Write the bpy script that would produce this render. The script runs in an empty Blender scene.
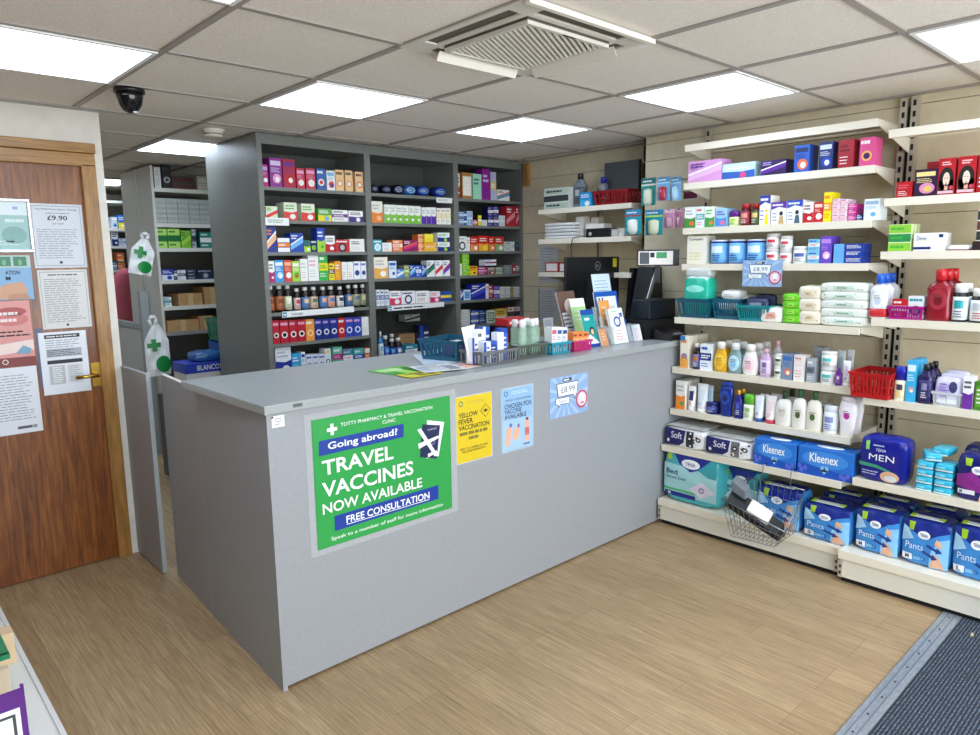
import bpy, math, random
from math import sin, cos, pi, radians as RD
from mathutils import Vector, Matrix
from mathutils.geometry import tessellate_polygon
rnd = random.Random(7)
SC = bpy.context.scene
COL = SC.collection

# ---------------------------------------------------------------- camera model
F, YAW, PIT, ROL, EYE = 710.0, .748, .153, -.0142, 1.525
_f = Vector((sin(YAW)*cos(PIT), cos(YAW)*cos(PIT), -sin(PIT)))
_r = Vector((cos(YAW), -sin(YAW), 0)); _u = _r.cross(_f)
CR = cos(ROL)*_r + sin(ROL)*_u; CU = -sin(ROL)*_r + cos(ROL)*_u; CF = _f
O = Vector((0, 0, EYE))
def ray(u, v):
    return CF + CR*((u-490)/F) + CU*((367.5-v)/F)
def pj(x, y, z):
    d = Vector((x, y, z))-O; c = d.dot(CF)
    return 490+F*d.dot(CR)/c, 367.5-F*d.dot(CU)/c
def onx(u, v, x): d = ray(u, v); return O+d*(x/d.x)
def ony(u, v, y): d = ray(u, v); return O+d*(y/d.y)
def onz(u, v, z): d = ray(u, v); return O+d*((z-EYE)/d.z)

cam = bpy.data.cameras.new('camera'); co = bpy.data.objects.new('camera', cam); COL.objects.link(co)
cam.sensor_width = 36; cam.lens = F/980*36; cam.clip_start = .05; cam.clip_end = 60
co.matrix_world = Matrix(((CR.x, CU.x, -CF.x, 0), (CR.y, CU.y, -CF.y, 0), (CR.z, CU.z, -CF.z, EYE), (0, 0, 0, 1)))
SC.camera = co

# ---------------------------------------------------------------- materials
def lin(c):
    c /= 255
    return c/12.92 if c <= .04045 else ((c+.055)/1.055)**2.4
def rgb(h):
    return tuple(lin(int(h[i:i+2], 16)) for i in (0, 2, 4))+(1,)
PAL = dict(wh='f2f1ec', cr='ece4cf', gr='8f9496', dg='3c4042', bk='111113', rd='c01722', dr='7a0f18', pk='e7a3c4', mg='b01a72', pu='5b2590', lp='b9a3dd',
           nv='141c5c', bl='1c46b4', lb='6fb4e6', pb='bcdcf3', tl='169ba3', dt='0c6670', gn='3fae35', lg='a6d43b', dn='0f6b38', ye='f4dc1e', or_='ee8420', pe='f3b98a',
           br='5a2b14', cb='b98e5c', go='cfa74a', sk='e3ac90', mt='a9e0cb', sv='b9bcc0', lc='d9c6ea', db='0a2a72', pg='c7cacb', rb='e23b2e', wr='6e1230', tg='dfe6e8')
_M = {}
def M(c, ro=.42, me=0, **k):
    key = (c, ro, me, tuple(sorted(k.items())))
    if key in _M: return _M[key]
    m = bpy.data.materials.new('paint_'+c); m.use_nodes = True
    b = m.node_tree.nodes['Principled BSDF']
    b.inputs['Base Color'].default_value = rgb(PAL.get(c, c)); b.inputs['Roughness'].default_value = ro; b.inputs['Metallic'].default_value = me
    if 'al' in k: b.inputs['Alpha'].default_value = k['al']
    if 'tr' in k: b.inputs['Transmission Weight'].default_value = k['tr']; b.inputs['IOR'].default_value = 1.3
    if 'em' in k: b.inputs['Emission Color'].default_value = rgb(PAL.get(c, c)); b.inputs['Emission Strength'].default_value = k['em']
    _M[key] = m
    return m
def nodes(name, ro=.5):
    m = bpy.data.materials.new(name); m.use_nodes = True; nt = m.node_tree
    b = nt.nodes['Principled BSDF']; b.inputs['Roughness'].default_value = ro
    tc = nt.nodes.new('ShaderNodeTexCoord'); mp = nt.nodes.new('ShaderNodeMapping'); nt.links.new(tc.outputs['Object'], mp.inputs['Vector'])
    return m, nt, b, mp
def N(nt, t, **k):
    n = nt.nodes.new(t)
    for a, v in k.items():
        if a in n.inputs: n.inputs[a].default_value = v
        else: setattr(n, a, v)
    return n
def ramp(nt, src, stops):
    r = nt.nodes.new('ShaderNodeValToRGB'); e = r.color_ramp.elements
    e[0].position, e[0].color = stops[0][0], rgb(stops[0][1]); e[1].position, e[1].color = stops[-1][0], rgb(stops[-1][1])
    for p, c in stops[1:-1]:
        x = e.new(p); x.color = rgb(c)
    nt.links.new(src, r.inputs[0]); return r
def bump(nt, b, src, s, d=.002):
    n = nt.nodes.new('ShaderNodeBump'); n.inputs['Strength'].default_value = s; n.inputs['Distance'].default_value = d
    nt.links.new(src, n.inputs['Height']); nt.links.new(n.outputs[0], b.inputs['Normal'])

def mat_speckle(name, c0, c1, scale, ro=.9, bs=.2, sc=(1, 1, 1), det=3):
    m, nt, b, mp = nodes(name, ro); mp.inputs['Scale'].default_value = sc
    n = N(nt, 'ShaderNodeTexNoise', Scale=scale, Detail=det, Roughness=.6); nt.links.new(mp.outputs[0], n.inputs['Vector'])
    r = ramp(nt, n.outputs['Fac'], [(.35, c0), (.65, c1)]); nt.links.new(r.outputs[0], b.inputs['Base Color'])
    if bs: bump(nt, b, n.outputs['Fac'], bs)
    return m
M_TILE = mat_speckle('ceiling_tile_fissured', 'e6ddd1', 'f7f0e6', 170, .95, .25)
M_WALL = mat_speckle('painted_plaster', 'd9d4c8', 'e4dfd4', 9, .8, .03)
M_SLAT = mat_speckle('cream_slatwall_board', 'd3c7a9', 'dacfb3', 14, .5, .0)
M_SHELF = M('ede6d3', .4)
M_COUNTER = mat_speckle('grey_laminate', '93969a', '9b9ea2', 60, .42, .0, (1, 1, 6))
M_TOP = mat_speckle('grey_worktop_laminate', '979c9c', 'a1a6a6', 60, .3, .0, (1, 5, 5))
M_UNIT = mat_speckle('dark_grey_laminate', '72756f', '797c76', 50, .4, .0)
M_UNITD = mat_speckle('dark_grey_laminate_shaded', '454742', '4b4d48', 50, .5, .0)  # darker copy of the unit laminate: shade inside the bays put into colour
def wood(name, c, sc, ro=.35, dist=2.5, ns=6):
    m, nt, b, mp = nodes(name, ro); mp.inputs['Scale'].default_value = sc
    n = N(nt, 'ShaderNodeTexNoise', Scale=ns, Detail=6, Roughness=.65, Distortion=dist*.2); nt.links.new(mp.outputs[0], n.inputs['Vector'])
    r = ramp(nt, n.outputs['Fac'], [(.3, c[0]), (.5, c[1]), (.72, c[2])]); nt.links.new(r.outputs[0], b.inputs['Base Color'])
    return m
M_DOOR = wood('sapele_veneer', ('52290a', '7d4516', '9e6226'), (9, 9, .7), .3, 3)
M_OAK = wood('varnished_oak', ('7d5424', '9c6f34', 'b38646'), (10, 10, 1), .35)
M_OAKH = wood('varnished_oak_head', ('7d5424', '9c6f34', 'b38646'), (1, 10, 10), .35)
def floor_mat():
    m, nt, b, mp = nodes('oak_vinyl_planks', .42)
    mp.inputs['Rotation'].default_value = (0, 0, pi/2)
    br = N(nt, 'ShaderNodeTexBrick', Scale=1.0); br.inputs['Brick Width'].default_value = .92; br.inputs['Row Height'].default_value = .096
    br.inputs['Mortar Size'].default_value = .0009; br.inputs['Mortar Smooth'].default_value = .2; br.offset = .37; br.offset_frequency = 3
    br.inputs['Color1'].default_value = rgb('b89b74'); br.inputs['Color2'].default_value = rgb('c6aa83'); br.inputs['Mortar'].default_value = rgb('8d7552')
    nt.links.new(mp.outputs[0], br.inputs['Vector'])
    tc = nt.nodes['Texture Coordinate']
    m2 = N(nt, 'ShaderNodeMapping'); m2.inputs['Scale'].default_value = (42, 1.6, 1); nt.links.new(tc.outputs['Object'], m2.inputs['Vector'])
    n = N(nt, 'ShaderNodeTexNoise', Scale=3.0, Detail=7, Roughness=.7, Distortion=.5); nt.links.new(m2.outputs[0], n.inputs['Vector'])
    r = ramp(nt, n.outputs['Fac'], [(.3, '7c746a'), (.5, 'cfccc8'), (.66, 'ffffff')])
    m3 = N(nt, 'ShaderNodeMapping'); m3.inputs['Scale'].default_value = (8, 1.0, 1); nt.links.new(tc.outputs['Object'], m3.inputs['Vector'])
    w = N(nt, 'ShaderNodeTexWave', Scale=2.6, Distortion=7, Detail=3); w.inputs['Detail Scale'].default_value = 1.2; nt.links.new(m3.outputs[0], w.inputs['Vector'])
    r2 = ramp(nt, w.outputs['Fac'], [(.0, 'd2ccc2'), (.5, 'ffffff')])
    x = N(nt, 'ShaderNodeMix', data_type='RGBA', blend_type='MULTIPLY'); x.inputs['Factor'].default_value = .62
    nt.links.new(br.outputs['Color'], x.inputs['A']); nt.links.new(r.outputs[0], x.inputs['B'])
    y = N(nt, 'ShaderNodeMix', data_type='RGBA', blend_type='MULTIPLY'); y.inputs['Factor'].default_value = .3
    nt.links.new(x.outputs['Result'], y.inputs['A']); nt.links.new(r2.outputs[0], y.inputs['B'])
    nt.links.new(y.outputs['Result'], b.inputs['Base Color'])
    bump(nt, b, n.outputs['Fac'], .12, .001)
    return m
M_FLOOR = floor_mat()
def mat_mat():
    m, nt, b, mp = nodes('ribbed_entrance_carpet', .95)
    w = N(nt, 'ShaderNodeTexWave', Scale=28, Distortion=1.6, Detail=2, bands_direction='Y'); w.inputs['Detail Scale'].default_value = 9; nt.links.new(mp.outputs[0], w.inputs['Vector'])
    n = N(nt, 'ShaderNodeTexNoise', Scale=160, Detail=2); nt.links.new(mp.outputs[0], n.inputs['Vector'])
    w2 = N(nt, 'ShaderNodeMath', operation='MULTIPLY_ADD'); w2.inputs[1].default_value = .55; w2.inputs[2].default_value = .35; nt.links.new(w.outputs['Fac'], w2.inputs[0])
    a = N(nt, 'ShaderNodeMath', operation='MULTIPLY'); nt.links.new(w2.outputs[0], a.inputs[0]); nt.links.new(n.outputs['Fac'], a.inputs[1])
    r = ramp(nt, a.outputs[0], [(.14, '10151c'), (.34, '2f3947'), (.56, '7a8698')]); nt.links.new(r.outputs[0], b.inputs['Base Color'])
    bump(nt, b, a.outputs[0], .8, .004)
    return m
M_MAT = mat_mat()
M_ALU = mat_speckle('scuffed_aluminium', '9aa3ad', 'b9c0c8', 30, .38, .05, (1, 8, 1))
M_ALU.node_tree.nodes['Principled BSDF'].inputs['Metallic'].default_value = .55
M_CARD = mat_speckle('corrugated_cardboard', 'b08758', 'bd9566', 20, .85, .0)
M_CLEAR = M('f4f8fa', .12, 0, al=.16)
M_CLEARB = M('e8f2f4', .1, 0, al=.32)

# ---------------------------------------------------------------- mesh builder
_T = {}
def text_mesh(s, bold=0.0):
    k = (s, bold)
    if k in _T: return _T[k]
    cu = bpy.data.curves.new('t', 'FONT'); cu.body = s; cu.size = 1; cu.offset = bold; cu.resolution_u = 3
    ob = bpy.data.objects.new('t', cu); COL.objects.link(ob)
    me = ob.to_mesh()
    vs = [(v.co.x, v.co.y) for v in me.vertices]; fs = [tuple(p.vertices) for p in me.polygons]
    ob.to_mesh_clear(); bpy.data.objects.remove(ob); bpy.data.curves.remove(cu)
    x0 = min(v[0] for v in vs); x1 = max(v[0] for v in vs); y0 = min(v[1] for v in vs); y1 = max(v[1] for v in vs)
    vs = [((x-x0)/(x1-x0), (y-y0)/(y1-y0)) for x, y in vs]
    _T[k] = (vs, fs, (x1-x0)/(y1-y0)); return _T[k]

class MB:
    def __init__(s): s.v = []; s.f = []; s.m = []; s.sm = []; s.mats = []; s.X = None; s.fy = None; s.step = .014
    def mi(s, m):
        if m not in s.mats: s.mats.append(m)
        return s.mats.index(m)
    def add(s, vs, fs, m, smooth=False):
        o = len(s.v)
        s.v += [tuple(s.X @ Vector(p)) for p in vs] if s.X else [tuple(p) for p in vs]
        i = s.mi(m)
        for f in fs: s.f.append([a+o for a in f]); s.m.append(i); s.sm.append(smooth)
        return s
    def box(s, x0, y0, z0, x1, y1, z1, m):
        if x0 > x1: x0, x1 = x1, x0
        if y0 > y1: y0, y1 = y1, y0
        if z0 > z1: z0, z1 = z1, z0
        v = [(x, y, z) for z in (z0, z1) for y in (y0, y1) for x in (x0, x1)]
        return s.add(v, [(0, 2, 3, 1), (4, 5, 7, 6), (0, 1, 5, 4), (2, 6, 7, 3), (0, 4, 6, 2), (1, 3, 7, 5)], m)
    def hexa(s, b, t, m, smooth=False):   # bottom quad, top quad (ccw seen from above)
        return s.add(list(b)+list(t), [(3, 2, 1, 0), (4, 5, 6, 7), (0, 1, 5, 4), (1, 2, 6, 5), (2, 3, 7, 6), (3, 0, 4, 7)], m, smooth)
    def bar(s, a, b, r, m, n=6):
        a = Vector(a); b = Vector(b); d = (b-a)
        if d.length < 1e-6: return s
        d.normalize(); k = Vector((0, 0, 1)) if abs(d.z) < .9 else Vector((1, 0, 0)); p = d.cross(k).normalized(); q = d.cross(p)
        vs = [e+(p*cos(2*pi*i/n)+q*sin(2*pi*i/n))*r for e in (a, b) for i in range(n)]
        fs = [(i, (i+1) % n, n+(i+1) % n, n+i) for i in range(n)]+[tuple(range(n-1, -1, -1)), tuple(range(n, 2*n))]
        return s.add(vs, fs, m, n > 5)
    def path(s, pts, r, m, n=6):
        for a, b in zip(pts, pts[1:]): s.bar(a, b, r, m, n)
        return s
    def lathe(s, prof, m, n=20, sx=1, sy=1, cx=0, cy=0, sq=0):
        # profile [(r,z)], superellipse when sq>0
        vs = []
        for r, z in prof:
            for i in range(n):
                a = 2*pi*i/n; c, d = cos(a), sin(a)
                if sq:
                    e = 2/(2+sq*2); c = math.copysign(abs(c)**e, c); d = math.copysign(abs(d)**e, d)
                vs.append((cx+r*c*sx, cy+r*d*sy, z))
        fs = [(j*n+i, j*n+(i+1) % n, (j+1)*n+(i+1) % n, (j+1)*n+i) for j in range(len(prof)-1) for i in range(n)]
        fs += [tuple(range(n-1, -1, -1)), tuple((len(prof)-1)*n+i for i in range(n))]
        return s.add(vs, fs, m, True)
    # decoration on the front (-Y) at depth y
    def P(s, pts, m, y):
        g = s.fy
        if g:      # drape on the curved front: triangulate and subdivide
            tris = [[pts[i] for i in t] for t in tessellate_polygon([[Vector((a, b, 0)) for a, b in pts]])]; out = []; L = s.step
            while tris:
                t = tris.pop(); e = [((t[i][0]-t[(i+1) % 3][0])**2+(t[i][1]-t[(i+1) % 3][1])**2, i) for i in range(3)]; d, i = max(e)
                if d > L*L: a, b, c_ = t[i], t[(i+1) % 3], t[(i+2) % 3]; k = ((a[0]+b[0])/2, (a[1]+b[1])/2); tris += [[a, k, c_], [k, b, c_]]
                else: out.append(t)
            vs = []; fs = []
            for t in out:
                if (t[1][0]-t[0][0])*(t[2][1]-t[0][1])-(t[2][0]-t[0][0])*(t[1][1]-t[0][1]) < 0: t = t[::-1]
                fs.append((len(vs), len(vs)+1, len(vs)+2)); vs += [(x, g(x, z)+y, z) for x, z in t]
            return s.add(vs, fs, m, True)
        vs = [(x, (g(x, z) if g else 0)+y, z) for x, z in pts]
        return s.add(vs, [tuple(range(len(vs)))], m)
    def R(s, x0, z0, x1, z1, m, y): return s.P([(x0, z0), (x1, z0), (x1, z1), (x0, z1)], m, y)
    def D(s, cx, cz, rx, rz, m, y, n=18, a0=0): return s.P([(cx+rx*cos(2*pi*i/n+a0), cz+rz*sin(2*pi*i/n+a0)) for i in range(n)], m, y)
    def ring(s, cx, cz, r, w, m, y, n=24, asp=1):
        for i in range(n):
            a, b = 2*pi*i/n, 2*pi*(i+1)/n
            s.P([(cx+(r-w)*cos(a), cz+asp*(r-w)*sin(a)), (cx+r*cos(a), cz+asp*r*sin(a)), (cx+r*cos(b), cz+asp*r*sin(b)), (cx+(r-w)*cos(b), cz+asp*(r-w)*sin(b))], m, y)
        return s
    def T(s, t, x0, z0, x1, z1, m, y, bold=.0):     # text fitted in a box
        vs, fs, _ = text_mesh(t, bold); g = s.fy
        return s.add([(x0+a*(x1-x0), (g(x0+a*(x1-x0), z0+b*(z1-z0)) if g else 0)+y, z0+b*(z1-z0)) for a, b in vs], fs, m)
    def lines(s, x0, z0, x1, z1, n, m, y, fill=.45, seed=0):
        r = random.Random(seed+n); h = (z1-z0)/n
        for i in range(n):
            zc = z1-(i+.5)*h; a = x0; end = x0+(x1-x0)*r.uniform(.7, 1)
            while a < end-1e-5:
                b = min(end, a+(x1-x0)*r.uniform(.08, .3)); s.R(a, zc-h*fill/2, b, zc+h*fill/2, m, y); a = b+(x1-x0)*.03
        return s
    def build(s, name, parent=None):
        me = bpy.data.meshes.new(name); me.from_pydata(s.v, [], s.f)
        for m in s.mats: me.materials.append(m)
        me.polygons.foreach_set('material_index', s.m); me.polygons.foreach_set('use_smooth', s.sm); me.update()
        ob = bpy.data.objects.new(name, me); COL.objects.link(ob)
        if parent: ob.parent = parent
        return ob
def bx(name, a, b, m, parent=None, bev=0):
    mb = MB(); mb.box(*a, *b, m); o = mb.build(name, parent)
    if bev: bevel(o, bev)
    return o
def bevel(o, w, seg=2):
    md = o.modifiers.new('bevel', 'BEVEL'); md.width = w; md.segments = seg; md.limit_method = 'ANGLE'; md.angle_limit = RD(50)
    return o
ALL = []
def short(l):
    for a, b in ((' of stack', ''), ('behind the front one', 'behind'), ('rearmost of its file', 'rearmost'), (' shelf down', ' shelf'), ('-cream', ''), (' from left,', ','), (' cut off by frame', '')):
        if len(l.split()) <= 16: break
        l = l.replace(a, b)
    return l
def tag(o, label, cat, group=None):
    label = short(label)
    o['label'] = label; o['category'] = cat
    if group: o['group'] = group
    ALL.append((o.name, label)); return o
def thing(name, label, cat, loc=(0, 0, 0), rz=0, group=None):
    o = bpy.data.objects.new(name, None); COL.objects.link(o); o.location = loc; o.rotation_euler = (0, 0, rz); o.empty_display_size = .05
    return tag(o, label, cat, group)
def struct(o): o['kind'] = 'structure'; return o
def dup(src, loc, label, rz=None, group=None, sc=None):
    def cp(o, par):
        c = o.copy(); COL.objects.link(c); c.parent = par
        for ch in [k for k in COL.objects if k.parent == o]: cp(ch, c)
        return c
    c = cp(src, None); c.location = loc
    if rz is not None: c.rotation_euler = (0, 0, rz)
    if sc: c.scale = sc
    label = short(label); c['label'] = label
    if group: c['group'] = group
    ALL.append((c.name, label)); return c
WORLD, WIN, EXPO, PEM = 1.0, 185, .02, 8
# ================================================================ SETTING
CZ = 2.255; GX, GY = .960, 2.098
XL, XR, XR2, YF, YB, YD = -1.2, 3.845, 4.07, -2.0, 8.4, 3.93
b = MB(); b.box(XL-.1, YF-.1, -.08, XR2+.1, YB+.1, 0, M_FLOOR); fl = struct(b.build('floor'))
def wall_slats(name, x, y0, y1, zs, mat=None, face=-1):
    m = mat or M_SLAT; q = MB(); zz = [0]+zs+[CZ+.05]
    q.box(x+.006, y0, 0, x+.08, y1, CZ+.05, M('5f5745', .8))
    for a, c in zip(zz, zz[1:]): q.box(x, y0, a+.0016, x+.007, y1, c-.0016, m)
    return struct(q.build(name))
zs1 = sorted(onx(645.3, v, XR).z for v in (144.9, 162)); st = .2
zz = []; z = zs1[0]
pitch = .2
while z > .15: zz.append(z); z -= pitch
zz = sorted(set([round(k, 3) for k in zz if k < zs1[0]+.01]+[round(zs1[1], 3)]))
wall_slats('wall_right', XR, YF, 2.70, zz)
z2 = [onx(530, v, XR2).z for v in (181, 213.5, 265, 284)]
zr = sorted([round(k, 3) for k in (2.12, 1.915, 1.71, 1.505, 1.30, 1.10, .9, .7)])
wall_slats('wall_right', XR2, 2.70, 4.9, zr)
q = MB(); q.box(XR, 2.70, 0, XR2+.08, 2.685, CZ+.05, M_SLAT); struct(q.build('wall_right'))
q = MB(); q.box(XR2, 4.9, 0, XR2+.08, YB, CZ+.05, M_WALL); struct(q.build('wall_right'))
q = MB(); q.box(XL, YB, 0, XR2+.08, YB+.08, CZ+.05, M_WALL); struct(q.build('wall_back'))
q = MB(); q.box(XL-.08, YF, 0, XL, YD, CZ+.05, M('5c5044', .7)); q.box(XL-.08, YD, 0, XL, YB, CZ+.05, M_WALL); struct(q.build('wall_left'))  # shop part of this unseen wall is kept dark to dim bounce light
# door wall: opening for the door
DX0, DX1, DZ = .105, .985, 2.0
q = MB(); q.box(XL, YD, 0, DX0-.002, YD+.12, CZ+.05, M_WALL); q.box(DX1, YD, 0, 1.07, YD+.12, CZ+.05, M_WALL); q.box(DX0-.002, YD, DZ, DX1, YD+.12, CZ+.05, M_WALL)
struct(q.build('wall_partition'))
# front wall with the shop window behind the photographer
q = MB(); wx0, wx1, wz0, wz1 = -.9, 3.5, .35, 2.15
q.box(XL, YF-.1, 0, wx0, YF, CZ+.05, M_WALL); q.box(wx1, YF-.1, 0, XR+.08, YF, CZ+.05, M_WALL); q.box(wx0, YF-.1, 0, wx1, YF, wz0, M_WALL); q.box(wx0, YF-.1, wz1, wx1, YF, CZ+.05, M_WALL)
struct(q.build('wall_front'))
q = MB()
for x in (wx0, wx0+1.46, wx0+2.93, wx1-.04): q.box(x, YF-.08, wz0, x+.04, YF-.03, wz1, M('e8e8e4', .4))
q.box(wx0, YF-.08, wz0, wx1, YF-.03, wz0+.04, M('e8e8e4', .4)); q.box(wx0, YF-.08, wz1-.04, wx1, YF-.03, wz1, M('e8e8e4', .4))
struct(q.build('window_1'))
# ceiling
q = MB(); q.box(XL-.08, YF-.1, CZ+.006, XR2+.08, YB+.08, CZ+.05, M_TILE); struct(q.build('ceiling'))
q = MB(); MG = M('a39b93', .5)
i = -3
while GX+.6*i < XR2:
    x = GX+.6*i
    if x > XL: q.box(x-.012, YF, CZ-.001, x+.012, YB, CZ+.007, MG)
    i += 1
j = -6
while GY+.6*j < YB:
    y = GY+.6*j
    if y > YF: q.box(XL, y-.012, CZ-.0005, XR2, y+.012, CZ+.0065, MG)
    j += 1
q.box(XR-.02, YF, CZ-.004, XR, 2.69, CZ+.006, MG); q.box(XR2-.02, 2.7, CZ-.004, XR2, YB, CZ+.006, MG); q.box(XL, YD-.02, CZ-.004, 1.07, YD, CZ+.006, MG)
struct(q.build('trim_1'))
# ---------------- ceiling light panels
def panel(i, j, label, src=None):
    x, y = GX+.6*i+.3, GY+.6*j+.3
    if src: return dup(src, (x, y, CZ), label)
    t = thing('ceiling_light', label, 'ceiling light', (x, y, CZ), 0, 'flat square light panels in the ceiling grid')
    f = MB(); a, c = .288, .272
    for s in ((-a, -a, a, -c), (-a, c, a, a), (-a, -c, -c, c), (c, -c, a, c)): f.box(s[0], s[1], -.006, s[2], s[3], .004, M('f4f4f2', .4))
    f.build('frame', t)
    d = MB(); d.box(-c, -c, -.003, c, c, .003, M('dcecff', .3, em=PEM)); d.build('diffuser', t); return t
L0 = panel(-1, 1, 'square light panel in the ceiling above the wooden door')
panel(1, 1, 'square light panel above the left bay of the grey shelving unit', L0)
panel(3, 1, 'square light panel above the right end of the counter, nearest the back wall', L0)
panel(3, -1, 'square light panel beside the ceiling cassette, above the white shelving', L0)
panel(3, -3, 'square light panel at the top right corner of the photo', L0)
panel(-1, -1, 'square light panel clipped by the top edge left of the ceiling cassette', L0)
panel(1, 4, 'square light panel behind the left side of the grey shelving unit', L0)
panel(1, 8, 'distant square light panel over the back room, seen past the door wall', L0)
panel(3, 5, 'square light panel hidden over the back room', L0)
panel(1, -4, 'unseen square light panel added over the middle of the entrance', L0); panel(-1, -4, 'unseen square light panel added over the left of the entrance', L0); panel(3, -5, 'unseen square light panel added over the right of the entrance', L0)  # out-of-view panels continuing the ceiling pattern, added for lighting
panel(-1, 4, 'unseen square light panel added over the back room behind the door wall', L0); panel(-1, 7, 'unseen square light panel added over the far left of the back room', L0)  # out-of-view panels added to brighten the back room
# ---------------- ceiling cassette
def cassette():
    t = thing('ceiling_air_conditioner', 'off-white square cassette air conditioner set in the ceiling grid', 'air conditioner', (GX+.9, GY-.3, CZ))
    m = M('ddd8cd', .45); md = M('8c8577', .6); f = MB(); A = .31; B = .225; z0, z1 = -.005, .004
    # outer frame with four air slots
    f.box(-A, -A, z0, A, -.285, z1, m); f.box(-A, .285, z0, A, A, z1, m); f.box(-A, -.285, z0, -.285, .285, z1, m); f.box(.285, -.285, z0, A, .285, z1, m)
    for sx in (-1, 1):
        for sy in (-1, 1): f.box(sx*.205, sy*.205, z0, sx*.285, sy*.285, z1, m)
    f.box(-.205, -.205, z0, .205, -.228, z1, m); f.box(-.205, .205, z0, .205, .228, z1, m); f.box(-.228, -.205, z0, -.205, .205, z1, m); f.box(.228, -.205, z0, .205, .205, z1, m)
    f.box(-.285, -.285, .001, .285, .285, .004, M('5f594d', .8))
    f.build('fascia', t)
    w = MB()
    w.box(-A, -A-.004, -.016, A, -A+.014, 0, M('f1ecdf', .4)); w.build('cover_strip', t)
    for k in range(4):
        c, s = cos(k*pi/2), sin(k*pi/2); l = MB(); tilt = .024
        def r(x, y, z): return (c*x-s*y, s*x+c*y, z)
        a = [(-.195, .252, -.042), (.195, .252, -.042), (.195, .234, -.012), (-.195, .234, -.012)] if k in (0, 3) else [(-.195, .234, -.002), (.195, .234, -.002), (.195, .229, .003), (-.195, .229, .003)]
        l.hexa([r(x, y-.003, z) for x, y, z in a], [r(x, y, z) for x, y, z in a], M('ece7da', .4)); l.build('louvre', t)
    g = MB(); g.box(-.2, -.2, -.012, .2, .2, .0, M('5c574c', .8))
    for a, c in ((-.2, -.185), (.185, .2)): g.box(a, -.2, -.024, c, .2, -.012, m); g.box(-.185, a, -.024, .185, c, -.012, m)
    n = 27; H = .184; sl = .55      # slanting slats, y = sl*x + o
    for k in range(n):
        o = -H*(1+sl)+2*H*(1+sl)*(k+.5)/n; x0_ = max(-H, (-H-o)/sl); x1_ = min(H, (H-o)/sl)
        if x1_-x0_ < .01: continue
        p0, p1 = (x0_, sl*x0_+o), (x1_, sl*x1_+o); e = .0036
        g.hexa([(p0[0]+e*.3, p0[1]-e, -.022), (p1[0]+e*.3, p1[1]-e, -.022), (p1[0]-e*.3, p1[1]+e, -.022), (p0[0]-e*.3, p0[1]+e, -.022)], [(p0[0]+e*.3, p0[1]-e, -.012), (p1[0]+e*.3, p1[1]-e, -.012), (p1[0]-e*.3, p1[1]+e, -.012), (p0[0]-e*.3, p0[1]+e, -.012)], M('efeadd', .45))
    g.build('grille', t)
    e = MB(); e.box(-.03, -.198, -.0252, .03, -.19, -.024, M('222222')); e.build('badge', t)
cassette()
# ---------------- dome camera and smoke detector
p = onz(129, 89, CZ); t = thing('dome_camera', 'glossy black dome security camera hanging from the ceiling', 'camera', (p.x, p.y, CZ))
q = MB(); q.lathe([(.062, -.016), (.06, 0)][::1], M('1a1a1a', .3), 28); q.lathe([(.052, -.02), (.055, -.014)], M('1a1a1a', .3), 28); q.build('base', t)
q = MB(); q.lathe([(.012, -.098), (.03, -.088), (.044, -.066), (.052, -.035), (.054, -.016)], M('0c0d0f', .12), 28); DM = q.build('dome', t)
q = MB(); q.lathe([(.006, -.1), (.012, -.094)], M('d8dade', .2), 12, cx=.012, cy=-.02); q.build('lens', DM)
p = onz(213, 129.5, CZ); t = thing('smoke_detector', 'small round off-white smoke detector on the ceiling', 'smoke detector', (p.x, p.y, CZ))
q = MB(); q.lathe([(.046, -.04), (.05, -.034), (.05, -.012), (.06, -.01), (.06, 0)], M('e6e1d4', .5), 28); q.build('body', t)
q = MB(); q.lathe([(.0505, -.03), (.0505, -.024)], M('6c665c', .6), 28); q.build('vent', t)
# ---------------- door
t = bx('door_1', (DX0+.02, YD+.004, .006), (DX1-.02, YD+.044, DZ-.012), M_DOOR); struct(t)
fr = MB(); W = .062
fr.box(DX1-.02, YD-.022, 0, DX1+.045, YD+.01, DZ+.0, M_OAK); fr.box(DX0-.045, YD-.022, 0, DX0+.02, YD+.01, DZ, M_OAK)
f1 = fr.build('door_frame', t); bevel(f1, .004)
fr = MB(); fr.box(DX0-.045, YD-.022, DZ-.012, DX1+.045, YD+.01, DZ+.05, M_OAKH); fr.box(DX0-.05, YD-.026, DZ+.052, DX1+.05, YD+.0, DZ+.098, M_OAKH); f2 = fr.build('door_frame_head', t); bevel(f2, .004)
hp = MB(); hx, hz = .947, .975
hp.box(hx-.02, YD-.002, hz-.06, hx+.02, YD+.004, hz+.06, M('c39a45', .25, 1)); h = hp.build('handle_plate', t)
hp = MB(); hp.bar((hx, YD, hz), (hx, YD-.05, hz), .009, M('c39a45', .25, 1), 12); hp.bar((hx, YD-.047, hz), (hx-.10, YD-.047, hz), .0085, M('c39a45', .25, 1), 12); hp.build('lever', h)
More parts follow.
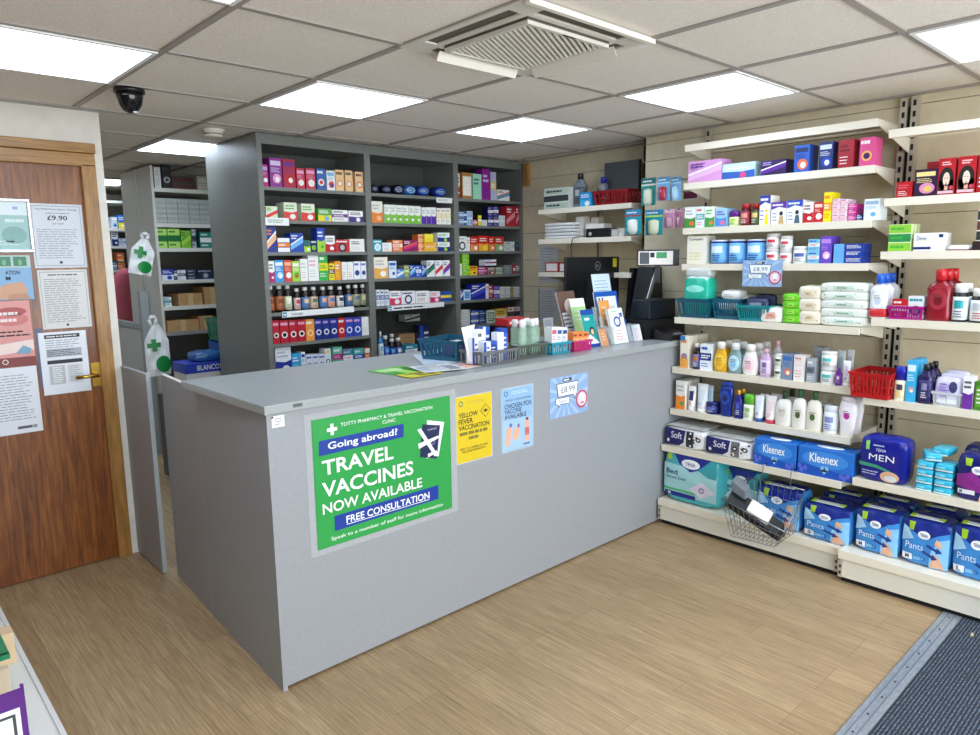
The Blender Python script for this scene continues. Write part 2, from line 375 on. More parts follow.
# ---------------- floor edge strip and entrance mat
q = MB(); y0, y1 = .700, .776
q.hexa([(.2, y0, 0), (3.34, y0, 0), (3.34, y1, 0), (.2, y1, 0)], [(.2, y0+.006, .006), (3.34, y0+.006, .006), (3.34, y1-.006, .006), (.2, y1-.006, .006)], M_ALU)
q.box(.2, .722, .006, 3.34, .727, .0075, M('8791a0', .4, .5)); q.box(.2, .748, .006, 3.34, .753, .0075, M('8791a0', .4, .5))
for k in range(24): x = .3+k*.13; q.lathe([(.004, .006), (.003, .0085)], M('3a3d42', .4, 1), 8, cx=x, cy=.738)
tag(q.build('threshold_strip'), 'ribbed aluminium threshold strip between wood floor and grey mat', 'threshold strip')
q = MB(); q.box(.2, -1.6, 0, 3.34, .70, .006, M_MAT); tag(q.build('entrance_mat'), 'dark blue-grey ribbed entrance mat at the bottom right corner', 'mat')
p = onz(972, 635, .006); q = MB(); q.hexa([(p.x-.012, p.y-.006, .006), (p.x+.012, p.y-.004, .006), (p.x+.014, p.y+.006, .006), (p.x-.01, p.y+.004, .006)], [(p.x-.01, p.y-.003, .012), (p.x+.01, p.y-.003, .009), (p.x+.011, p.y+.004, .012), (p.x-.008, p.y+.003, .009)], M('cdbb92', .8))
tag(q.build('dried_leaf'), 'small pale dried leaf lying on the dark mat', 'leaf')
# ================================================================ COUNTER
CY = 2.225; WT = 1.045
t = thing('service_counter', 'grey laminate pharmacy counter with posters taped to its front', 'counter', (0, 0, 0))
q = MB(); q.box(1.054, CY+.006, .012, 3.80, CY+.024, 1.012, M_COUNTER); q.build('front_panel', t)
q = MB(); sf = [(1.035, CY), (1.053, CY), (1.093, 2.955), (1.075, 2.955)]; q.hexa([(a, b_, 0) for a, b_ in sf], [(a, b_, 1.012) for a, b_ in sf], M_COUNTER); q.build('side_panel', t)
q = MB(); sf = [(1.0765, 2.958), (1.0945, 2.958), (1.131, 3.487), (1.113, 3.487)]; q.hexa([(a, b_, 0) for a, b_ in sf], [(a, b_, 1.003) for a, b_ in sf], M_COUNTER); q.hexa([(a, b_, 1.003) for a, b_ in sf], [(a, b_, 1.005) for a, b_ in sf], M('e4e3dd', .5)); q.hexa([(1.0755, 2.9555, 0), (1.09, 2.9555, 0), (1.09, 2.9577, 0), (1.0755, 2.9577, 0)], [(1.0755, 2.9555, 1.003), (1.09, 2.9555, 1.003), (1.09, 2.9577, 1.003), (1.0755, 2.9577, 1.003)], M('d8d6ce', .5)); q.build('return_panel', t)
q = MB(); q.box(1.095, 2.94, 0, 1.6, 2.955, 1.012, M_COUNTER); q.box(2.9, 2.94, 0, 3.80, 2.955, 1.012, M_COUNTER); q.box(1.10, 2.3, .75, 3.8, 2.94, .77, M_COUNTER); q.build('inner_shelf', t)
w = MB(); w.box(1.026, CY-.008, 1.013, 3.80, 2.975, WT, M_TOP); w = tag(w.build('worktop'), 'long grey worktop lying along the top of the counter', 'worktop'); bevel(w, .003)
t = thing('swing_gate', 'narrow grey gate panel between the door wall and the counter end', 'gate', (1.06, 3.53, 0))
q = MB(); q.box(0, .004, .012, .018, .385, 1.005, M_COUNTER); q.build('panel', t)
q = MB(); q.box(-.001, 0, .012, .019, .004, 1.005, M('a4acae', .5)); q.build('edge_strip', t)
q = MB(); [q.box(.0185, .37, z, .03, .395, z+.07, M('sv', .3, .9)) for z in (.15, .8)]; q.build('hinge', t)
# ================================================================ GREY SHELVING UNIT
UY, UB = 3.98, 4.33; U0, U1, U2, U3 = 1.895, 2.64, 3.385, 4.068
t = thing('grey_shelving_unit', 'tall dark grey three-bay shelving unit full of medicines behind the counter', 'shelving unit', (0, 0, 0))
q = MB(); q.box(U0, UY, 0, U0+.03, 4.72, 2.252, M_UNIT); q.build('side_panel', t)
q = MB(); q.box(U3-.022, UY, 0, U3, 4.72, 2.252, M_UNIT); q.build('side_panel', t)
for x in (U1, U2):
    q = MB(); q.box(x-.022, UY, 0, x+.022, UB, 2.252, M_UNIT); q.build('divider', t)
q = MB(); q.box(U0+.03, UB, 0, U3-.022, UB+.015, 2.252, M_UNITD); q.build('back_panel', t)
q = MB(); q.box(U0+.03, UY+.001, 2.195, U3-.022, UB, 2.252, M_UNIT); q.build('top_panel', t)
SZ = [1.955, 1.765, 1.577, 1.400, 1.218, 1.030, .84]
BAYS = [(U0+.03, U1-.022), (U1+.022, U2-.022), (U2+.022, U3-.022)]
for k, (a, c) in enumerate(BAYS):
    for n, z in enumerate(SZ):
        if k == 1 and n == 5: continue
        q = MB(); q.box(a+.0005, UY+.004, z-.02, c-.0005, UB, z, M_UNIT); q.build('shelf', t)
    q = MB(); q.box(a+.0005, UY+.02, .02, c-.0005, UB, .06, M_UNIT); q.build('base_shelf', t)
# ================================================================ WHITE WALL SHELVING
def upright(y0, y1, top=2.24):
    t = thing('slotted_upright', UPL.pop(0), 'shelf upright', (XR, (y0+y1)/2, 0)); w = (y1-y0)/2
    q = MB(); q.box(-.035, -w, .0, -.001, w, top, M('b9b0a0', .4, .2))
    z = .2
    while z < top-.03: q.box(-.0356, -w*.42, z, -.0349, w*.42, z+.026, M('bk', .8)); z += .05
    q.build('post', t)
UPL = ['pale slotted steel upright at the left end of the white shelving', 'pale slotted upright on the near side of the dark gap between the white bays', 'pale slotted upright on the far side of the dark gap between the white bays', 'pale slotted steel upright at the right end of the white shelving']
upright(2.222, 2.252); upright(1.157, 1.187); upright(1.204, 1.234); upright(.15, .18)
q = MB(); q.box(XR-.02, 1.188, .02, XR-.002, 1.203, 2.2, M('bk', .8)); tag(q.build('gap_shade'), 'black strip standing in for shade in the gap between the middle uprights', 'strip')  # black strip put in as the shade of the gap
SH1 = [(3.54, 2.12), (3.54, 1.917), (3.54, 1.673), (3.54, 1.476), (3.48, 1.181), (3.47, .898), (3.46, .660), (3.38, .462)]
SH2 = [(3.54, 2.062), (3.54, 1.764), (3.54, 1.528), (3.48, 1.228), (3.44, .868), (3.38, .495)]
ORD = ['top', 'second', 'third', 'fourth', 'fifth', 'sixth', 'seventh', 'lowest raised']
def wshelf(x, z, y0, y1, label, grp):
    t = thing('white_shelf', label, 'shelf', (0, 0, 0), 0, grp); L = .034
    q = MB(); q.box(x+.012, y0, z-.006, XR-.037, y1, z, M_SHELF); q.build('shelf_board', t)
    q = MB(); q.hexa([(x+.004, y0, z-L), (x+.016, y0, z-L), (x+.016, y1, z-L), (x+.004, y1, z-L)], [(x, y0, z+.001), (x+.012, y0, z+.001), (x+.012, y1, z+.001), (x, y1, z+.001)], M_SHELF); q.build('price_channel', t)
    for y in (y0+.001, y1-.0055):
        q = MB(); v = [(x+.03, z-.007), (XR-.037, z-.007), (XR-.037, z-.075), (XR-.075, z-.07), (x+.03, z-.028)]
        vs = [(a, y, c) for a, c in v]+[(a, y+.004, c) for a, c in v]; q.add(vs, [(4, 3, 2, 1, 0), (5, 6, 7, 8, 9)]+[(k, (k+1) % 5, 5+(k+1) % 5, 5+k) for k in range(5)], M_SHELF); q.build('bracket', t)
for (x, z), o in zip(SH1, ORD): wshelf(x, z, 1.236, 2.219, 'cream steel shelf, %s of the left bay of white shelving' % (o if o != 'top' else 'topmost and empty'), 'shelves of the left white bay')
for (x, z), o in zip(SH2, ORD): wshelf(x, z, .20, 1.186, 'cream steel shelf, %s of the right bay of white shelving' % (o if o != 'top' else 'topmost and empty'), 'shelves of the right white bay')
def base(y0, y1, label, x=3.358, dz=0):
    t = thing('shelving_base', label, 'shelf base', (0, 0, 0))
    q = MB(); q.box(x+.004, y0, .115, XR-.037, y1, .148+dz, M_SHELF); q.box(x, y0, .112+dz, x+.02, y1, .149+dz, M_SHELF); q.build('deck', t)
    q = MB(); q.box(x+.012, y0+.002, .026, x+.026, y1-.002, .113+dz, M('e2ded0', .5)); q.build('kick_plate', t)
    q = MB(); q.box(x+.03, y0+.01, 0, x+.05, y1-.01, .026, M('bk', .8)); q.box(x+.05, y0+.01, 0, XR-.05, y0+.04, .112, M('bk', .8)); q.build('foot', t)  # black boxes stand in for the shadow gap below the kick plate
    for y in (y0+.004, y1-.022):
        q = MB(); q.box(x-.002, y, .03, x+.012, y+.018, .108, M('c9c5b8', .35, .4)); [q.box(x-.003, y+.005, zz, x-.002, y+.013, zz+.014, M('bk')) for zz in (.045, .075)]; q.build('upright_foot', t)
base(1.212, 2.219, 'cream steel base deck and kick plate under the left white bay')
base(.20, 1.205, 'cream steel base deck and kick plate under the right white bay', 3.318, .008)
# back right shelves (recess)
BR = [(3.78, 1.857), (3.78, 1.650), (3.78, 1.419)]
for (x, z), o in zip(BR, ('upper', 'middle', 'lower')):
    t = thing('wall_shelf', 'cream wall shelf in the far corner, %s of three' % o, 'shelf', (0, 0, 0), 0, 'three wall shelves behind the monitor')
    q = MB(); q.box(x+.01, 2.74, z-.008, XR2-.001, 3.545, z, M_SHELF); q.build('shelf_board', t)
    q = MB(); q.box(x, 2.74, z-.032, x+.011, 3.545, z+.001, M_SHELF); q.build('price_channel', t)
    for y in (2.76, 3.53): q = MB(); q.hexa([(x+.03, y, z-.03), (XR2-.001, y, z-.08), (XR2-.001, y+.004, z-.08), (x+.03, y+.004, z-.03)], [(x+.03, y, z-.009), (XR2-.001, y, z-.009), (XR2-.001, y+.004, z-.009), (x+.03, y+.004, z-.009)], M_SHELF); q.build('bracket', t)
q = MB(); q.box(4.045, 3.2, 0, XR2-.001, 3.23, 2.0, M('b9b0a0', .4, .2)); q.box(4.0444, 3.208, 1.0, 4.0449, 3.222, 2.0, M('6a6458', .6))
tag(q.build('slotted_upright'), 'slotted steel upright on the far corner wall behind the monitor', 'shelf upright')
# ================================================================ PRODUCTS
TXD = M('2a2c33', .6)
def carton_mesh(w, d, h, c, s, seed=0, txt=None, face=0, rc=()):
    q = MB(); c = list(c)+[c[-1]]*4; m = [M(k, .38) for k in c]; r = random.Random(seed)
    q.box(-w/2, 0, 0, w/2, d, h, m[0]); e = -.0005; e2 = -.0009; e3 = -.0013; x0, x1 = -w/2, w/2
    if s == 'a':     # brand bar on top, round picture low
        q.R(x0*.86, h*.74, x1*.8, h*.9, m[1], e); q.D(w*.06, h*.3, w*.34, min(w*.36, h*.2), m[2], e); q.D(w*.1, h*.27, w*.18, min(w*.2, h*.11), m[3], e2); q.lines(x0*.8, h*.5, x1*.7, h*.68, 3, m[1], e, .4, seed)
    elif s == 'b':   # band across
        q.R(x0, h*.38, x1, h*.66, m[1], e); q.lines(x0*.8, h*.44, x1*.8, h*.6, 2, m[2], e2, .6, seed); q.lines(x0*.8, h*.12, x1*.6, h*.3, 2, m[3], e, .35, seed+1); q.lines(x0*.8, h*.75, x1*.5, h*.92, 1, m[3], e, .6, seed+2)
    elif s == 'c':   # two-tone, bottom colour
        q.P([(x0, 0), (x1, 0), (x1, h*.52), (x1*.2, h*.44), (x0, h*.5)], m[1], e); q.lines(x0*.8, h*.6, x1*.7, h*.88, 2, m[3], e, .5, seed); q.D(w*.15, h*.22, min(w, h)*.22, min(w, h)*.18, m[2], e2)
    elif s == 'd':   # roundel
        rr = min(w, h)*.36; q.D(0, h*.36, rr, rr, m[1], e, 24); q.D(0, h*.36, rr*.62, rr*.62, m[2], e2, 20); q.lines(x0*.85, h*.74, x1*.85, h*.93, 1, m[3], e, .6, seed)
    elif s == 'e':   # label panel
        q.R(x0*.84, h*.12, x1*.84, h*.86, m[1], e); q.lines(x0*.7, h*.2, x1*.7, h*.78, 4, m[2], e2, .4, seed)
    elif s == 'f':   # plain with print
        q.lines(x0*.78, h*.55, x1*.6, h*.85, 2, m[1], e, .5, seed); q.lines(x0*.78, h*.12, x1*.5, h*.45, 3, m[2], e, .3, seed+3)
    elif s == 'g':   # diagonal swoosh
        q.P([(x0, h*.1), (x1, h*.5), (x1, h*.78), (x0, h*.34)], m[1], e); q.P([(x0, h*.34), (x1, h*.78), (x1, h*.86), (x0, h*.42)], m[2], e); q.lines(x0*.85, h*.66, x1*.1, h*.92, 2, m[3], e2, .5, seed)
    elif s == 'h':   # horizontal stacked packets
        for k in range(3): z = h*k/3; q.R(x0, z+h*.02, x1, z+h*.31, m[1+k % 2], e); q.lines(x0*.8, z+h*.1, x1*.6, z+h*.24, 1, m[3], e2, .6, seed+k)
    elif s == 'i':   # left picture block + text right
        q.R(x0, 0, x0+w*.36, h, m[1], e); q.D(x0+w*.19, h*.45, w*.12, min(h*.3, w*.15), m[2], e2); q.lines(x0+w*.44, h*.25, x1*.9, h*.82, 3, m[3], e, .45, seed)
    elif s == 'j':   # picture of a figure
        q.P([(x0, h), (x1, h), (x1, h*.7), (0, h*.78), (x0, h*.66)], m[1], e); q.lines(x0*.85, h*.8, x1*.8, h*.93, 1, M('wh'), e2, .6, seed)
        q.D(w*.15, h*.48, w*.12, w*.14, m[2], e); q.P([(w*-.02, 0), (w*.36, 0), (w*.28, h*.36), (w*.06, h*.36)], m[3], e2); q.lines(x0*.86, h*.12, w*-.08, h*.55, 3, m[1], e, .25, seed)
    if face:
        q.D(0, h*.42, w*.44, h*.34, M('16100e', .5), e, 20); q.P([(-w*.42, h*.06), (w*.42, h*.06), (w*.46, h*.4), (-w*.46, h*.4)], M('16100e', .5), e)
        q.P([(-w*.1, h*.14), (w*.12, h*.14), (w*.1, h*.3), (-w*.08, h*.3)], M('d8a890'), e2); q.D(0, h*.43, w*.2, h*.19, M('f0cdb8'), e2, 20)
        for sx in (-1, 1): q.D(sx*w*.08, h*.46, w*.035, h*.012, M('bk'), e3, 10)
        q.D(0, h*.33, w*.05, h*.014, M('c04c54'), e3, 10); q.D(w*.3, h*.2, w*.13, w*.13, M('c83c50'), e3, 14); q.R(-w*.46, h*.05, w*.44, h*.12, M('e8b8c4'), e3); q.lines(-w*.3, h*.8, w*.3, h*.92, 2, M('f0d0d0'), e, .5, seed)
    for (a, bb, cc, dd, col) in rc: q.R(x0+w*a, h*bb, x0+w*cc, h*dd, M(col), e2)
    if txt:
        for (tt, a, bb, cc, dd, col, bo) in txt: q.T(tt, x0+w*a, h*bb, x0+w*cc, h*dd, M(col, .4), e3, bo)
    return q
def bottle(root, w, h, prof, cap, cols, lab=None, dr=1.0, sq=0, al=None, patch=None, cyl=20, name='bottle_body'):
    """prof: body profile fractions, cap: (r0,z0,z1,r1); lab: wrap label (z0,z1); patch: front ellipse (z,rx,rz)"""
    r = w/2; y0 = r*dr
    q = MB(); bm = M(cols[0], .22) if not al else M(cols[0], .15, al=al)
    q.lathe([(max(a*r, .001), z*h) for a, z in prof], bm, cyl, 1, dr, 0, y0, sq); BO = q.build(name, root)
    if cap:
        q = MB(); q.lathe([(cap[0]*r, cap[1]*h), (cap[0]*r, (cap[1]*.3+cap[2]*.7)*h), (cap[3]*r, cap[2]*h)], M(cols[1], .3), 18, 1, 1 if cap[0] < dr else dr/cap[0]*.95, 0, y0); q.build('cap', root)
    if lab:
        q = MB(); pr = [(rr, z) for rr, z in prof]
        def rad(z):
            for (ra, za), (rb, zb) in zip(pr, pr[1:]):
                if za <= z <= zb: return ra+(rb-ra)*(z-za)/max(1e-6, zb-za)
            return 1
        n = 4; q.lathe([(rad(lab[0]+(lab[1]-lab[0])*k/n)*r*1.012+.0003, (lab[0]+(lab[1]-lab[0])*k/n)*h) for k in range(n+1)], M(cols[2], .4), cyl, 1, dr, 0, y0, sq)
        if len(cols) > 3:
            lz0, lz1 = lab[0]*h, lab[1]*h; rr = rad(sum(lab)/2)*r
            q.fy = lambda x, z: y0-dr*rr*1.0*math.sqrt(max(0, 1-(x/rr)**2))*1.02
            q.R(-rr*.62, lz0+(lz1-lz0)*.5, rr*.62, lz0+(lz1-lz0)*.85, M(cols[3], .4), -.0012)
            q.lines(-rr*.6, lz0+(lz1-lz0)*.08, rr*.5, lz0+(lz1-lz0)*.42, 3, M(cols[4] if len(cols) > 4 else 'dg'), -.0012, .4, int(h*1e4))
        q.build('label', BO)
    if patch:
        q = MB()
        def rad(z):
            z /= h
            for (ra, za), (rb, zb) in zip(prof, prof[1:]):
                if za <= z <= zb: return (ra+(rb-ra)*(z-za)/max(1e-6, zb-za))*r
            return r
        ex = 1+sq
        q.fy = lambda x, z: y0-dr*rad(z)*max(0, 1-abs(x/rad(z))**(2*ex))**(1/(2*ex))
        pz, rx, rz, col, col2 = patch
        q.D(0, pz*h, rx*r, rz*h, M(col, .35), -.0012, 20); q.D(0, (pz-rz*.15)*h, rx*r*.5, rz*h*.42, M(col2, .35), -.002, 16)
        q.lines(-rx*r*.6, (pz+rz*.1)*h, rx*r*.6, (pz+rz*.55)*h, 2, TXD, -.002, .35, int(h*9e3)); q.build('label', BO)
MED = [(.86, 0), (1, .02), (1, .62), (.92, .72), (.6, .8), (.52, .86)]
def soft(w, d, h, bul=.012, n=12, m=None, top=None, seed=0, wr=.002):
    """pillow-like pack; returns MB with front function"""
    q = MB(); r = random.Random(seed); ph = [r.uniform(0, 6) for _ in range(6)]
    def surf(u, v, s):   # u,v in -1..1
        return 1
    def P3(x, y, z):     # unit cube -1..1 -> rounded bulged
        k = 1-.06*(abs(x)**6*abs(z)**6+abs(y)**6*abs(z)**6+abs(x)**6*abs(y)**6)
        bx_ = (1-y*y)*(1-z*z); by_ = (1-x*x)*(1-z*z); bz_ = (1-x*x)*(1-y*y)
        wob = wr*sin(7*x+ph[0]+5*z)*cos(6*z+ph[1])+wr*.6*sin(13*x*z+ph[2]+9*y)
        return (x*k*w/2+(bul if x > 0 else -bul)*bx_*(abs(x) > .99), (y*k+1)*d/2+(bul if y > 0 else -bul)*by_*(abs(y) > .99)+wob*(y > .99)+wob*.3*(y < -.99), (z*k+1)*h/2+(bul*.6+wob if z > 0 else 0)*bz_*(z > .99))
    def face(fn, mm):
        vs = [P3(*fn(-1+2*i/n, -1+2*j/n)) for j in range(n+1) for i in range(n+1)]
        q.add(vs, [(j*(n+1)+i, j*(n+1)+i+1, (j+1)*(n+1)+i+1, (j+1)*(n+1)+i) for j in range(n) for i in range(n)], mm, True)
    tm = top or m
    face(lambda a, c: (a, -1, c), m); face(lambda a, c: (-a, 1, c), m); face(lambda a, c: (1, a, c), m); face(lambda a, c: (-1, -a, c), m); face(lambda a, c: (a, c, 1), tm); face(lambda a, c: (a, -c, -1), m)
    q.fy = lambda x, z: P3(max(-.999, min(.999, x*2/w)), -1, max(-.999, min(.999, z*2/h-1)))[1]
    return q
def basket(root, w, d, h, col, tp=.8, ns=9, nd=6, rib=.5, al=None, name='basket_body', rows=1):
    """open plastic basket with slotted sides; origin front-bottom-centre"""
    m = M(col, .32) if not al else M(col, .2, al=al); q = MB(); t = .0025
    B = [(-w/2*tp, d/2-d/2*tp), (w/2*tp, d/2-d/2*tp), (w/2*tp, d/2+d/2*tp), (-w/2*tp, d/2+d/2*tp)]; T = [(-w/2, 0), (w/2, 0), (w/2, d), (-w/2, d)]
    def pt(i, s, v):
        a, c = i, (i+1) % 4
        bx_ = [B[a][k]+(B[c][k]-B[a][k])*s for k in (0, 1)]; tx = [T[a][k]+(T[c][k]-T[a][k])*s for k in (0, 1)]
        return Vector((bx_[0]+(tx[0]-bx_[0])*v, bx_[1]+(tx[1]-bx_[1])*v, v*h))
    def panel(i, s0, s1, v0, v1):
        P = [pt(i, s0, v0), pt(i, s1, v0), pt(i, s1, v1), pt(i, s0, v1)]; cc = Vector((0, d/2, h/2)); nrm = (P[1]-P[0]).cross(P[3]-P[0]).normalized()*t
        q.add([tuple(p) for p in P]+[tuple(p-nrm) for p in P], [(0, 1, 2, 3), (7, 6, 5, 4), (0, 4, 5, 1), (1, 5, 6, 2), (2, 6, 7, 3), (3, 7, 4, 0)], m)
    for i in range(4):
        k = ns if i % 2 == 0 else nd
        panel(i, 0, 1, 0, .16); panel(i, 0, 1, .8, 1); panel(i, 0, .07, .16, .8); panel(i, .93, 1, .16, .8)
        for rr in range(1, rows): v = .16+.64*rr/rows; panel(i, .07, .93, v-.03, v+.03)
        for j in range(k-1): s = .07+.86*(j+1)/k; hw = .43/k*rib; panel(i, s-hw, s+hw, .16, .8)
    q.add([(x, y, .0005) for x, y in B]+[(x, y, .003) for x, y in B], [(3, 2, 1, 0), (4, 5, 6, 7), (0, 1, 5, 4), (1, 2, 6, 5), (2, 3, 7, 6), (3, 0, 4, 7)], m)
    q.build(name, root)
    q = MB(); o = .004
    for a, c in (((-w/2-o, -o), (w/2+o, .001)), ((-w/2-o, d-.001), (w/2+o, d+o)), ((-w/2-o, 0), (-w/2+.001, d)), ((w/2-.001, 0), (w/2+o, d))): q.box(a[0], a[1], h-.008, c[0], c[1], h+.001, m)
    q.build('rim', root)

def make(kind, root, w, h, d, cols, st, seed, txt=None):
    c = list(cols); e = c+[c[-1]]*3
    if kind == 'bm': bottle(root, w, h, MED, (.6, .85, .995, .58), e[:5], (.08, .58), 1.0)
    elif kind == 'jar': bottle(root, w, h, [(.9, 0), (1, .03), (1, .7), (.85, .77)], (.86, .77, 1, .8), e[:5], (.06, .66))
    elif kind == 'sham': bottle(root, w, h, [(.74, 0), (.92, .04), (1.06, .28), (.98, .48), (.7, .7), (.56, .77)], (.56, .77, 1, .46), c, None, .55, 0, None, (.34, .78, .26, c[2], c[3]))
    elif kind == 'pump': bottle(root, w, h, [(.9, 0), (1, .03), (1.04, .22), (1.02, .52), (.82, .72), (.34, .79)], (.32, .79, 1, .28), c, None, .6, .2, None, (.38, .7, .2, c[2], c[3]))
    elif kind == 'sq': bottle(root, w, h, [(.7, 0), (.78, .04), (.82, .3), (1, .62), (.92, .8), (.8, .88)], (.8, .88, 1, .74), c, None, .5, .3, None, (.55, .66, .2, c[2], c[3]))
    elif kind == 'tub': bottle(root, w, h, [(.97, 0), (1, .03), (1, .78)], (1.02, .78, 1, 1.0), e[:5], (.1, .7), 1.0, 0, None, None, 28)
    elif kind == 'tin': bottle(root, w, h, [(.98, 0), (1, .015), (1, .93)], (1.01, .93, 1, .99), e[:5], (.05, .86), 1.0, 0, None, None, 30)
    elif kind == 'roll': bottle(root, w, h, [(.95, 0), (1, .03), (1, .6)], (1.03, .6, 1, .9), e[:5], (.08, .55), .75, .2)
    elif kind == 'mw':
        if len(c) > 4:
            q = MB(); q.lathe([(w/2*.975, h*.03), (w/2*1.005, h*.12), (w/2*.985, h*.22)], M(c[4], .3), 20, 1, .5, 0, w/4, .5); q.build('base_band', root)
        bottle(root, w, h, [(.9, 0), (.97, .03), (1, .12), (.93, .4), (1, .62), (.82, .7), (.42, .76), (.4, .8)], (.42, .78, 1, .38), c, None, .5, .5, None, (.42, .7, .2, c[2], c[3]))
    elif kind == 'slim': bottle(root, w, h, [(.92, 0), (1, .04), (1, .66), (.55, .8), (.4, .84)], (.42, .84, 1, .4), e[:5], (.1, .6), .7, .4)
    elif kind == 'clear': bottle(root, w, h, [(.94, 0), (1, .03), (1, .74), (.7, .8), (.5, .83)], (.72, .8, 1, .7), e[:5], (.06, .3), .8, .6, .32)
    elif kind == 'tube':
        q = MB(); n = 9; vs = []; m = M(c[0], .3)
        R_ = 20
        for j in range(n+1):
            f = j/n; z = h*(.14+.86*f); dd = w/2*.85*(1-f)+.0015*f
            for i in range(R_): a = 2*pi*i/R_; vs.append((w/2*cos(a)*(.85+.15*f), w*.42+dd*sin(a), z))
        q.add(vs, [(j*R_+i, j*R_+(i+1) % R_, (j+1)*R_+(i+1) % R_, (j+1)*R_+i) for j in range(n) for i in range(R_)]+[tuple(range(R_-1, -1, -1)), tuple(n*R_+i for i in range(R_))], m, True)
        q.fy = lambda x, z: w*.42-(w/2*.85*(1-max(0, (z/h-.14)/.86)))*math.sqrt(max(0, 1-(x/(w/2))**2))-.0005
        q.R(-w*.26, h*.42, w*.26, h*.8, M(c[2], .4), -.001); q.lines(-w*.24, h*.24, w*.2, h*.38, 3, M(c[3]), -.001, .4, seed); q.build('tube_body', root)
        q = MB(); q.lathe([(w*.42, 0), (w*.43, h*.14)], M(c[1], .3), 18, 1, 1, 0, w*.42); q.build('cap', root)
    elif kind == 'round':    # squat oval pack, like a drum lying face-on
        q = MB(); R_ = 24; vs = []; m = M(c[0], .25); prof = [(.80, 0), (.97, .12), (1, .5), (1, 1)]
        for a_, f in prof:
            for i in range(R_): a = 2*pi*i/R_; vs.append((w/2*a_*cos(a), d*f, h/2+h/2*a_*sin(a)))
        q.add(vs, [(j*R_+(i+1) % R_, j*R_+i, (j+1)*R_+i, (j+1)*R_+(i+1) % R_) for j in range(3) for i in range(R_)]+[tuple(range(R_)), tuple(3*R_+i for i in range(R_-1, -1, -1))], m, True)
        q.D(0, h/2, w*.33, h*.27, M(c[1], .3), -.0006, 20); q.D(0, h/2, w*.22, h*.15, M(c[2], .3), -.0012, 16); q.lines(-w*.18, h*.42, w*.18, h*.56, 1, M(c[3]), -.0016, .6, seed); q.build('pack', root)
CATS = dict(c=('medicine_carton', 'box'), bm=('medicine_bottle', 'bottle'), jar=('supplement_jar', 'jar'), sham=('shampoo_bottle', 'bottle'), pump=('pump_bottle', 'bottle'), sq=('lotion_bottle', 'bottle'),
            tub=('cream_tub', 'tub'), tin=('powder_tin', 'tin'), roll=('cream_bottle', 'bottle'), mw=('mouthwash_bottle', 'bottle'), slim=('lotion_bottle', 'bottle'), clear=('gel_bottle', 'bottle'), tube=('cream_tube', 'tube'),
            round=('round_pack', 'pack'))
ORDW = ['first', 'second', 'third', 'fourth', 'fifth', 'sixth', 'seventh', 'eighth', 'ninth', 'tenth', 'eleventh', 'twelfth', 'thirteenth', 'fourteenth', 'fifteenth', 'sixteenth', 'seventeenth', 'eighteenth']
SEED = [1]
def row(name, plane, z, items, inset=.02, depth=.09, maxd=.25):
    ax, pc = plane; n = 0; c0 = pc+inset
    on = onx if ax == 'x' else ony; rz = -pi/2 if ax == 'x' else 0
    prev = None
    for it in items:
        u0, u1, vt, kind, cols, desc = it[:6]; o = it[6] if len(it) > 6 else {}
        cc = c0+o.get('yo', 0); um = (u0+u1)/2; zb = z+o.get('zo', 0)
        vb = vt+20
        for _ in range(6):
            vm = (vb+vt)/2; p = on(um, vb, cc); t_ = p.y if ax == 'x' else p.x
            vb = pj(cc, t_, zb)[1] if ax == 'x' else pj(t_, cc, zb)[1]
        vm = (vb+vt)/2; a, b2 = on(u0, vm, cc), on(u1, vm, cc)
        ta, tb = (a.y, b2.y) if ax == 'x' else (a.x, b2.x); w = abs(ta-tb)*.985; tc = (ta+tb)/2
        h = on(um, vt, cc).z-zb
        S = o.get('st', 1); D_ = o.get('dp', 1); dd = o.get('d', depth)
        h1 = h/S
        if 'zo' not in o: n += 1
        for k in range(S):
            for dk in range(D_):
                SEED[0] += 1
                nm, cat = CATS.get(kind, ('carton', 'box')); nm = o.get('nm', nm); cat = o.get('cat', cat)
                pos = ORDW[n-1]+' from left' if 'zo' not in o else 'laid on top of its row'
                stk = '' if S == 1 else (['bottom', 'top'] if S == 2 else ['bottom', 'second', 'third', 'top', 'topmost', 'x'] if S > 3 else ['bottom', 'middle', 'top'])[k]+' of stack, '
                bh = '' if dk == 0 else ('behind the front one, ' if dk == 1 else 'rearmost of its file, ')
                lab = '%s, %s%s%s, %s' % (desc, stk, bh, pos, name)
                lab = lab.replace('laid on top of its row', 'lying on the others') if len(lab.split()) > 16 else lab
                dw = dd if kind in ('c', 'round') else w
                off = cc+dk*(dw+.006)
                loc = (off, tc, zb+k*h1) if ax == 'x' else (tc, off, zb+k*h1)
                g = None
                if S*D_ > 1: g = '%ss %s' % (nm.replace('_', ' '), 'stacked' if S > 1 else 'in a file')+' on '+name
                if kind == 'c':
                    ob = carton_mesh(w, dd, h1-.0006, cols, o.get('s', 'abcdefg'[SEED[0] % 7]), SEED[0], o.get('t'), o.get('face', 0), o.get('rc', ())).build(nm)
                    ob.location = loc; ob.rotation_euler = (0, 0, rz+o.get('rz', 0)); tag(ob, lab, cat, g)
                else:
                    if D_ > 1 and dk > 0: dup(prev, loc, lab); continue
                    ob = thing(nm, lab, cat, loc, rz, g); make(kind, ob, w*(1.1 if kind in ('sham', 'pump', 'sq', 'mw') else 1), h1-.0006, dd, cols, o.get('s'), SEED[0]); prev = ob
Y = lambda z, n, items, **k: row(n, ('y', UY), z, items, **dict(dict(inset=.022, depth=.07), **k))
c = 'c'
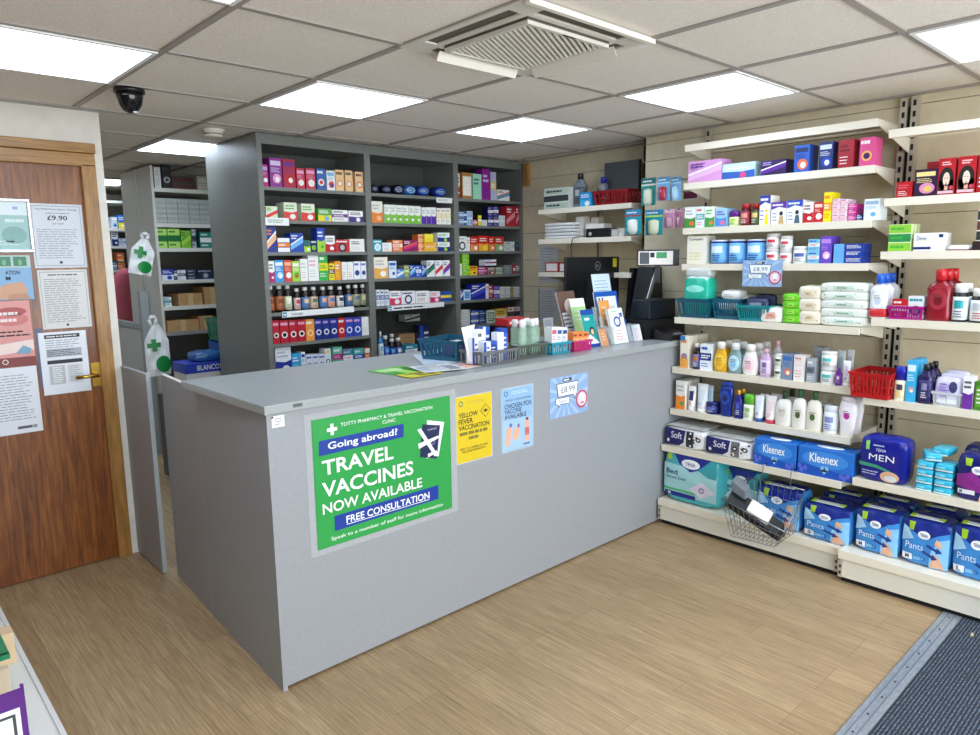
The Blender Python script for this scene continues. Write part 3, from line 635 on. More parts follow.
Y(1.955, 'top shelf, left grey bay', [
 (262, 268, 164.3, c, ('mg', 'lp', 'wh'), 'purple and pink carton', {'s': 'a'}), (269.7, 282, 157.8, c, ('8d2f8f', 'lc', 'pk', 'wh'), 'tall purple carton', {'s': 'a', 'd': .1}), (283, 295.2, 159.2, c, ('b3203c', '6c2d8c', 'rd', 'wh'), 'tall crimson carton', {'s': 'a', 'd': .1}),
 (296.6, 304.6, 168.4, c, ('c9304a', 'pk', 'wh', 'wh'), 'small crimson carton', {'s': 'a'}), (306, 315.2, 168.4, c, ('c9304a', 'pk', 'wh', 'wh'), 'small crimson carton', {'s': 'a'}),
 (316.8, 325.4, 168.6, c, ('2c5fa8', 'wh', 'rb', 'wh'), 'blue carton with white roundel', {'s': 'd'}), (326.8, 335, 170.6, c, ('wh', 'lb', 'rb', 'bl'), 'white and blue carton', {'s': 'a'}),
 (335.7, 343.8, 169.8, c, ('f0c68e', 'ee9a5a', 'wh', 'br'), 'pale orange carton', {'s': 'd'}), (345.2, 352.7, 170.4, c, ('f0c68e', 'ee9a5a', 'wh', 'br'), 'pale orange carton', {'s': 'd'}), (355.4, 363.3, 171.8, c, ('f0c68e', 'e8703a', 'wh', 'br'), 'pale orange carton', {'s': 'd'})])
Y(1.765, 'second shelf, left grey bay', [
 (266, 277.7, 206.1, c, ('dfe6c0', 'rb', 'wh', 'gn'), 'green and red low carton', {'s': 'g'}), (283.9, 297.1, 202.4, c, ('e4e8cf', 'rb', 'wh', 'gn'), 'cream carton with red corner', {'s': 'c', 'd': .1}), (301.5, 314.8, 203.7, c, ('e4e8cf', 'rb', 'wh', 'gn'), 'cream carton with red corner', {'s': 'c', 'd': .1}),
 (318, 331.4, 208.6, c, ('5aa84a', 'ye', 'lb', 'wh'), 'green carton with yellow corner', {'s': 'c'}), (332, 347.7, 210, c, ('wh', '6a2c80', 'wh', 'dg'), 'white carton with purple band', {'s': 'b'}), (348.8, 363, 210.8, c, ('wh', '4b2c80', 'wh', 'dg'), 'white carton with purple foot', {'s': 'c'})])
Y(1.577, 'third shelf, left grey bay', [
 (266.5, 276.4, 226.8, c, ('22348c', 'pe', 'wh', 'or_'), 'tall blue and peach carton', {'s': 'g'}), (277.6, 289.8, 237.7, c, ('2a55b0', 'wh', 'or_', 'wh'), 'blue striped carton', {'s': 'h'}), (290.4, 303.4, 233, c, ('1e49a8', 'lb', 'wh', 'wh'), 'blue carton with pale stripes', {'s': 'g'}),
 (304, 310.6, 240, c, ('1e6a4a', 'lg', 'wh', 'bl'), 'green and blue carton', {'s': 'c'}), (311, 316.7, 240, c, ('nv', 'lg', 'gn', 'wh'), 'green roundel carton', {'s': 'd'}), (317, 324.8, 227.9, c, ('1c46b4', 'lg', 'gn', 'wh'), 'tall blue and lime carton', {'s': 'c'}),
 (325.5, 335, 235.6, c, ('wh', 'rd', 'wh', 'dg'), 'white carton with red corner', {'s': 'c'}), (335.4, 349.2, 239.5, c, ('c7262a', 'bk', 'sv', 'wh'), 'red carton with black disc', {'s': 'd'}), (349.7, 364.5, 238.9, c, ('f0efe6', 'bk', 'pg', 'dg'), 'white carton with black print', {'s': 'f'})])
Y(1.400, 'fourth shelf, left grey bay', [
 (268.6, 274.6, 260.9, c, ('wh', 'mg', 'wh', 'dg'), 'white and magenta carton', {'s': 'c'}), (274.9, 283.8, 260, c, ('3d9ad8', 'wh', 'pb', 'wh'), 'sky blue carton', {'s': 'a'}), (284.2, 292, 260, c, ('d5463e', 'pe', 'wh', 'wh'), 'coral red carton', {'s': 'a'}), (292.3, 300, 261, c, ('a6d43b', 'wh', 'gn', 'rb'), 'lime green carton', {'s': 'a'}),
 (300.4, 307.7, 258.8, c, ('wh', 'pg', 'pk', 'dg'), 'plain white carton', {'s': 'f'}), (308.2, 318.7, 255.4, c, ('wh', 'pk', 'pg', 'dg'), 'taller plain white carton', {'s': 'f'}), (319, 327.8, 254, c, ('35b24a', 'ye', 'gn', 'wh'), 'bright green carton, yellow disc', {'s': 'b'}), (328.9, 334.5, 263.4, c, ('f0d828', 'dg', 'wh', 'dg'), 'yellow carton', {'s': 'b'}), (334.9, 340.8, 261, c, ('ee9a2c', 'wh', 'ye', 'wh'), 'orange carton', {'s': 'f'}),
 (342, 347.3, 261.9, c, ('wh', 'cr', 'go', 'sv'), 'white carton', {'s': 'f'}), (347.7, 353.2, 262, c, ('wh', 'cr', 'go', 'sv'), 'white carton', {'s': 'f'}), (353.9, 360.4, 261.3, c, ('eef2f6', 'dg', 'bl', 'bl'), 'white carton with dark figure', {'s': 'd'}), (361, 366.3, 261.3, c, ('eef2f6', 'dg', 'bl', 'bl'), 'white carton with dark figure', {'s': 'd'})])
BT = [(264+6.5, 270.5+5, 285.5, ('2a1408', 'wh', 'c8753a', '7a3a20')), ]
bl = [(269.5, 275.3, 285.4, 'c8703a', '7d3a1e'), (277.2, 285.4, 284.8, 'b86a3c', '6d3018'), (286, 293.1, 284.8, 'd4dcb0', 'e8ecd4'), (295.3, 301.6, 288.2, 'e2c4c4', 'b02a3c'), (303.2, 310.8, 287, '5a86b8', 'e8c4a0'), (311.7, 319.4, 286.6, 'e8c4a4', '4f7a5c'), (321.2, 328.3, 286.6, '5a86c0', 'e8b090'), (328.9, 336.5, 286, 'e6a98c', '4e74b0'), (338.4, 345.1, 286.3, 'eef0f0', '2a3440'), (347, 353.6, 284.8, '4a78ac', 'e8b890'), (354.1, 361, 284.6, 'a9a88a', '5f7088'), (361.4, 367.3, 284.2, '9aa07c', 'c8b888')]
Y(1.218, 'bottle shelf, left grey bay', [(a, b2, v, 'bm', ('1c0f0a', 'wh', l1, l2, 'dg'), 'white-capped brown medicine bottle') for a, b2, v, l1, l2 in bl], depth=.05)
six = [('b8182c', 'wh', 'bk', 'pk')]*4+[('ee9a3c', 'f8d8a0', 'ee9a3c', 'wh')]+[('1a2f86', 'wh', '1a2f86', 'lp')]*3+[('c01e2c', 'wh', 'rb', 'wh')]+[('3448b0', 'wh', 'bl', 'pk')]*2+[('wh', 'wh', 'pg', 'rd')]
sx = [(272.8, 279.6), (280.2, 288.8), (289.4, 297.4), (297.8, 305.6), (306, 314.5), (315, 322.3), (322.8, 330.1), (330.5, 337.8), (338.2, 345.1), (345.4, 353.3), (353.7, 361.6), (361.9, 369)]
sn = ['red roundel carton']*4+['orange roundel carton']+['navy roundel carton']*3+['bright red roundel carton']+['blue and purple roundel carton']*2+['plain white carton']
Y(1.030, 'sixth shelf, left grey bay', [(a, b2, 320.4-i*.33, c, six[i], sn[i], {'s': 'd' if i < 11 else 'f'}) for i, (a, b2) in enumerate(sx)])
Y(.84, 'lowest visible shelf, left grey bay', [
 (275.6, 291.4, 347.2, c, ('eef2f8', '2c3c9c', 'wh', 'sv'), 'white carton with blue figure', {'s': 'c'}), (292, 301, 353.4, c, ('38a8e0', 'wh', 'pb', 'wh'), 'sky blue carton', {'s': 'f'}), (301.5, 305.5, 352, c, ('wh', 'bl', 'sv', 'dg'), 'slim white carton', {'s': 'a'}), (306.4, 312.4, 354.8, c, ('e8eef6', 'bl', 'wh', 'bl'), 'white carton with blue roundel', {'s': 'd'}), (312.8, 318.6, 354.4, c, ('e8eef6', 'bl', 'wh', 'bl'), 'white carton with blue roundel', {'s': 'd'}), (319, 324.8, 354.2, c, ('e8eef6', 'bl', 'wh', 'bl'), 'white carton with blue roundel', {'s': 'd'}), (325, 331, 348.6, c, ('e8eef6', 'nv', 'wh', 'ye'), 'taller white carton, navy roundel', {'s': 'd'}),
 (333, 342.5, 347, c, ('6cc0a4', 'mg', 'pk', 'wh'), 'mint and pink carton', {'s': 'b'}), (343.2, 353, 349.2, c, ('9a6cae', 'tl', 'wh', 'pk'), 'lilac carton', {'s': 'h'}), (354.2, 364, 348.6, c, ('4fb8b4', 'bl', 'wh', 'wh'), 'turquoise carton', {'s': 'b'}), (365, 370.5, 347.8, c, ('d8583a', 'wh', 'or_', 'wh'), 'orange-red carton', {'s': 'h'})])
rd = lambda a, b2, v, cl: (a, b2, v, 'round', cl, 'dark blue round-fronted pack', {'d': .08})
Y(1.955, 'top shelf, middle grey bay', [rd(371, 379.2, 184.2, ('10142c', '4a5470', '1b2240', 'sv')), rd(382.2, 392, 184.4, ('10142c', '4a5470', '1b2240', 'sv')), rd(393.6, 404, 184.2, ('10142c', '8a94a8', '1b2240', 'sv')), rd(404.6, 417, 184.8, ('2a5c9c', '86b4dc', '1c3c80', 'wh')), rd(418, 430.6, 185.4, ('1a3484', '5a86c8', '142a70', 'wh')), rd(435.2, 447.2, 186.2, ('1a3484', '5a86c8', '142a70', 'wh'))])
gi = [(384.5+6.1*k, 384.5+6.1*k+5.8, 204.4+.35*k, c, ('f0f2e6', '7cc43c', 'wh', 'sv'), 'white carton with green foot', {'s': 'c'}) for k in range(6)]
Y(1.765, 'second shelf, middle grey bay', [(371.5, 382.6, 201.2, c, ('f2ead8', 'ee8a30', 'pe', 'sv'), 'cream and orange carton', {'s': 'c', 'd': .1})]+gi+[(421.6+4.9*k, 426.2+4.9*k, 207.3, c, ('f0f0ea', '5b2fa0', 'pu', 'sv'), 'white carton with violet foot', {'s': 'c'}) for k in range(3)]+[(436.8+4.8*k, 441.2+4.8*k, 208, c, ('f4f2e8', 'f0e0a0', 'wh', 'go'), 'white carton with pale gold top', {'s': 'b'}) for k in range(3)])
Y(1.577, 'third shelf, middle grey bay', [(373.2, 382, 239.6, c, ('2aa4b0', 'wh', 'pb', 'wh'), 'turquoise carton', {'s': 'd'}), (382.5, 391.7, 242.6, c, ('f2f2ec', 'pg', 'rb', 'dg'), 'low white carton', {'s': 'f'}), (392.6, 402.6, 240, c, ('ee8a4a', 'f6e4d4', 'rb', 'wh'), 'orange and white carton', {'s': 'b'}), (403.2, 417.4, 240, c, ('8c1a5c', 'd02c7c', 'or_', 'wh'), 'magenta carton', {'s': 'g'}),
 (418, 423.6, 234.4, c, ('ee7a2c', 'f0a860', 'd8541c', 'wh'), 'orange packet', {'s': 'h', 'st': 3}), (424.2, 436.4, 242.4, c, ('f0c43a', 'ee9a2c', 'wh', 'rb'), 'yellow-orange carton', {'s': 'b'}), (424.4, 433.2, 233.8, c, ('f4de2c', 'f6e87c', 'ye', 'dg'), 'yellow carton', {'s': 'f', 'zo': .065}), (437.6, 449.8, 232.6, c, ('f0f2ee', '20307c', 'lg', 'gn'), 'white carton with navy oval', {'s': 'c', 'st': 2})])
Y(1.400, 'fourth shelf, middle grey bay', [(374, 387.8, 257, c, ('f2ead6', 'eeae54', 'wh', 'sv'), 'white carton with orange foot', {'s': 'c', 'st': 1}), (389, 396.5, 261, c, ('dce8f6', '2c5cb4', 'wh', 'bl'), 'white and blue carton', {'s': 'a'}), (397, 403.8, 269, c, ('4c88d8', 'wh', 'pb', 'wh'), 'low light blue carton', {'s': 'g'}), (404, 409.6, 265, c, ('8a9488', 'lg', 'wh', 'ye'), 'grey-green carton', {'s': 'b'}), (410, 415.6, 265, c, ('2450a8', 'lb', 'wh', 'wh'), 'blue carton', {'s': 'g'}), (416, 421.4, 265.4, c, ('2c60c0', 'wh', 'lb', 'wh'), 'mid blue carton', {'s': 'b'}), (421.8, 426.4, 265, c, ('1c3c90', 'lb', 'wh', 'wh'), 'deep blue carton', {'s': 'g'}),
 (427, 434.6, 260.4, c, ('e6eae6', '2c7c5c', 'bk', 'dg'), 'white carton with green print', {'s': 'g'}), (435.4, 442.6, 260.4, c, ('f2f2f0', 'd83a3c', 'wh', 'bl'), 'white carton with red swoosh', {'s': 'g'}), (443.3, 450, 260.2, c, ('f2f2f0', '6a3cb0', 'rb', 'bl'), 'white carton with purple swoosh', {'s': 'g'})])
Y(1.218, 'fifth shelf, middle grey bay', [(376.4, 380.2, 289.8, c, ('e8ecf4', '3c5ca0', 'wh', 'dg'), 'thin white carton', {'s': 'b'}), (380.9, 384.5, 289.8, c, ('e8ecf4', '3c5ca0', 'wh', 'dg'), 'thin white carton', {'s': 'b'}), (385.2, 388.8, 289.8, c, ('e8ecf4', '3c5ca0', 'wh', 'dg'), 'thin white carton', {'s': 'b'}), (389.7, 401, 291, c, ('f4f0f2', 'd83a5c', 'wh', 'dg'), 'white and pink carton', {'s': 'c'}), (401.6, 415, 291, c, ('f4f0f4', '4a2c70', 'wh', 'dg'), 'white and purple carton', {'s': 'd'}), (415.4, 429.6, 291, c, ('f6f6f2', '2c2c34', 'mg', 'dg'), 'white carton, black print', {'s': 'f'}), (430.1, 440.2, 291.4, c, ('f6eef0', 'd82c6c', 'wh', 'rb'), 'white carton with pink foot', {'s': 'c'}), (440.6, 451.6, 291.6, c, ('1c58a8', 'f4dc3c', 'f4dc3c', 'bl'), 'blue carton with yellow oval', {'s': 'b'})])
Y(.84, 'bottom compartment, middle grey bay', [(379.5, 384, 331.5, 'slim', ('3c8cc8', 'wh', 'e8f0f4', 'lb', 'dg'), 'slim white-capped blue bottle'), (384.5, 390.5, 335.6, 'bm', ('14161e', 'wh', '2454ac', 'lb', 'wh'), 'dark bottle, blue label'), (390.9, 396.9, 338.8, 'bm', ('14161e', 'wh', '2454ac', 'lb', 'wh'), 'dark bottle, blue label'), (397.3, 403.3, 337.8, 'bm', ('2a1214', 'wh', '2454ac', 'wh', 'wh'), 'brown bottle, blue label'), (391, 396.6, 333.8, 'bm', ('14161e', 'wh', '2454ac', 'lb', 'wh'), 'taller dark bottle behind', {'yo': .09}), (405.4, 417.6, 344.6, c, ('2c94b0', 'wh', 'lb', 'wh'), 'turquoise carton', {'s': 'b', 'd': .12}), (399, 419.6, 333.2, c, ('b89468', 'a58258', 'wh', 'dg'), 'brown cardboard box', {'s': 'f', 'yo': .18, 'nm': 'cardboard_box'}),
 (419.6, 430, 325, c, ('1c2450', '2c50b4', 'wh', 'wh'), 'navy carton', {'s': 'i', 'yo': .12})], maxd=.3)
Y(1.075, 'brown box, middle grey bay', [(405, 420, 314.4, c, ('d4d4cc', 'dg', 'sv', 'bl'), 'white carton with dark swoosh', {'s': 'g', 'yo': .19, 'd': .08})])
Y(1.955, 'top shelf, right grey bay', [(456.6, 459.8, 173.3, c, ('dfe2d8', 'b02a2c', 'wh', 'dg'), 'white and red carton', {'s': 'c'}), (462, 472, 172.6, c, ('b07a3c', 'f0ece0', 'wh', 'dg'), 'ochre carton, white panel', {'s': 'e'}), (473, 481.6, 173.9, c, ('9fd8bc', '1c6c58', 'mt', 'dn'), 'mint green carton', {'s': 'f'}), (482.1, 490.4, 169.1, c, ('8c1a8c', 'lc', 'pu', 'lc'), 'tall violet carton', {'s': 'f'}), (490.8, 496.2, 172, c, ('b8c0d8', 'e0c860', 'wh', 'lp'), 'grey-lilac carton', {'s': 'b'}), (497.2, 509.6, 189.8, c, ('f0ece4', '4c98bc', 'rb', 'dg'), 'low white carton, blue corner', {'s': 'g'})])
Y(1.765, 'second shelf, right grey bay', [(457.4, 466.8, 211.4, c, ('2c5c98', 'dce8f0', 'lb', 'wh'), 'blue and white carton', {'s': 'b', 'st': 2}), (467.2, 472.6, 211.2, c, ('dce8f4', '4c8cc8', 'wh', 'bl'), 'pale blue carton', {'s': 'e', 'st': 2}), (473.2, 477.4, 219.8, c, ('c41e28', 'wh', 'rd', 'wh'), 'small red carton', {'s': 'b'}), (477.9, 481.6, 215, c, ('1c1c1c', 'ye', 'wh', 'ye'), 'black carton, yellow stripe', {'s': 'h'}), (482.2, 487.3, 220, c, ('e8eaec', 'sv', 'wh', 'dg'), 'small white carton', {'s': 'e'}),
 (487.9, 493, 206.6, c, ('161a48', '2c3478', 'wh', 'lp'), 'navy carton', {'s': 'h', 'st': 2}), (493.3, 498.6, 206.3, c, ('161a48', '2c3478', 'wh', 'lp'), 'navy carton', {'s': 'h', 'st': 2}), (499.2, 505, 215.5, c, ('e6eaec', 'sv', 'wh', 'dg'), 'white carton', {'s': 'e', 'st': 2}), (506.4, 515.3, 206.4, c, ('b41c34', 'e0909c', 'rd', 'wh'), 'red carton', {'s': 'g'}), (515.8, 520.2, 206.5, c, ('b41c34', 'e0909c', 'rd', 'wh'), 'narrow red carton', {'s': 'g'})])
Y(1.577, 'third shelf, right grey bay', [(457.6, 466.8, 236.2, c, ('e6e8e4', '2c3434', 'e6e8e4', 'sv'), 'white carton with dark ring', {'s': 'd'}), (467.2, 470, 237.4, c, ('e8ece6', 'rb', 'wh', 'dg'), 'narrow white carton', {'s': 'f'}), (470.5, 478.3, 236.8, c, ('c8301c', 'e88a3c', 'wh', 'wh'), 'red and orange carton', {'s': 'c'}), (478.7, 488.5, 235.6, c, ('cc2418', 'f0a83c', 'ye', 'wh'), 'red carton, yellow fruit', {'s': 'c'}), (489, 494.6, 236.4, c, ('c8281c', 'e88a3c', 'wh', 'wh'), 'red carton', {'s': 'c'}), (495, 503.8, 236.6, c, ('c8281c', '8cae6c', 'wh', 'wh'), 'red carton, green foot', {'s': 'c'}), (504.4, 514.6, 241.6, c, ('d8dcda', 'a8b0b0', 'wh', 'dg'), 'low silver-white carton', {'s': 'b'}), (515.8, 519, 243, c, ('2c3c50', 'lb', 'dg', 'wh'), 'small dark carton', {'s': 'f'})])
Y(1.400, 'fourth shelf, right grey bay', [(458.6, 462, 263.6, c, ('e8e8dc', 'go', 'wh', 'dg'), 'white carton', {'s': 'f'}), (462.4, 469.2, 253.2, c, ('78c41e', 'a8e03c', '5ca818', 'wh'), 'lime green carton', {'s': 'b', 'st': 4}), (469.6, 477.4, 266, c, ('f0c020', 'c03a1c', 'ye', 'dg'), 'yellow carton', {'s': 'a'}), (477.9, 487, 266.8, c, ('9c1c6c', 'd85ca0', 'wh', 'wh'), 'magenta carton', {'s': 'b'}), (487.6, 495.2, 267.2, c, ('8c7068', 'c8ccb0', 'wr', 'wh'), 'brown-grey carton', {'s': 'a'}), (495.5, 503.4, 267.2, c, ('94a488', '4c6c4c', 'wh', 'wh'), 'grey-green carton', {'s': 'b'}), (485, 496.4, 259.5, c, ('e6eaee', 'c0283c', '3c8ccc', 'lb'), 'white, red and blue carton', {'s': 'b', 'zo': .068}), (503.9, 512.2, 265, c, ('7c8488', 'b8bcbc', 'sv', 'wh'), 'grey carton', {'s': 'f'}), (512.7, 519.8, 263.8, c, ('6c6468', 'c02c34', 'wh', 'wh'), 'grey and red carton', {'s': 'i'})])
Y(1.218, 'fifth shelf, right grey bay', [(459.6, 463.6, 289.8, c, ('2c4ca0', 'dce4f4', 'wh', 'wh'), 'blue and white carton', {'s': 'g'}), (464, 470.6, 289.8, c, ('e8ecf4', 'lb', '2c4ca0', 'dg'), 'white carton, blue print', {'s': 'e'}), (471.2, 485.6, 283.8, c, ('1c2c98', '3c4cd0', 'wh', 'wh'), 'royal blue carton, white swoosh', {'s': 'g'}), (486, 488.7, 283.8, c, ('e8e8ec', 'rb', 'wh', 'dg'), 'narrow white carton', {'s': 'f'}), (489, 493.2, 284.8, c, ('a02830', 'e0a0a0', 'wh', 'wh'), 'dark red carton', {'s': 'b'}), (493.7, 499.6, 285.8, c, ('26206c', '6c4cc0', 'wh', 'lp'), 'dark violet carton', {'s': 'h'}), (500.2, 505.2, 286.8, c, ('dcdcd2', 'sv', 'wh', 'dg'), 'off-white carton', {'s': 'e'}), (505.6, 510.4, 286.8, c, ('dcdcd2', 'sv', 'wh', 'dg'), 'off-white carton', {'s': 'e'}), (511, 513.4, 287.2, c, ('9c8444', 'go', 'wh', 'dg'), 'narrow ochre carton', {'s': 'f'}), (513.8, 520, 286.8, c, ('dcdcd2', 'sv', 'wh', 'dg'), 'off-white carton', {'s': 'e'})])
Y(1.030, 'sixth shelf, right grey bay', [(460, 470, 309.8, c, ('dedfda', 'pg', 'wh', 'sv'), 'white carton', {'s': 'e', 'st': 3}), (471, 478.4, 310, c, ('1c2450', '3c54b0', 'wh', 'lb'), 'navy carton', {'s': 'h', 'st': 2}), (478.8, 486.2, 310, c, ('1c2450', '3c54b0', 'wh', 'lb'), 'navy carton', {'s': 'b', 'st': 2}), (487.2, 495, 310.4, c, ('d4dccc', '5c8c5c', 'wh', 'dg'), 'white and green carton', {'s': 'e'}), (495.8, 506.8, 308.8, c, ('d8b43c', 'e8e0c0', 'wh', 'dg'), 'ochre and white carton', {'s': 'c'}), (507.6, 514, 307, c, ('b8444c', 'e8e0dc', '2c3c44', 'dg'), 'red and white carton', {'s': 'h'}), (514.4, 520, 306.5, c, ('b8444c', 'e8e0dc', '2c3c44', 'dg'), 'red and white carton', {'s': 'h'})])

X = lambda i, n, items, **k: row(n, ('x', SH1[i][0]), SH1[i][1], items, **dict(dict(inset=.018, depth=.1), **k))
K = lambda n, cat='box', **k: dict(dict(nm=n, cat=cat), **k)
X(1, 'second shelf down, left white bay', [
 (688.2, 721.8, 160.2, c, ('d99ad0', 'e6b8e0', 'wh', 'pu'), 'wide pink test-kit box', K('test_kit_box', s='g', t=[('PREGNANCY', .05, .72, .42, .83, 'pu', 0), ('TESTS', .05, .58, .26, .69, 'pu', 0)])),
 (722.2, 755, 162.8, c, ('bfe0ea', '2c5cb0', 'e0457c', 'wh'), 'wide pale blue test box', K('test_kit_box', s='c', d=.09)), (760.8, 786, 159.8, c, ('2c1450', 'pu', 'wh', 'lp'), 'dark purple test box', K('test_kit_box', s='g', d=.1)),
 (794.3, 809.4, 144.9, c, ('2458b8', '0c2460', 'ee7040', 'wh'), 'tall blue carton, orange emblem', K('condom_box', s='a')), (818.8, 832.8, 141.8, c, ('182c6c', 'd0d8e8', 'bl', 'wh'), 'tall navy carton, silver print', K('condom_box', s='a')), (838.2, 853.6, 139.6, c, ('a41c30', '601018', 'wh', 'e0a0a0'), 'tall red carton', K('condom_box', s='f')), (859.5, 874.4, 137.2, c, ('d8508c', 'f0b060', '3c1460', 'wh'), 'tall pink and orange carton', K('condom_box', s='d'))])
X(2, 'third shelf down, left white bay', [
 (684.6, 695.6, 207, c, ('eef0e8', '3c8c3c', 'e07030', 'sv'), 'white carton with green foot', {'s': 'c'}), (696.2, 704.4, 206.5, c, ('e6efee', '6cb4b8', 'wh', 'rb'), 'white and teal carton', {'s': 'b'}), (705, 714.5, 206.5, c, ('eef0e6', '3ca04c', 'e08040', 'gn'), 'white carton, green base', {'s': 'c'}), (715.8, 726.6, 208.2, c, ('9cc8f0', '4c90d8', 'e86c8c', 'pu'), 'light blue carton', {'s': 'c'}), (728, 737.7, 210.6, 'roll', ('e8f0c0', '5b1a80', 'd8e8a0', 'lg', 'gn'), 'purple-topped white jar', K('supplement_jar', 'jar')),
 (738.5, 748.8, 203.6, 'jar', ('4c0c10', 'a01820', '8c2030', 'e09080', 'wh'), 'dark red supplement jar'), (749.8, 758.4, 203.2, 'jar', ('3c1410', 'a01820', '4c5c2c', 'e0c080', 'wh'), 'brown supplement jar, red lid'), (759.6, 770.3, 195.4, c, ('f2eee4', '2c3c9c', 'e8c040', 'ye'), 'tall white carton, navy foot', {'s': 'j'}),
 (771.2, 786.6, 201.8, c, ('eef0ee', '5a2c98', '2c2024', 'c8a870'), 'white carton with purple top', {'s': 'j'}), (787, 802.6, 200, c, ('eef0f2', '2c4cb4', '2c2024', '4c6478'), 'white carton with blue top', {'s': 'j'}), (803.1, 813.4, 201.8, c, ('ece8e6', 'c01e28', 'wh', 'dr'), 'white carton with red foot', {'s': 'c'}), (814, 823, 202, c, ('c8202c', 'f0d0c0', 'wh', 'wh'), 'red carton', {'s': 'a'}), (823.6, 831.6, 192.2, c, ('f4e018', 'f0a020', 'wh', 'or_'), 'tall yellow carton', {'s': 'b'}),
 (832.2, 839.8, 198.6, c, ('f0d4dc', 'e8a8bc', 'wh', 'mg'), 'pale pink carton', {'s': 'b', 'st': 3}), (840.2, 847.4, 199, c, ('f0d8e0', 'e8a8bc', 'wh', 'mg'), 'pale pink carton', {'s': 'b', 'st': 3}), (848, 856, 203.5, c, ('c8288c', 'e868b0', 'wh', 'wh'), 'magenta carton', {'s': 'b', 'st': 3}), (856.6, 861.8, 214.2, c, ('1c2468', 'lb', 'wh', 'wh'), 'small navy carton', {'s': 'b'}), (864, 879.6, 198.7, c, ('e8eef2', '9cb4cc', 'wh', 'lb'), 'white sachet box', {'s': 'a'})])
for_tin = ('1c2c86', 'e4ecf0', '6cb0e8', 'dcecf8', 'nv')
X(3, 'fourth shelf down, left white bay', [
 (687, 705.8, 236, c, ('ece8d8', 'f0ecd0', 'dcd46c', 'dg'), 'large cream shake box', K('drink_box', s='f', t=[('Complan', .12, .82, .85, .93, 'dg', .01)])), (707.6, 724.6, 239.8, 'tin', for_tin, 'blue and white powder tin'), (725.6, 742.2, 239.4, 'tin', for_tin, 'blue and white powder tin'), (743.4, 762.4, 239.1, 'tin', for_tin, 'blue and white powder tin'),
 (764, 776.8, 233.4, 'tub', ('e6e4e2', 'd4d2ce', 'f0f0ee', 'd03c4c', 'dg'), 'white tub, red print', {'st': 2}), (778.2, 789.6, 235.7, 'tub', ('e6e4e2', 'd4d2ce', 'f0f0ee', 'd03c4c', 'dg'), 'white tub, red print', {'st': 2}), (790.6, 806.6, 246.2, 'tub', ('eef0f0', 'f2f4f4', 'f2f4f2', '4c60a8', 'dg'), 'plain white round tub'), (807.9, 819.6, 239, c, ('7cc0e0', 'e8f0f4', 'e87c90', 'bl'), 'sky blue and pink carton', {'s': 'b', 'st': 2}), (820.4, 831.6, 236.2, c, ('6a48c0', 'b888dc', 'e8b8d0', 'wh'), 'purple carton', {'s': 'a'}),
 (833.4, 863.2, 243.6, c, ('1c3c9c', '6cb0e8', '6cb0e8', 'wh'), 'flat blue carton', {'s': 'i', 'st': 3}), (838, 862.6, 236.4, c, ('131c54', 'c02030', 'rd', 'wh'), 'navy and red carton', {'s': 'i', 'zo': .125})])
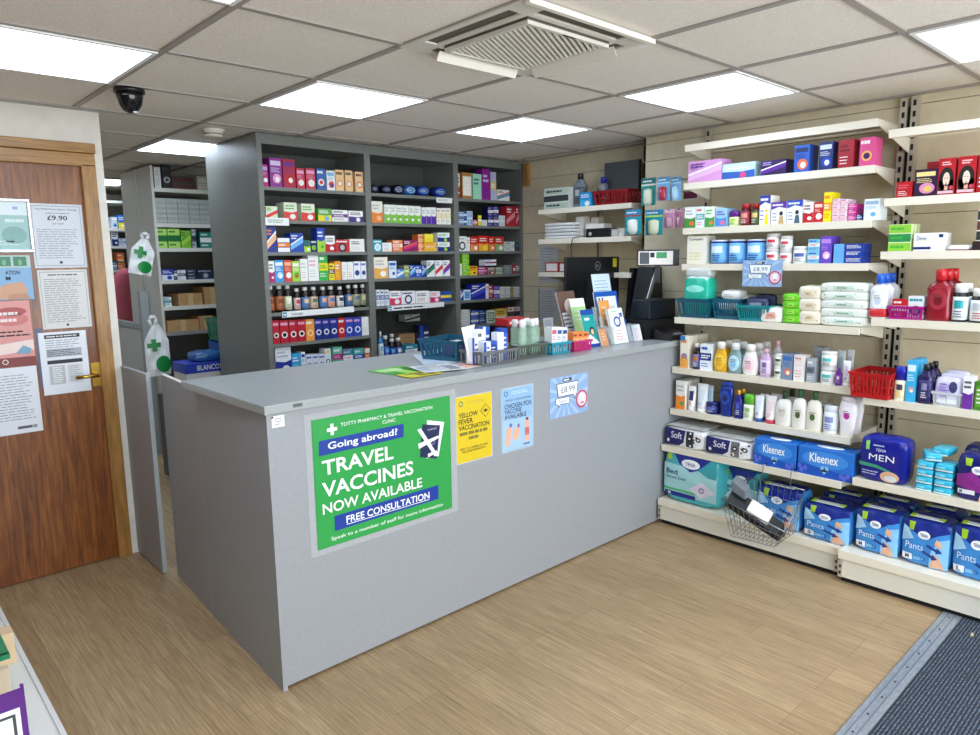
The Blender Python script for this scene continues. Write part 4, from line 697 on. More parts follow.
X(5, 'sixth shelf down, left white bay', [
 (680.2, 688.4, 335.8, c, ('ece4d0', '2878c0', 'e07858', 'ee8420'), 'tall orange and white carton', {'s': 'd', 'dp': 2, 'd': .1, 'rc': [(0, 0, 1, .3, 'f0a850'), (0, .85, .6, 1, '2878c0')]}), (691, 698.8, 343.4, 'bm', ('2c120a', 'wh', '6c70a8', 'c06c40', 'wh'), 'small brown syrup bottle'), (700, 711.4, 344, c, ('e8f0f4', '1c3480', 'wh', 'bl'), 'white carton with navy oval', {'s': 'b', 'dp': 2, 'd': .06}),
 (713, 725.6, 341.9, 'sham', ('e0a81c', 'ece8dc', 'f4c83c', 'e8b428'), 'golden shampoo bottle', {'dp': 3}), (727, 740, 343, 'sham', ('7c9c9c', 'dfe4e4', 'b8e0f4', '90c8ec'), 'clear bath bottle, blue label', {'dp': 2}), (741.4, 755.8, 344.5, 'sham', ('f2f0ee', 'ece8e4', 'f8dce4', 'f4c4d0'), 'white lotion bottle, pink label', {'dp': 3}), (759, 769.4, 348.8, 'slim', ('c8a8cc', 'e4b4c8', 'dcc8e4', '7a68a0', 'pu'), 'lilac bubble bath bottle'), (771.4, 780.6, 340.6, 'slim', ('c4bcc4', 'dca8bc', 'e0d8e0', 'sv', 'dg'), 'tall pink-capped clear bottle', {'yo': .07}),
 (773, 781.4, 354, 'tub', ('eeeee8', 'f2f2ee', 'e8ece0', '3c4c34', '6c8c3c'), 'small white cream tub', {'st': 2}), (782, 792.4, 353.6, c, ('7c90ac', '3870b8', 'e07c58', 'wh'), 'blue-grey carton', {'s': 'a', 'd': .08}), (793.6, 804.4, 355.2, c, ('f4ecea', 'f0dcd8', 'e89c94', 'c02c3c'), 'white baby oil carton', {'s': 'f', 't': [('Baby', .14, .82, .7, .93, 'c02c3c', .01)]}), (806.6, 814.6, 358.4, c, ('a8b0b8', '6c7888', '3c4450', 'wh'), 'grey carton', {'s': 'b', 'd': .06}), (813, 823, 347.2, c, ('98a0a4', 'b8c0c4', '6c7880', 'wh'), 'taller grey carton at back', {'s': 'f', 'yo': .1}), (818.8, 833.4, 351.6, 'tub', ('eef0f0', 'e4e8e8', 'f0f4f4', '5cc4c0', 'dg'), 'white and teal nappy-cream tub', {'st': 2}),
 (834.6, 841.2, 367.5, 'slim', ('6c1c94', '7c2ca4', '7c2ca4', 'wh', 'lp'), 'small purple bottle'), (836, 844, 350.5, 'tube', ('c8d4d8', 'e0e4e4', '9cb8c0', 'dg'), 'pale grey tube at back', {'yo': .1}), (845, 852.6, 349.8, 'tube', ('c8ccd0', 'e0e4e4', 'a8b0b8', 'dg'), 'grey tube at back', {'yo': .1}), (841.8, 849.4, 360.8, 'tube', ('eceef2', 'f0f2f4', 'd8c8dc', 'dg'), 'white cream tube')], depth=.07)
X(6, 'seventh shelf down, left white bay', [
 (675.8, 685.2, 380.8, c, ('f0ece4', 'ee8a28', '4ca060', 'sv'), 'white carton, orange foot', {'s': 'c', 'dp': 2, 'd': .07}), (686.2, 694.2, 386.2, 'tube', ('f0eef0', 'e8e4e8', '2c3468', 'rb'), 'white tube, navy print'), (695, 705.6, 384, 'tube', ('eceff2', 'f2f4f4', 'd8e2ea', 'lb'), 'wide white tube'), (706, 712, 385.6, 'tube', ('c4dcec', 'e4ecf0', 'a8c8e0', 'bl'), 'pale blue tube', {'yo': .03}), (703.4, 716.2, 402.6, 'tub', ('10185c', '141c6c', '141c6c', '5c70c0', 'wh'), 'low navy cream tin'),
 (718.4, 731.4, 382, 'sq', ('162c84', '1c3c9c', '2448a8', '0c1c5c'), 'tall navy lotion bottle'), (733.6, 741.2, 390.2, 'slim', ('1a207c', 'f0b428', '1c2484', '5060c0', 'wh'), 'navy bottle, yellow cap', {'dp': 2}), (742.2, 752.2, 394.2, 'roll', ('eef2ea', '5cb42c', 'e4ecd8', '9cc47c', 'gn'), 'white bottle, bright green lid'), (753, 762, 395.6, 'tube', ('eef2f6', '2c5ca8', 'dce8f2', 'bl'), 'white tube, blue cap', {'dp': 2}), (763.4, 774.2, 396, 'tube', ('f2eeee', 'c83c5c', 'f0dcdc', 'e08090'), 'white tube, pink cap', {'dp': 2}),
 (774.6, 789.8, 391.8, 'pump', ('eceae4', '24402c', 'e8e6dc', 'dcd4c4'), 'white bottle, dark green cap', {'dp': 2}), (791.4, 804.6, 389.8, 'pump', ('eceae4', '2c5c38', 'e4e0d0', '4c5c34'), 'white pump bottle, green neck'), (805.6, 819.8, 391.8, 'pump', ('ece8dc', '2c5c38', 'e4e0d0', '4c6c34'), 'cream pump bottle, green neck'), (811, 829, 392.5, 'tub', ('dcdcc8', 'd0ccb4', 'dcdcc8', '7c9c3c', 'dg'), 'large cream tub at back', {'yo': .12}), (821.4, 835.4, 405.9, 'tub', ('e8ecf2', 'e4eaf2', 'e4ecf6', '8c98c8', 'bl'), 'white tub, blue print'), (838, 855, 397, 'sq', ('f0ecee', 'e8e2e6', 'f4eef2', 'c02c9c'), 'white shampoo, magenta crescent', {'dp': 2})], depth=.07)
X2 = lambda i, n, items, **k: row(n, ('x', SH2[i][0]), SH2[i][1], items, **dict(dict(inset=.018, depth=.1), **k))
X2(1, 'second shelf down, right white bay', [
 (896.4, 912.2, 181.6, c, ('b8141e', 'e06070', 'wh', 'wh'), 'low red carton', K('hair_dye_box', s='f', d=.06)), (914.4, 937.4, 169, c, ('2c1438', 'f0d88c', 'd88cb0', 'e0c060'), 'dark hair dye box, pink flower', K('hair_dye_box', s='a')), (938, 955.2, 158.1, c, ('b01420', 'b01420'), 'red hair dye box, dark-haired portrait', K('hair_dye_box', s='z', face=1)), (957.4, 976, 156, c, ('b01420', 'b01420'), 'red hair dye box, portrait', K('hair_dye_box', s='z', face=1)), (977.4, 996, 154, c, ('a01420', 'dr', 'wh', 'e06070'), 'red hair dye box cut off by frame', K('hair_dye_box', s='f')), (926, 940, 161.5, c, ('a01420', 'dr', 'dr', 'e06070'), 'red box standing behind', K('hair_dye_box', s='f', yo=.12))])
X2(2, 'third shelf down, right white bay', [
 (888.4, 911, 224.2, c, ('d8e8b0', '8cc83c', '2c8c4c', 'gn'), 'green and white soap carton', K('soap_box', s='h', dp=3, d=.035)), (913.4, 944.4, 232.8, c, ('f2f4f6', 'f2f4f6'), 'white soap carton', K('soap_box', s='z', t=[('Dove', .1, .6, .42, .84, '2c3c6c', .0)], rc=[(0, .1, .58, .24, '1c2464'), (.82, .74, .96, .92, '1c3468')])), (977, 994, 209.8, c, ('e8e6e0', '2c2c2c', '6c3030', 'dg'), 'white carton, dark print', K('soap_box', s='h', zo=.04))])
X2(4, 'fifth shelf down, right white bay', [
 (893.6, 905.6, 366.5, 'roll', ('f0f0d8', '1c24a8', 'f0f0c8', '4c3c5c', 'ye'), 'white bottle, royal blue cap', K('deodorant', 'deodorant')), (906.4, 916, 360.4, c, ('3cb0e4', 'e0f0f8', 'c8a8a0', 'wh'), 'tall sky blue carton', {'s': 'a', 'dp': 3, 'd': .045}), (917, 931.6, 364.5, 'slim', ('241a50', '14141c', '2c2464', '8c88b0', 'wh'), 'dark purple bottle', {'dp': 3}), (962.6, 973.4, 376, c, ('f0eef4', '6c2c98', '7c3ca8', 'dg'), 'white carton, purple foot', {'s': 'c', 'd': .05}), (974.6, 988, 381.8, c, ('3c7c1c', '5c9c2c', 'wh', 'wh'), 'green carton cut off by frame', {'s': 'e', 'd': .06})])
X2(3, 'fourth shelf down, right white bay', [
 (869.6, 886.4, 273.8, 'mw', ('e4e8ec', '2060d0', 'f0f2f4', 'c8d4e4', 'cc2c34'), 'white mouthwash, blue cap', {'dp': 3}), (926.6, 950, 269, 'mw', ('8c1a28', 'c81c28', 'a82c3c', '701420'), 'red mouthwash bottle', {'dp': 3}), (950.8, 966.8, 283.6, 'jar', ('14161a', 'f2f2f0', 'e8f0f0', '2ca0a8', '1c2c64'), 'black jar with turquoise label', {'dp': 2}), (968, 990, 288.4, 'jar', ('14161a', 'f2f2f0', 'eceeee', 'c8ccd0', 'b02c4c'), 'black jar with white label', {'dp': 2})])
# ================================================================ BIG SOFT PACKS AND BASKETS
def place_x(u0, u1, vt, z, xc):
    """span on the plane x=xc : returns centre y, width, height"""
    um = (u0+u1)/2; vb = vt+40
    for _ in range(8): p = onx(um, vb, xc); vb = pj(xc, p.y, z)[1]
    vm = (vb+vt)/2; a, c_ = onx(u0, vm, xc).y, onx(u1, vm, xc).y
    return (a+c_)/2, abs(a-c_), onx(um, vt, xc).z-z
def pants(nm, u0, u1, vt, z, xc, d, size, label, grp=None, cols=('4aa0e4', '1a2c86', 'lg')):
    y, w, h = place_x(u0, u1, vt, z, xc); t = thing(nm, label, 'pack', (xc, y, z), -pi/2, grp)
    q = soft(w, d, h, .010, 10, M('3f8fd8', .25), M('1b2f8c', .22), int(y*1000) % 97, .006); f = -.001
    top = [(-w*.49+w*.98*k/12, h*(.98)) for k in range(13)]
    q.P([(-w*.49, h*.8), (-w*.34, h*.8), (-w*.12, h*.68), (w*.08, h*.64), (w*.26, h*.76), (w*.49, h*.84), (w*.49, h*.985), (-w*.49, h*.985)], M('1a2c86', .25), f)
    q.P([(-w*.49, h*.5), (-w*.47, h*.86), (-w*.36, h*.8), (-w*.22, h*.6)], M('a8d4f4', .3), f*1.6)
    q.P([(w*.1, 0), (w*.49, h*.02), (w*.49, h*.72), (w*.3, h*.66), (w*.14, h*.4)], M('8cc8f4', .3), f*.9)
    q.P([(w*.12, h*.03), (w*.42, h*.03), (w*.3, h*.3), (w*.22, h*.34)], M('e4b090', .4), f*1.8); q.P([(w*.2, h*.55), (w*.36, h*.48), (w*.34, h*.62), (w*.24, h*.68)], M('e4b090', .4), f*1.8)
    q.D(w*-.02, h*.71, w*.13, h*.09, M('f2f6fa', .3), f*2.2, 20); q.T('TENA', -w*.1, h*.675, w*.06, h*.74, M('1a2c86'), f*3, .01)
    q.P([(-w*.34, h*.78), (-w*.24, h*.78), (-w*.22, h*.96), (-w*.35, h*.96)], M('a4cc30', .35), f*2.4)
    q.T('Pants', -w*.4, h*.36, -w*.02, h*.5, M('d8eefc', .3), f*2, .0)
    q.R(-w*.46, h*.1, -w*.24, h*.24, M('f2f4f6', .3), f*2); q.T(size, -w*.39, h*.125, -w*.31, h*.215, M('14205c'), f*3, .02); q.R(-w*.22, h*.13, -w*.02, h*.2, M('7cc0f0', .3), f*2)
    for (cx, cz, sg) in ((w*.2, h*.46, 1), (w*.12, h*.3, -1)):
        q.P([(cx-w*.15, cz+h*.075), (cx+w*.06, cz+h*.0), (cx+w*.06, cz+h*.04), (cx+w*.17, cz-h*.06), (cx+w*.04, cz-h*.1), (cx+w*.04, cz-h*.055), (cx-w*.15, cz+h*.02)], M('1c3c8c', .4), f*2.6)
    q.ring(-w*.02, h*.17, w*.05, w*.014, M('1c2c80'), f*2.8, 16, .9)
    q.build('wrap', t)
    q = MB(); zt = h+.012
    q.box(-w*.32, d*.12, zt-.004, w*.3, d*.3, zt, M('dfe6ea', .35)); q.box(-w*.38, d*.1, zt-.004, -w*.28, d*.34, zt+.0005, M('a4cc30', .4)); q.box(w*.22, d*.14, zt-.004, w*.32, d*.34, zt+.0005, M('a4cc30', .4)); q.build('top_label', t)
    return t
XB = 3.392
PG = 'blue incontinence pants packs on the base shelves'
pants('pants_pack', 803, 850, 507, .149, XB, .17, 'S', 'blue and navy pants pack on the left bay base, right of the wire basket', PG)
pants('pants_pack', 757, 800, 489, .149, XB+.02, .16, 'S', 'blue pants pack seen through the hanging wire basket', PG)
zB = .1575
pants('pants_pack', 855, 899, 512, zB, XB, .17, 'M', 'blue pants pack marked M, first from left on right bay base', PG)
pants('pants_pack', 901, 950, 522, zB, XB, .17, 'M', 'blue pants pack marked M, second from left on right bay base', PG)
pants('pants_pack', 952, 1006, 530, zB, XB, .17, 'L', 'blue pants pack marked L, cut off by the right edge of frame', PG)
for k, (a, c_, v) in enumerate([(822, 866, 496), (872, 912, 502), (918, 960, 511), (964, 1010, 520)]):
    pants('pants_pack', a, c_, v, zB, XB+.19, .14, 'M', 'navy-topped pants pack in the back row of the base, %s from left' % ORDW[k], PG)
# bed pads
for k, (a, c_, v, xc, lab) in enumerate([(663.6, 717.5, 450, XB, 'large teal bed pad pack at the left end of the white base'), (728.5, 752, 468, XB+.1, 'teal bed pad pack half hidden behind the wire basket')]):
    y, w, h = place_x(a, c_, v, .149, xc); w = w if k == 0 else .2; t = thing('bed_pad_pack', lab, 'pack', (xc, y, .149), -pi/2, 'teal bed pad packs')
    q = soft(w, .17 if k == 0 else .14, h-.012, .006, 8, M('4cb4bc', .25), M('2c8c98', .25), k+3, .003); f = -.001
    q.P([(-w*.49, h*.12), (w*.49, h*.12), (w*.49, h*.62), (w*.1, h*.66), (-w*.49, h*.7)], M('a8dce0', .3), f)
    q.P([(-w*.34, h*.97), (w*.46, h*.97), (w*.26, h*.7), (w*.02, h*.6), (-w*.2, h*.72)], M('1a2c90', .3), f*1.6)
    q.P([(w*.16, h*.66), (w*.34, h*.56), (w*.48, h*.55), (w*.48, h*.97), (w*.46, h*.95)], M('3ca4ac', .3), f*1.7)
    q.D(w*.02, h*.74, w*.17, h*.085, M('f4f6f8', .3), f*2.2, 22); q.T('TENA', -w*.07, h*.71, w*.11, h*.77, M('1a2c86'), f*3, .01)
    q.T('Bed', -w*.44, h*.5, -w*.22, h*.59, M('14306c'), f*3, .01); q.T('Secure Zone', -w*.44, h*.42, -w*.06, h*.475, M('14306c'), f*3)
    q.R(-w*.49, h*.2, w*.2, h*.24, M('5cc07c', .4), f*2); q.R(-w*.47, h*.1, w*.12, h*.18, M('1a2c90', .3), f*2); q.T('M', -w*.4, h*.115, -w*.35, h*.165, M('wh'), f*3, .02)
    q.P([(w*.0, h*.3), (w*.22, h*.16), (w*.46, h*.3), (w*.24, h*.46)], M('e4dcee', .4), f*2.4); q.ring(w*.23, h*.31, w*.045, w*.014, M('14306c'), f*3, 18)
    q.P([(-w*.42, h*.76), (-w*.34, h*.76), (-w*.34, h*.92), (-w*.42, h*.92)], M('a4cc30', .4), f*2)
    q.build('wrap', t)
# tissue multipacks
zK = SH1[7][1]; xK = SH1[7][0]+.018
for k, (a, c_, v) in enumerate([(664, 703.4, 428.6), (705, 751, 438.6)]):
    y, w, h = place_x(a, c_, v, zK, xK); t = thing('tissue_multipack', 'navy and white soft tissue pack, %s on the shelf above the bed pads' % ('left one' if k == 0 else 'right one'), 'tissues', (xK, y, zK), -pi/2, 'soft tissue multipacks')
    q = soft(w, .2, h-.006, .004, 8, M('e4e4e4', .35), M('d8d8d8', .35), k, .002); f = -.001
    q.P([(-w*.49, h*.04), (-w*.1, h*.1), (w*.02, h*.3), (w*.06, h*.9), (-w*.49, h*.93)], M('161a5c', .35), f); q.T('Soft', -w*.3, h*.45, -w*.02, h*.78, M('dfe0f0'), f*3, .01); q.D(-w*.38, h*.3, w*.035, h*.09, M('wh'), f*2.2, 14)
    q.P([(w*.08, h*.1), (w*.26, h*.1), (w*.26, h*.9), (w*.08, h*.9)], M('2c2c30' if k == 0 else '6c6c6c', .5), f)
    for j in range(14):
        r_ = random.Random(j+k*20); q.D(w*(.1+.38*r_.random()), h*(.12+.72*r_.random()), w*.025, h*.06, M('3c3c3c' if j % 2 else 'f0f0f0', .5), f*2.4, 7)
    for ex in (.17, .38): q.D(w*ex, h*.55, w*.06, h*.12, M('26262a', .5), f*3, 12); q.D(w*ex, h*.55, w*.03, h*.05, M('e8e8e8', .5), f*3.6, 12)
    q.build('wrap', t)
    for r0 in range(3):
        for c0 in range(2):
            q = MB(); q.box(-w*.46+c0*w*.47, .02+r0*.06, h+.0, -w*.02+c0*w*.47, .075+r0*.06, h+.004, M('c4c6c4', .5)); q.build('tissue_packet', t)
for k, (a, c_, v) in enumerate([(754, 796.2, 441.2), (797.6, 853.5, 449.8)]):
    y, w, h = place_x(a, c_, v, zK, xK); t = thing('tissue_box', 'bright blue tissue box, %s of the two' % ('left-hand' if k == 0 else 'right-hand'), 'tissues', (xK, y, zK), -pi/2, 'bright blue tissue boxes')
    q = MB(); q.box(-w/2, 0, 0, w/2, .12, h, M('2270cc', .35)); e = -.0006
    q.P([(-w/2, 0), (w/2, 0), (w/2, h*.22), (0, h*.3), (-w/2, h*.42)], M('1450b4', .35), e); q.D(-w*.0, h*.62, w*.42, h*.3, M('3c8ce0', .35), e, 20)
    q.T('Kleenex', -w*.28, h*.5, w*.24, h*.82, M('f4f8fc'), e*3, .015); q.D(-w*.03, h*.3, w*.045, h*.11, M('8cc4f4'), e*2, 12); q.D(w*.03, h*.3, w*.045, h*.11, M('8cc4f4'), e*2, 12); q.P([(-w*.07, h*.27), (0, h*.1), (w*.07, h*.27)], M('8cc4f4'), e*2)
    for dx, dz in ((-.42, .15), (-.35, .24), (.36, .1), (.42, .2), (.3, .16), (-.46, .28)): q.D(w*dx, h*dz, w*.035, h*.09, M('5c6cd8'), e*2, 12)
    bevel(q.build('carton', t), .004)
    q = MB(); q.lathe([(1, 0), (1, .0008)], M('e8f0f8'), 20, w*.25, .03, 0, .06); o = q.build('opening', t); o.location.z = h
# MEN pack
zF, xF = SH2[5][1], SH2[5][0]+.018
y, w, h = place_x(859, 906.5, 439, zF, xF); t = thing('mens_pad_pack', 'dark blue MEN pad pack at the left end of the lower right shelf', 'pack', (xF, y, zF), -pi/2)
q = soft(w, .13, h, .008, 10, M('141c84', .22), M('18289c', .22), 5, .005); f = -.001
q.T('TENA', -w*.14, h*.71, w*.08, h*.77, M('e4e8f4'), f*2, .0); q.T('MEN', -w*.28, h*.5, w*.26, h*.64, M('f0f2f8'), f*2.4, .0)
q.P([(-w*.49, h*.42), (-w*.1, h*.4), (w*.2, h*.3), (w*.2, h*.26), (-w*.1, h*.33), (-w*.49, h*.34)], M('3c9c74', .35), f*1.6); q.D(w*.18, h*.16, w*.2, h*.13, M('e0b090', .4), f*2.2, 18); q.D(w*.2, h*.13, w*.13, h*.07, M('dce4ec', .4), f*2.8, 16)
q.P([(-w*.36, h*.72), (-w*.28, h*.72), (-w*.28, h*.92), (-w*.36, h*.92)], M('8cd468', .4), f*2); q.lines(-w*.42, h*.14, w*-.05, h*.26, 2, M('c4cce8'), f*2, .4, 4); q.lines(-w*.2, h*.82, w*.1, h*.86, 1, M('c4cce8'), f*2, .7, 3); q.build('wrap', t)
# purple pack
y, w, h = place_x(956, 1003, 457, zF, xF); t = thing('lady_pad_pack', 'navy and purple pad pack at the right edge of the frame', 'pack', (xF, y, zF), -pi/2)
q = soft(w, .13, h, .008, 10, M('191c6c', .22), M('1c2478', .22), 8, .005)
q.P([(-w*.49, h*.3), (-w*.49, h*.55), (-w*.1, h*.66), (w*.3, h*.3), (w*.1, h*.2)], M('8c2c8c', .3), f*1.6); q.P([(w*.02, 0), (w*.3, 0), (w*.34, h*.5), (w*.16, h*.56)], M('e8b4a4', .4), f*2.2); q.D(-w*.02, h*.7, w*.15, h*.09, M('f2f4f8', .3), f*2.4, 20); q.T('TENA', -w*.1, h*.67, w*.06, h*.73, M('1a2c86'), f*3, .01)
q.R(-w*.44, h*.14, -w*.06, h*.24, M('f2f4f6', .3), f*2); q.T('M', -w*.4, h*.155, -w*.34, h*.225, M('14205c'), f*3, .02); q.P([(-w*.3, h*.78), (-w*.18, h*.78), (-w*.16, h*.94), (-w*.32, h*.94)], M('a4cc30', .35), f*2.4); q.build('wrap', t)
t2 = dup(t, (xF+.17, y+.02, zF), 'navy and purple pad pack in the second row at the right frame edge')
# teal sanitary packs stacked
TG = 'small turquoise pad packs in a stack'
proto = None
for col_, (a, c_, vt) in enumerate([(915.5, 932.6, 461.2), (933.6, 952.6, 464.5)]):
    y, w, h = place_x(a, c_, vt, zF, xF)
    for k in range(4):
        hh = h/4-.001; lab = 'small turquoise pad pack, %s of the %s column' % (['bottom', 'second', 'third', 'top'][k], 'left' if col_ == 0 else 'right')
        if proto: o = dup(proto, (xF, y, zF+k*h/4), lab, None, None, (w/PW, 1, 1))
        else:
            PW = w; proto = thing('pad_packet', lab, 'pack', (xF, y, zF), -pi/2, TG); q = soft(w, .11, hh, .003, 6, M('2cb0d0', .25), M('54c8e0', .25), 1, .0015)
            q.R(-w*.47, hh*.08, w*.47, hh*.3, M('e4f4f8', .3), -.001); q.R(-w*.4, hh*.45, w*.1, hh*.7, M('7cd8ec', .3), -.001); q.build('wrap', proto)
    ytop = y
hh = h/4; yy, ww, h_ = place_x(924, 945, 452, zF, xF)
dup(proto, (xF+.01, yy+.01, zF+h+.003), 'small turquoise pad pack lying slantwise across the top of the stack', -pi/2+.35)
dup(proto, (xF+.03, yy-.005, zF+h+hh*.8), 'small turquoise pad pack crowning the stack', -pi/2-.1)
# ---- baskets on the fifth shelf
z5, x5 = SH1[4][1], SH1[4][0]+.012
def pbasket(u0, u1, vt, z, xc, d, col, label, grp=None, tp=.84, **k):
    y, w, h = place_x(u0, u1, vt, z, xc); t = thing('plastic_basket', label, 'basket', (xc, y, z), -pi/2, grp); basket(t, w, d, h, col, tp, **k); return y, w, h
BGp = 'petrol blue baskets on the fifth shelf'
y, w, h = pbasket(676, 708.4, 298.8, z5, x5, .26, '0d5670', 'petrol blue slotted basket holding the big green nappy sack pack', BGp, ns=11, al=.85)
t = thing('nappy_sack_pack', 'big sea green plastic pack standing in the leftmost basket', 'pack', (x5+.03, y, z5+.004), -pi/2)
q = soft(w*.74, .11, h+.115, .008, 10, M('25b598', .2), M('c8e4e0', .2), 11, .006); q.D(0, h+.05, w*.28, .02, M('8ce4d4', .3), -.001, 16); q.lines(-w*.28, .03, w*.25, h, 5, M('148c78'), -.001, .3, 3); q.build('wrap', t)
q = soft(w*.72, .08, .05, .004, 6, M('dfe8e8', .15, al=.7), None, 3, .006); o = q.build('clear_top', t); o.location = (0, .015, h+.112)
y, w, h = pbasket(711, 739, 299.2, z5, x5+.02, .26, '12607c', 'petrol blue slotted basket of white wipes packs, second from left', BGp, ns=11, al=.9)
for k, (dx, dy, dz, w_, rz_, lab) in enumerate([(-.0, .03, h*.45, w*.74, 0, 'white wipes pack lying low in the second basket'), (.01, .1, h*.72, w*.66, 0, 'white wipes pack near the rim of the second basket'), (.0, .05, h*.98, w*.62, .1, 'rounded white pack lying on top of the second basket')]):
    t = thing('wipes_pack', lab, 'wipes', (x5+.02+dy, y-dx, z5+dz), -pi/2+rz_, 'white packs in the second basket'); q = soft(w_, .12, .045, .008, 8, M('eceae8', .3), None, 20+k, .003); q.lines(-w_*.3, .012, w_*.2, .03, 2, M('b0b4bc'), -.001, .4, k); q.build('wrap', t)
y, w, h = pbasket(735.5, 769, 305.5, z5, x5-.004, .2, '0c8a92', 'teal slotted basket of dark packets, third from left', None, ns=12, al=1.0 and None)
for k in range(4):
    t = thing('dark_packet', 'dark blue foil packet in the teal basket, %s from the front' % ORDW[k], 'packet', (x5+.02+k*.04, y-.01+.012*(k % 2), z5+.03), -pi/2+.2*(k % 2), 'dark foil packets'); q = soft(w*.6, .025, h+.002+.006*k, .003, 6, M('1c2450' if k % 2 else '3c4460', .2), None, 30+k, .003); q.R(-w*.2, h*.6, w*.15, h*.8, M('8c94b0'), -.001); q.build('wrap', t)
def wipes(u0, u1, vt, vb, cols, label, grp, seed, z=None, xc=None, d=.1, txt=None, xo=0, H=None):
    xc = (xc or x5+.01)+xo; um = (u0+u1)/2
    zb = z if z is not None else onx(um, vb, xc).z
    y, w, h = place_x(u0, u1, vt, zb, xc)
    h = H or h
    t = thing('wipes_pack', label, 'wipes', (xc, y, zb), -pi/2, grp); q = soft(w*1.02, d, h*1.03, .004, 10, M(cols[0], .3), None, seed, .003)
    rr = random.Random(seed)
    for j in range(8): q.D(w*(rr.random()-.5)*.84, h*(.2+.55*rr.random()), w*.018, h*.05, M(cols[2], .5), -.0012, 7)
    q.P([(-w*.22, h*.25), (w*.26, h*.3), (w*.22, h*.72), (-w*.15, h*.68)], M(cols[1], .35), -.0014); q.lines(-w*.12, h*.4, w*.15, h*.6, 1, M(cols[2]), -.002, .6, seed); q.build('wrap', t)
    q = MB()
    for sx in (-1, 1): q.hexa([(sx*w*.47, d*.25, h*.3), (sx*w*.52, d*.15, h*.2), (sx*w*.52, d*.85, h*.2), (sx*w*.47, d*.75, h*.3)][::sx], [(sx*w*.47, d*.25, h*.6), (sx*w*.52, d*.15, h*.7), (sx*w*.52, d*.85, h*.7), (sx*w*.47, d*.75, h*.6)][::sx], M(cols[0], .3))
    q.build('sealed_end', t)
wipes(760, 781, 308, None, ('f0ece8', 'e8a890', 'c08878'), 'white wipes pack with orange print, beside the teal basket', None, 41, z=z5, txt=None, xo=-.004)
Z_ = lambda u, v: None
for k in range(4): wipes(782, 799, 299.5+6.4*k, 305.6+6.4*k+.4, ('6cc81c', 'a8e060', '3c8c14'), 'bright green wipes pack, %s of its pile' % ['topmost', 'second from top', 'second from bottom', 'bottom'][k], 'bright green wipes packs', 50+k, z=z5+.002+(3-k)*.0355, H=.038)
for k in range(3): wipes(798.5, 819.5, [287.6, 301.6, 312.6][k], None, ('ebe3cf', 'e4d4b4', 'b8a078'), 'cream wipes pack, %s of its pile' % ['topmost', 'middle', 'bottom'][k], 'cream wipes packs', 60+k, z=z5+.002+[.118, .06, .0][k], H=.064)
for k in range(5): wipes(820.4, 866, [285, 293.5, 302, 310.6, 319][k], None, ('e6ebe2', 'c8dccc', '6c9080'), 'white wipes pack with green print, %s of its pile' % ['topmost', 'fourth up', 'middle', 'second up', 'bottom'][k], 'white wipes packs in the tall pile', 70+k, z=z5+.002+(4-k)*.0395, H=.043)
# red basket
pR = onz(849.5, 395.5, SH2[4][1]+.002); z6, x6 = SH2[4][1]+.001, SH2[4][0]-.03
y, w, h = pbasket(848.4, 889.6, 373.5, z6, x6, .24, 'b8141a', 'bright red slotted basket straddling the gap between the white bays', None, .9, ns=9, rows=2, rib=.6)
# magenta basket
z4, x4 = SH2[3][1], SH2[3][0]+.015
y, w, h = pbasket(888, 922.6, 306.4, z4, x4, .13, 'a8147c', 'magenta slotted basket holding two toothpaste cartons', None, .92, ns=11, rows=2)
for dy, cl, lab, hh, tt in ((.03, ('c8202c', 'wh', 'wh'), 'red and white carton standing in the magenta basket', .085, 'b'), (-.035, ('e8ecec', 'nv', 'tl'), 'white carton with navy oval in the magenta basket', .1, 'd')):
    o = carton_mesh(.062, .05, hh, cl, tt, 5).build('toothpaste_carton'); o.location = (x4+.02, y+dy, z4+.004); o.rotation_euler = (0, 0, -pi/2); tag(o, lab, 'box')
# clear tray with lavender packs
zE, xE = SH2[4][1], SH2[4][0]+.015
y, w, h = place_x(933, 960.5, 377, zE, xE); t = thing('clear_tray', 'clear plastic tray holding lavender wipes packs', 'tray', (xE, y, zE), -pi/2)
basket(t, w*1.06, .26, .06, 'dfe6ea', .9, ns=2, nd=2, rib=.1, al=.45, name='tray_body')
for k in range(3):
    o = thing('lavender_pack', 'white and lavender pack in the clear tray, %s from the front' % ORDW[k], 'pack', (xE+.012+k*.055, y, zE+.005), -pi/2, 'lavender packs in the clear tray'); q = soft(w*.9, .045, h-.01+.008*k, .005, 8, M('dcd8ee', .3), None, 80+k, .003)
    q.D(w*.2, h*.62, w*.16, h*.2, M('3c3c6c', .4), -.001, 9); q.D(-w*.15, h*.5, w*.22, h*.25, M('b8a8e0', .4), -.001, 16); q.P([(-w*.4, h*.06), (w*.4, h*.06), (w*.36, h*.2), (-w*.36, h*.2)], M('e8eef4'), -.001); q.lines(-w*.3, h*.45, w*.05, h*.75, 3, M('6c5ca8'), -.0018, .3, k); q.build('wrap', o)
# oval thing + dark tray on right bay third shelf
z3, x3 = SH2[2][1], SH2[2][0]+.018
y, w, h = place_x(945, 971, 245, z3, x3); t = thing('soap_dish', 'low white oval case with red trim beside the white soap carton', 'case', (x3, y, z3), -pi/2)
q = MB(); q.lathe([(.92, 0), (1, .004), (1, h*.6), (.8, h)], M('eceae8', .2), 28, w/2, .035, 0, .035); q.build('case', t); q = MB(); q.lathe([(1.01, .002), (1.01, .006)], M('8c1c24', .3), 28, w/2, .0355, 0, .035); q.build('trim', t)
y, w, h = place_x(972, 1000, 245.5, z3, x3); o = bx('dark_tray', (x3, y-w/2, z3), (x3+.12, y+w/2, z3+.038), M('2a1418', .5)); tag(o, 'low dark maroon display tray at the right edge of the frame', 'tray')
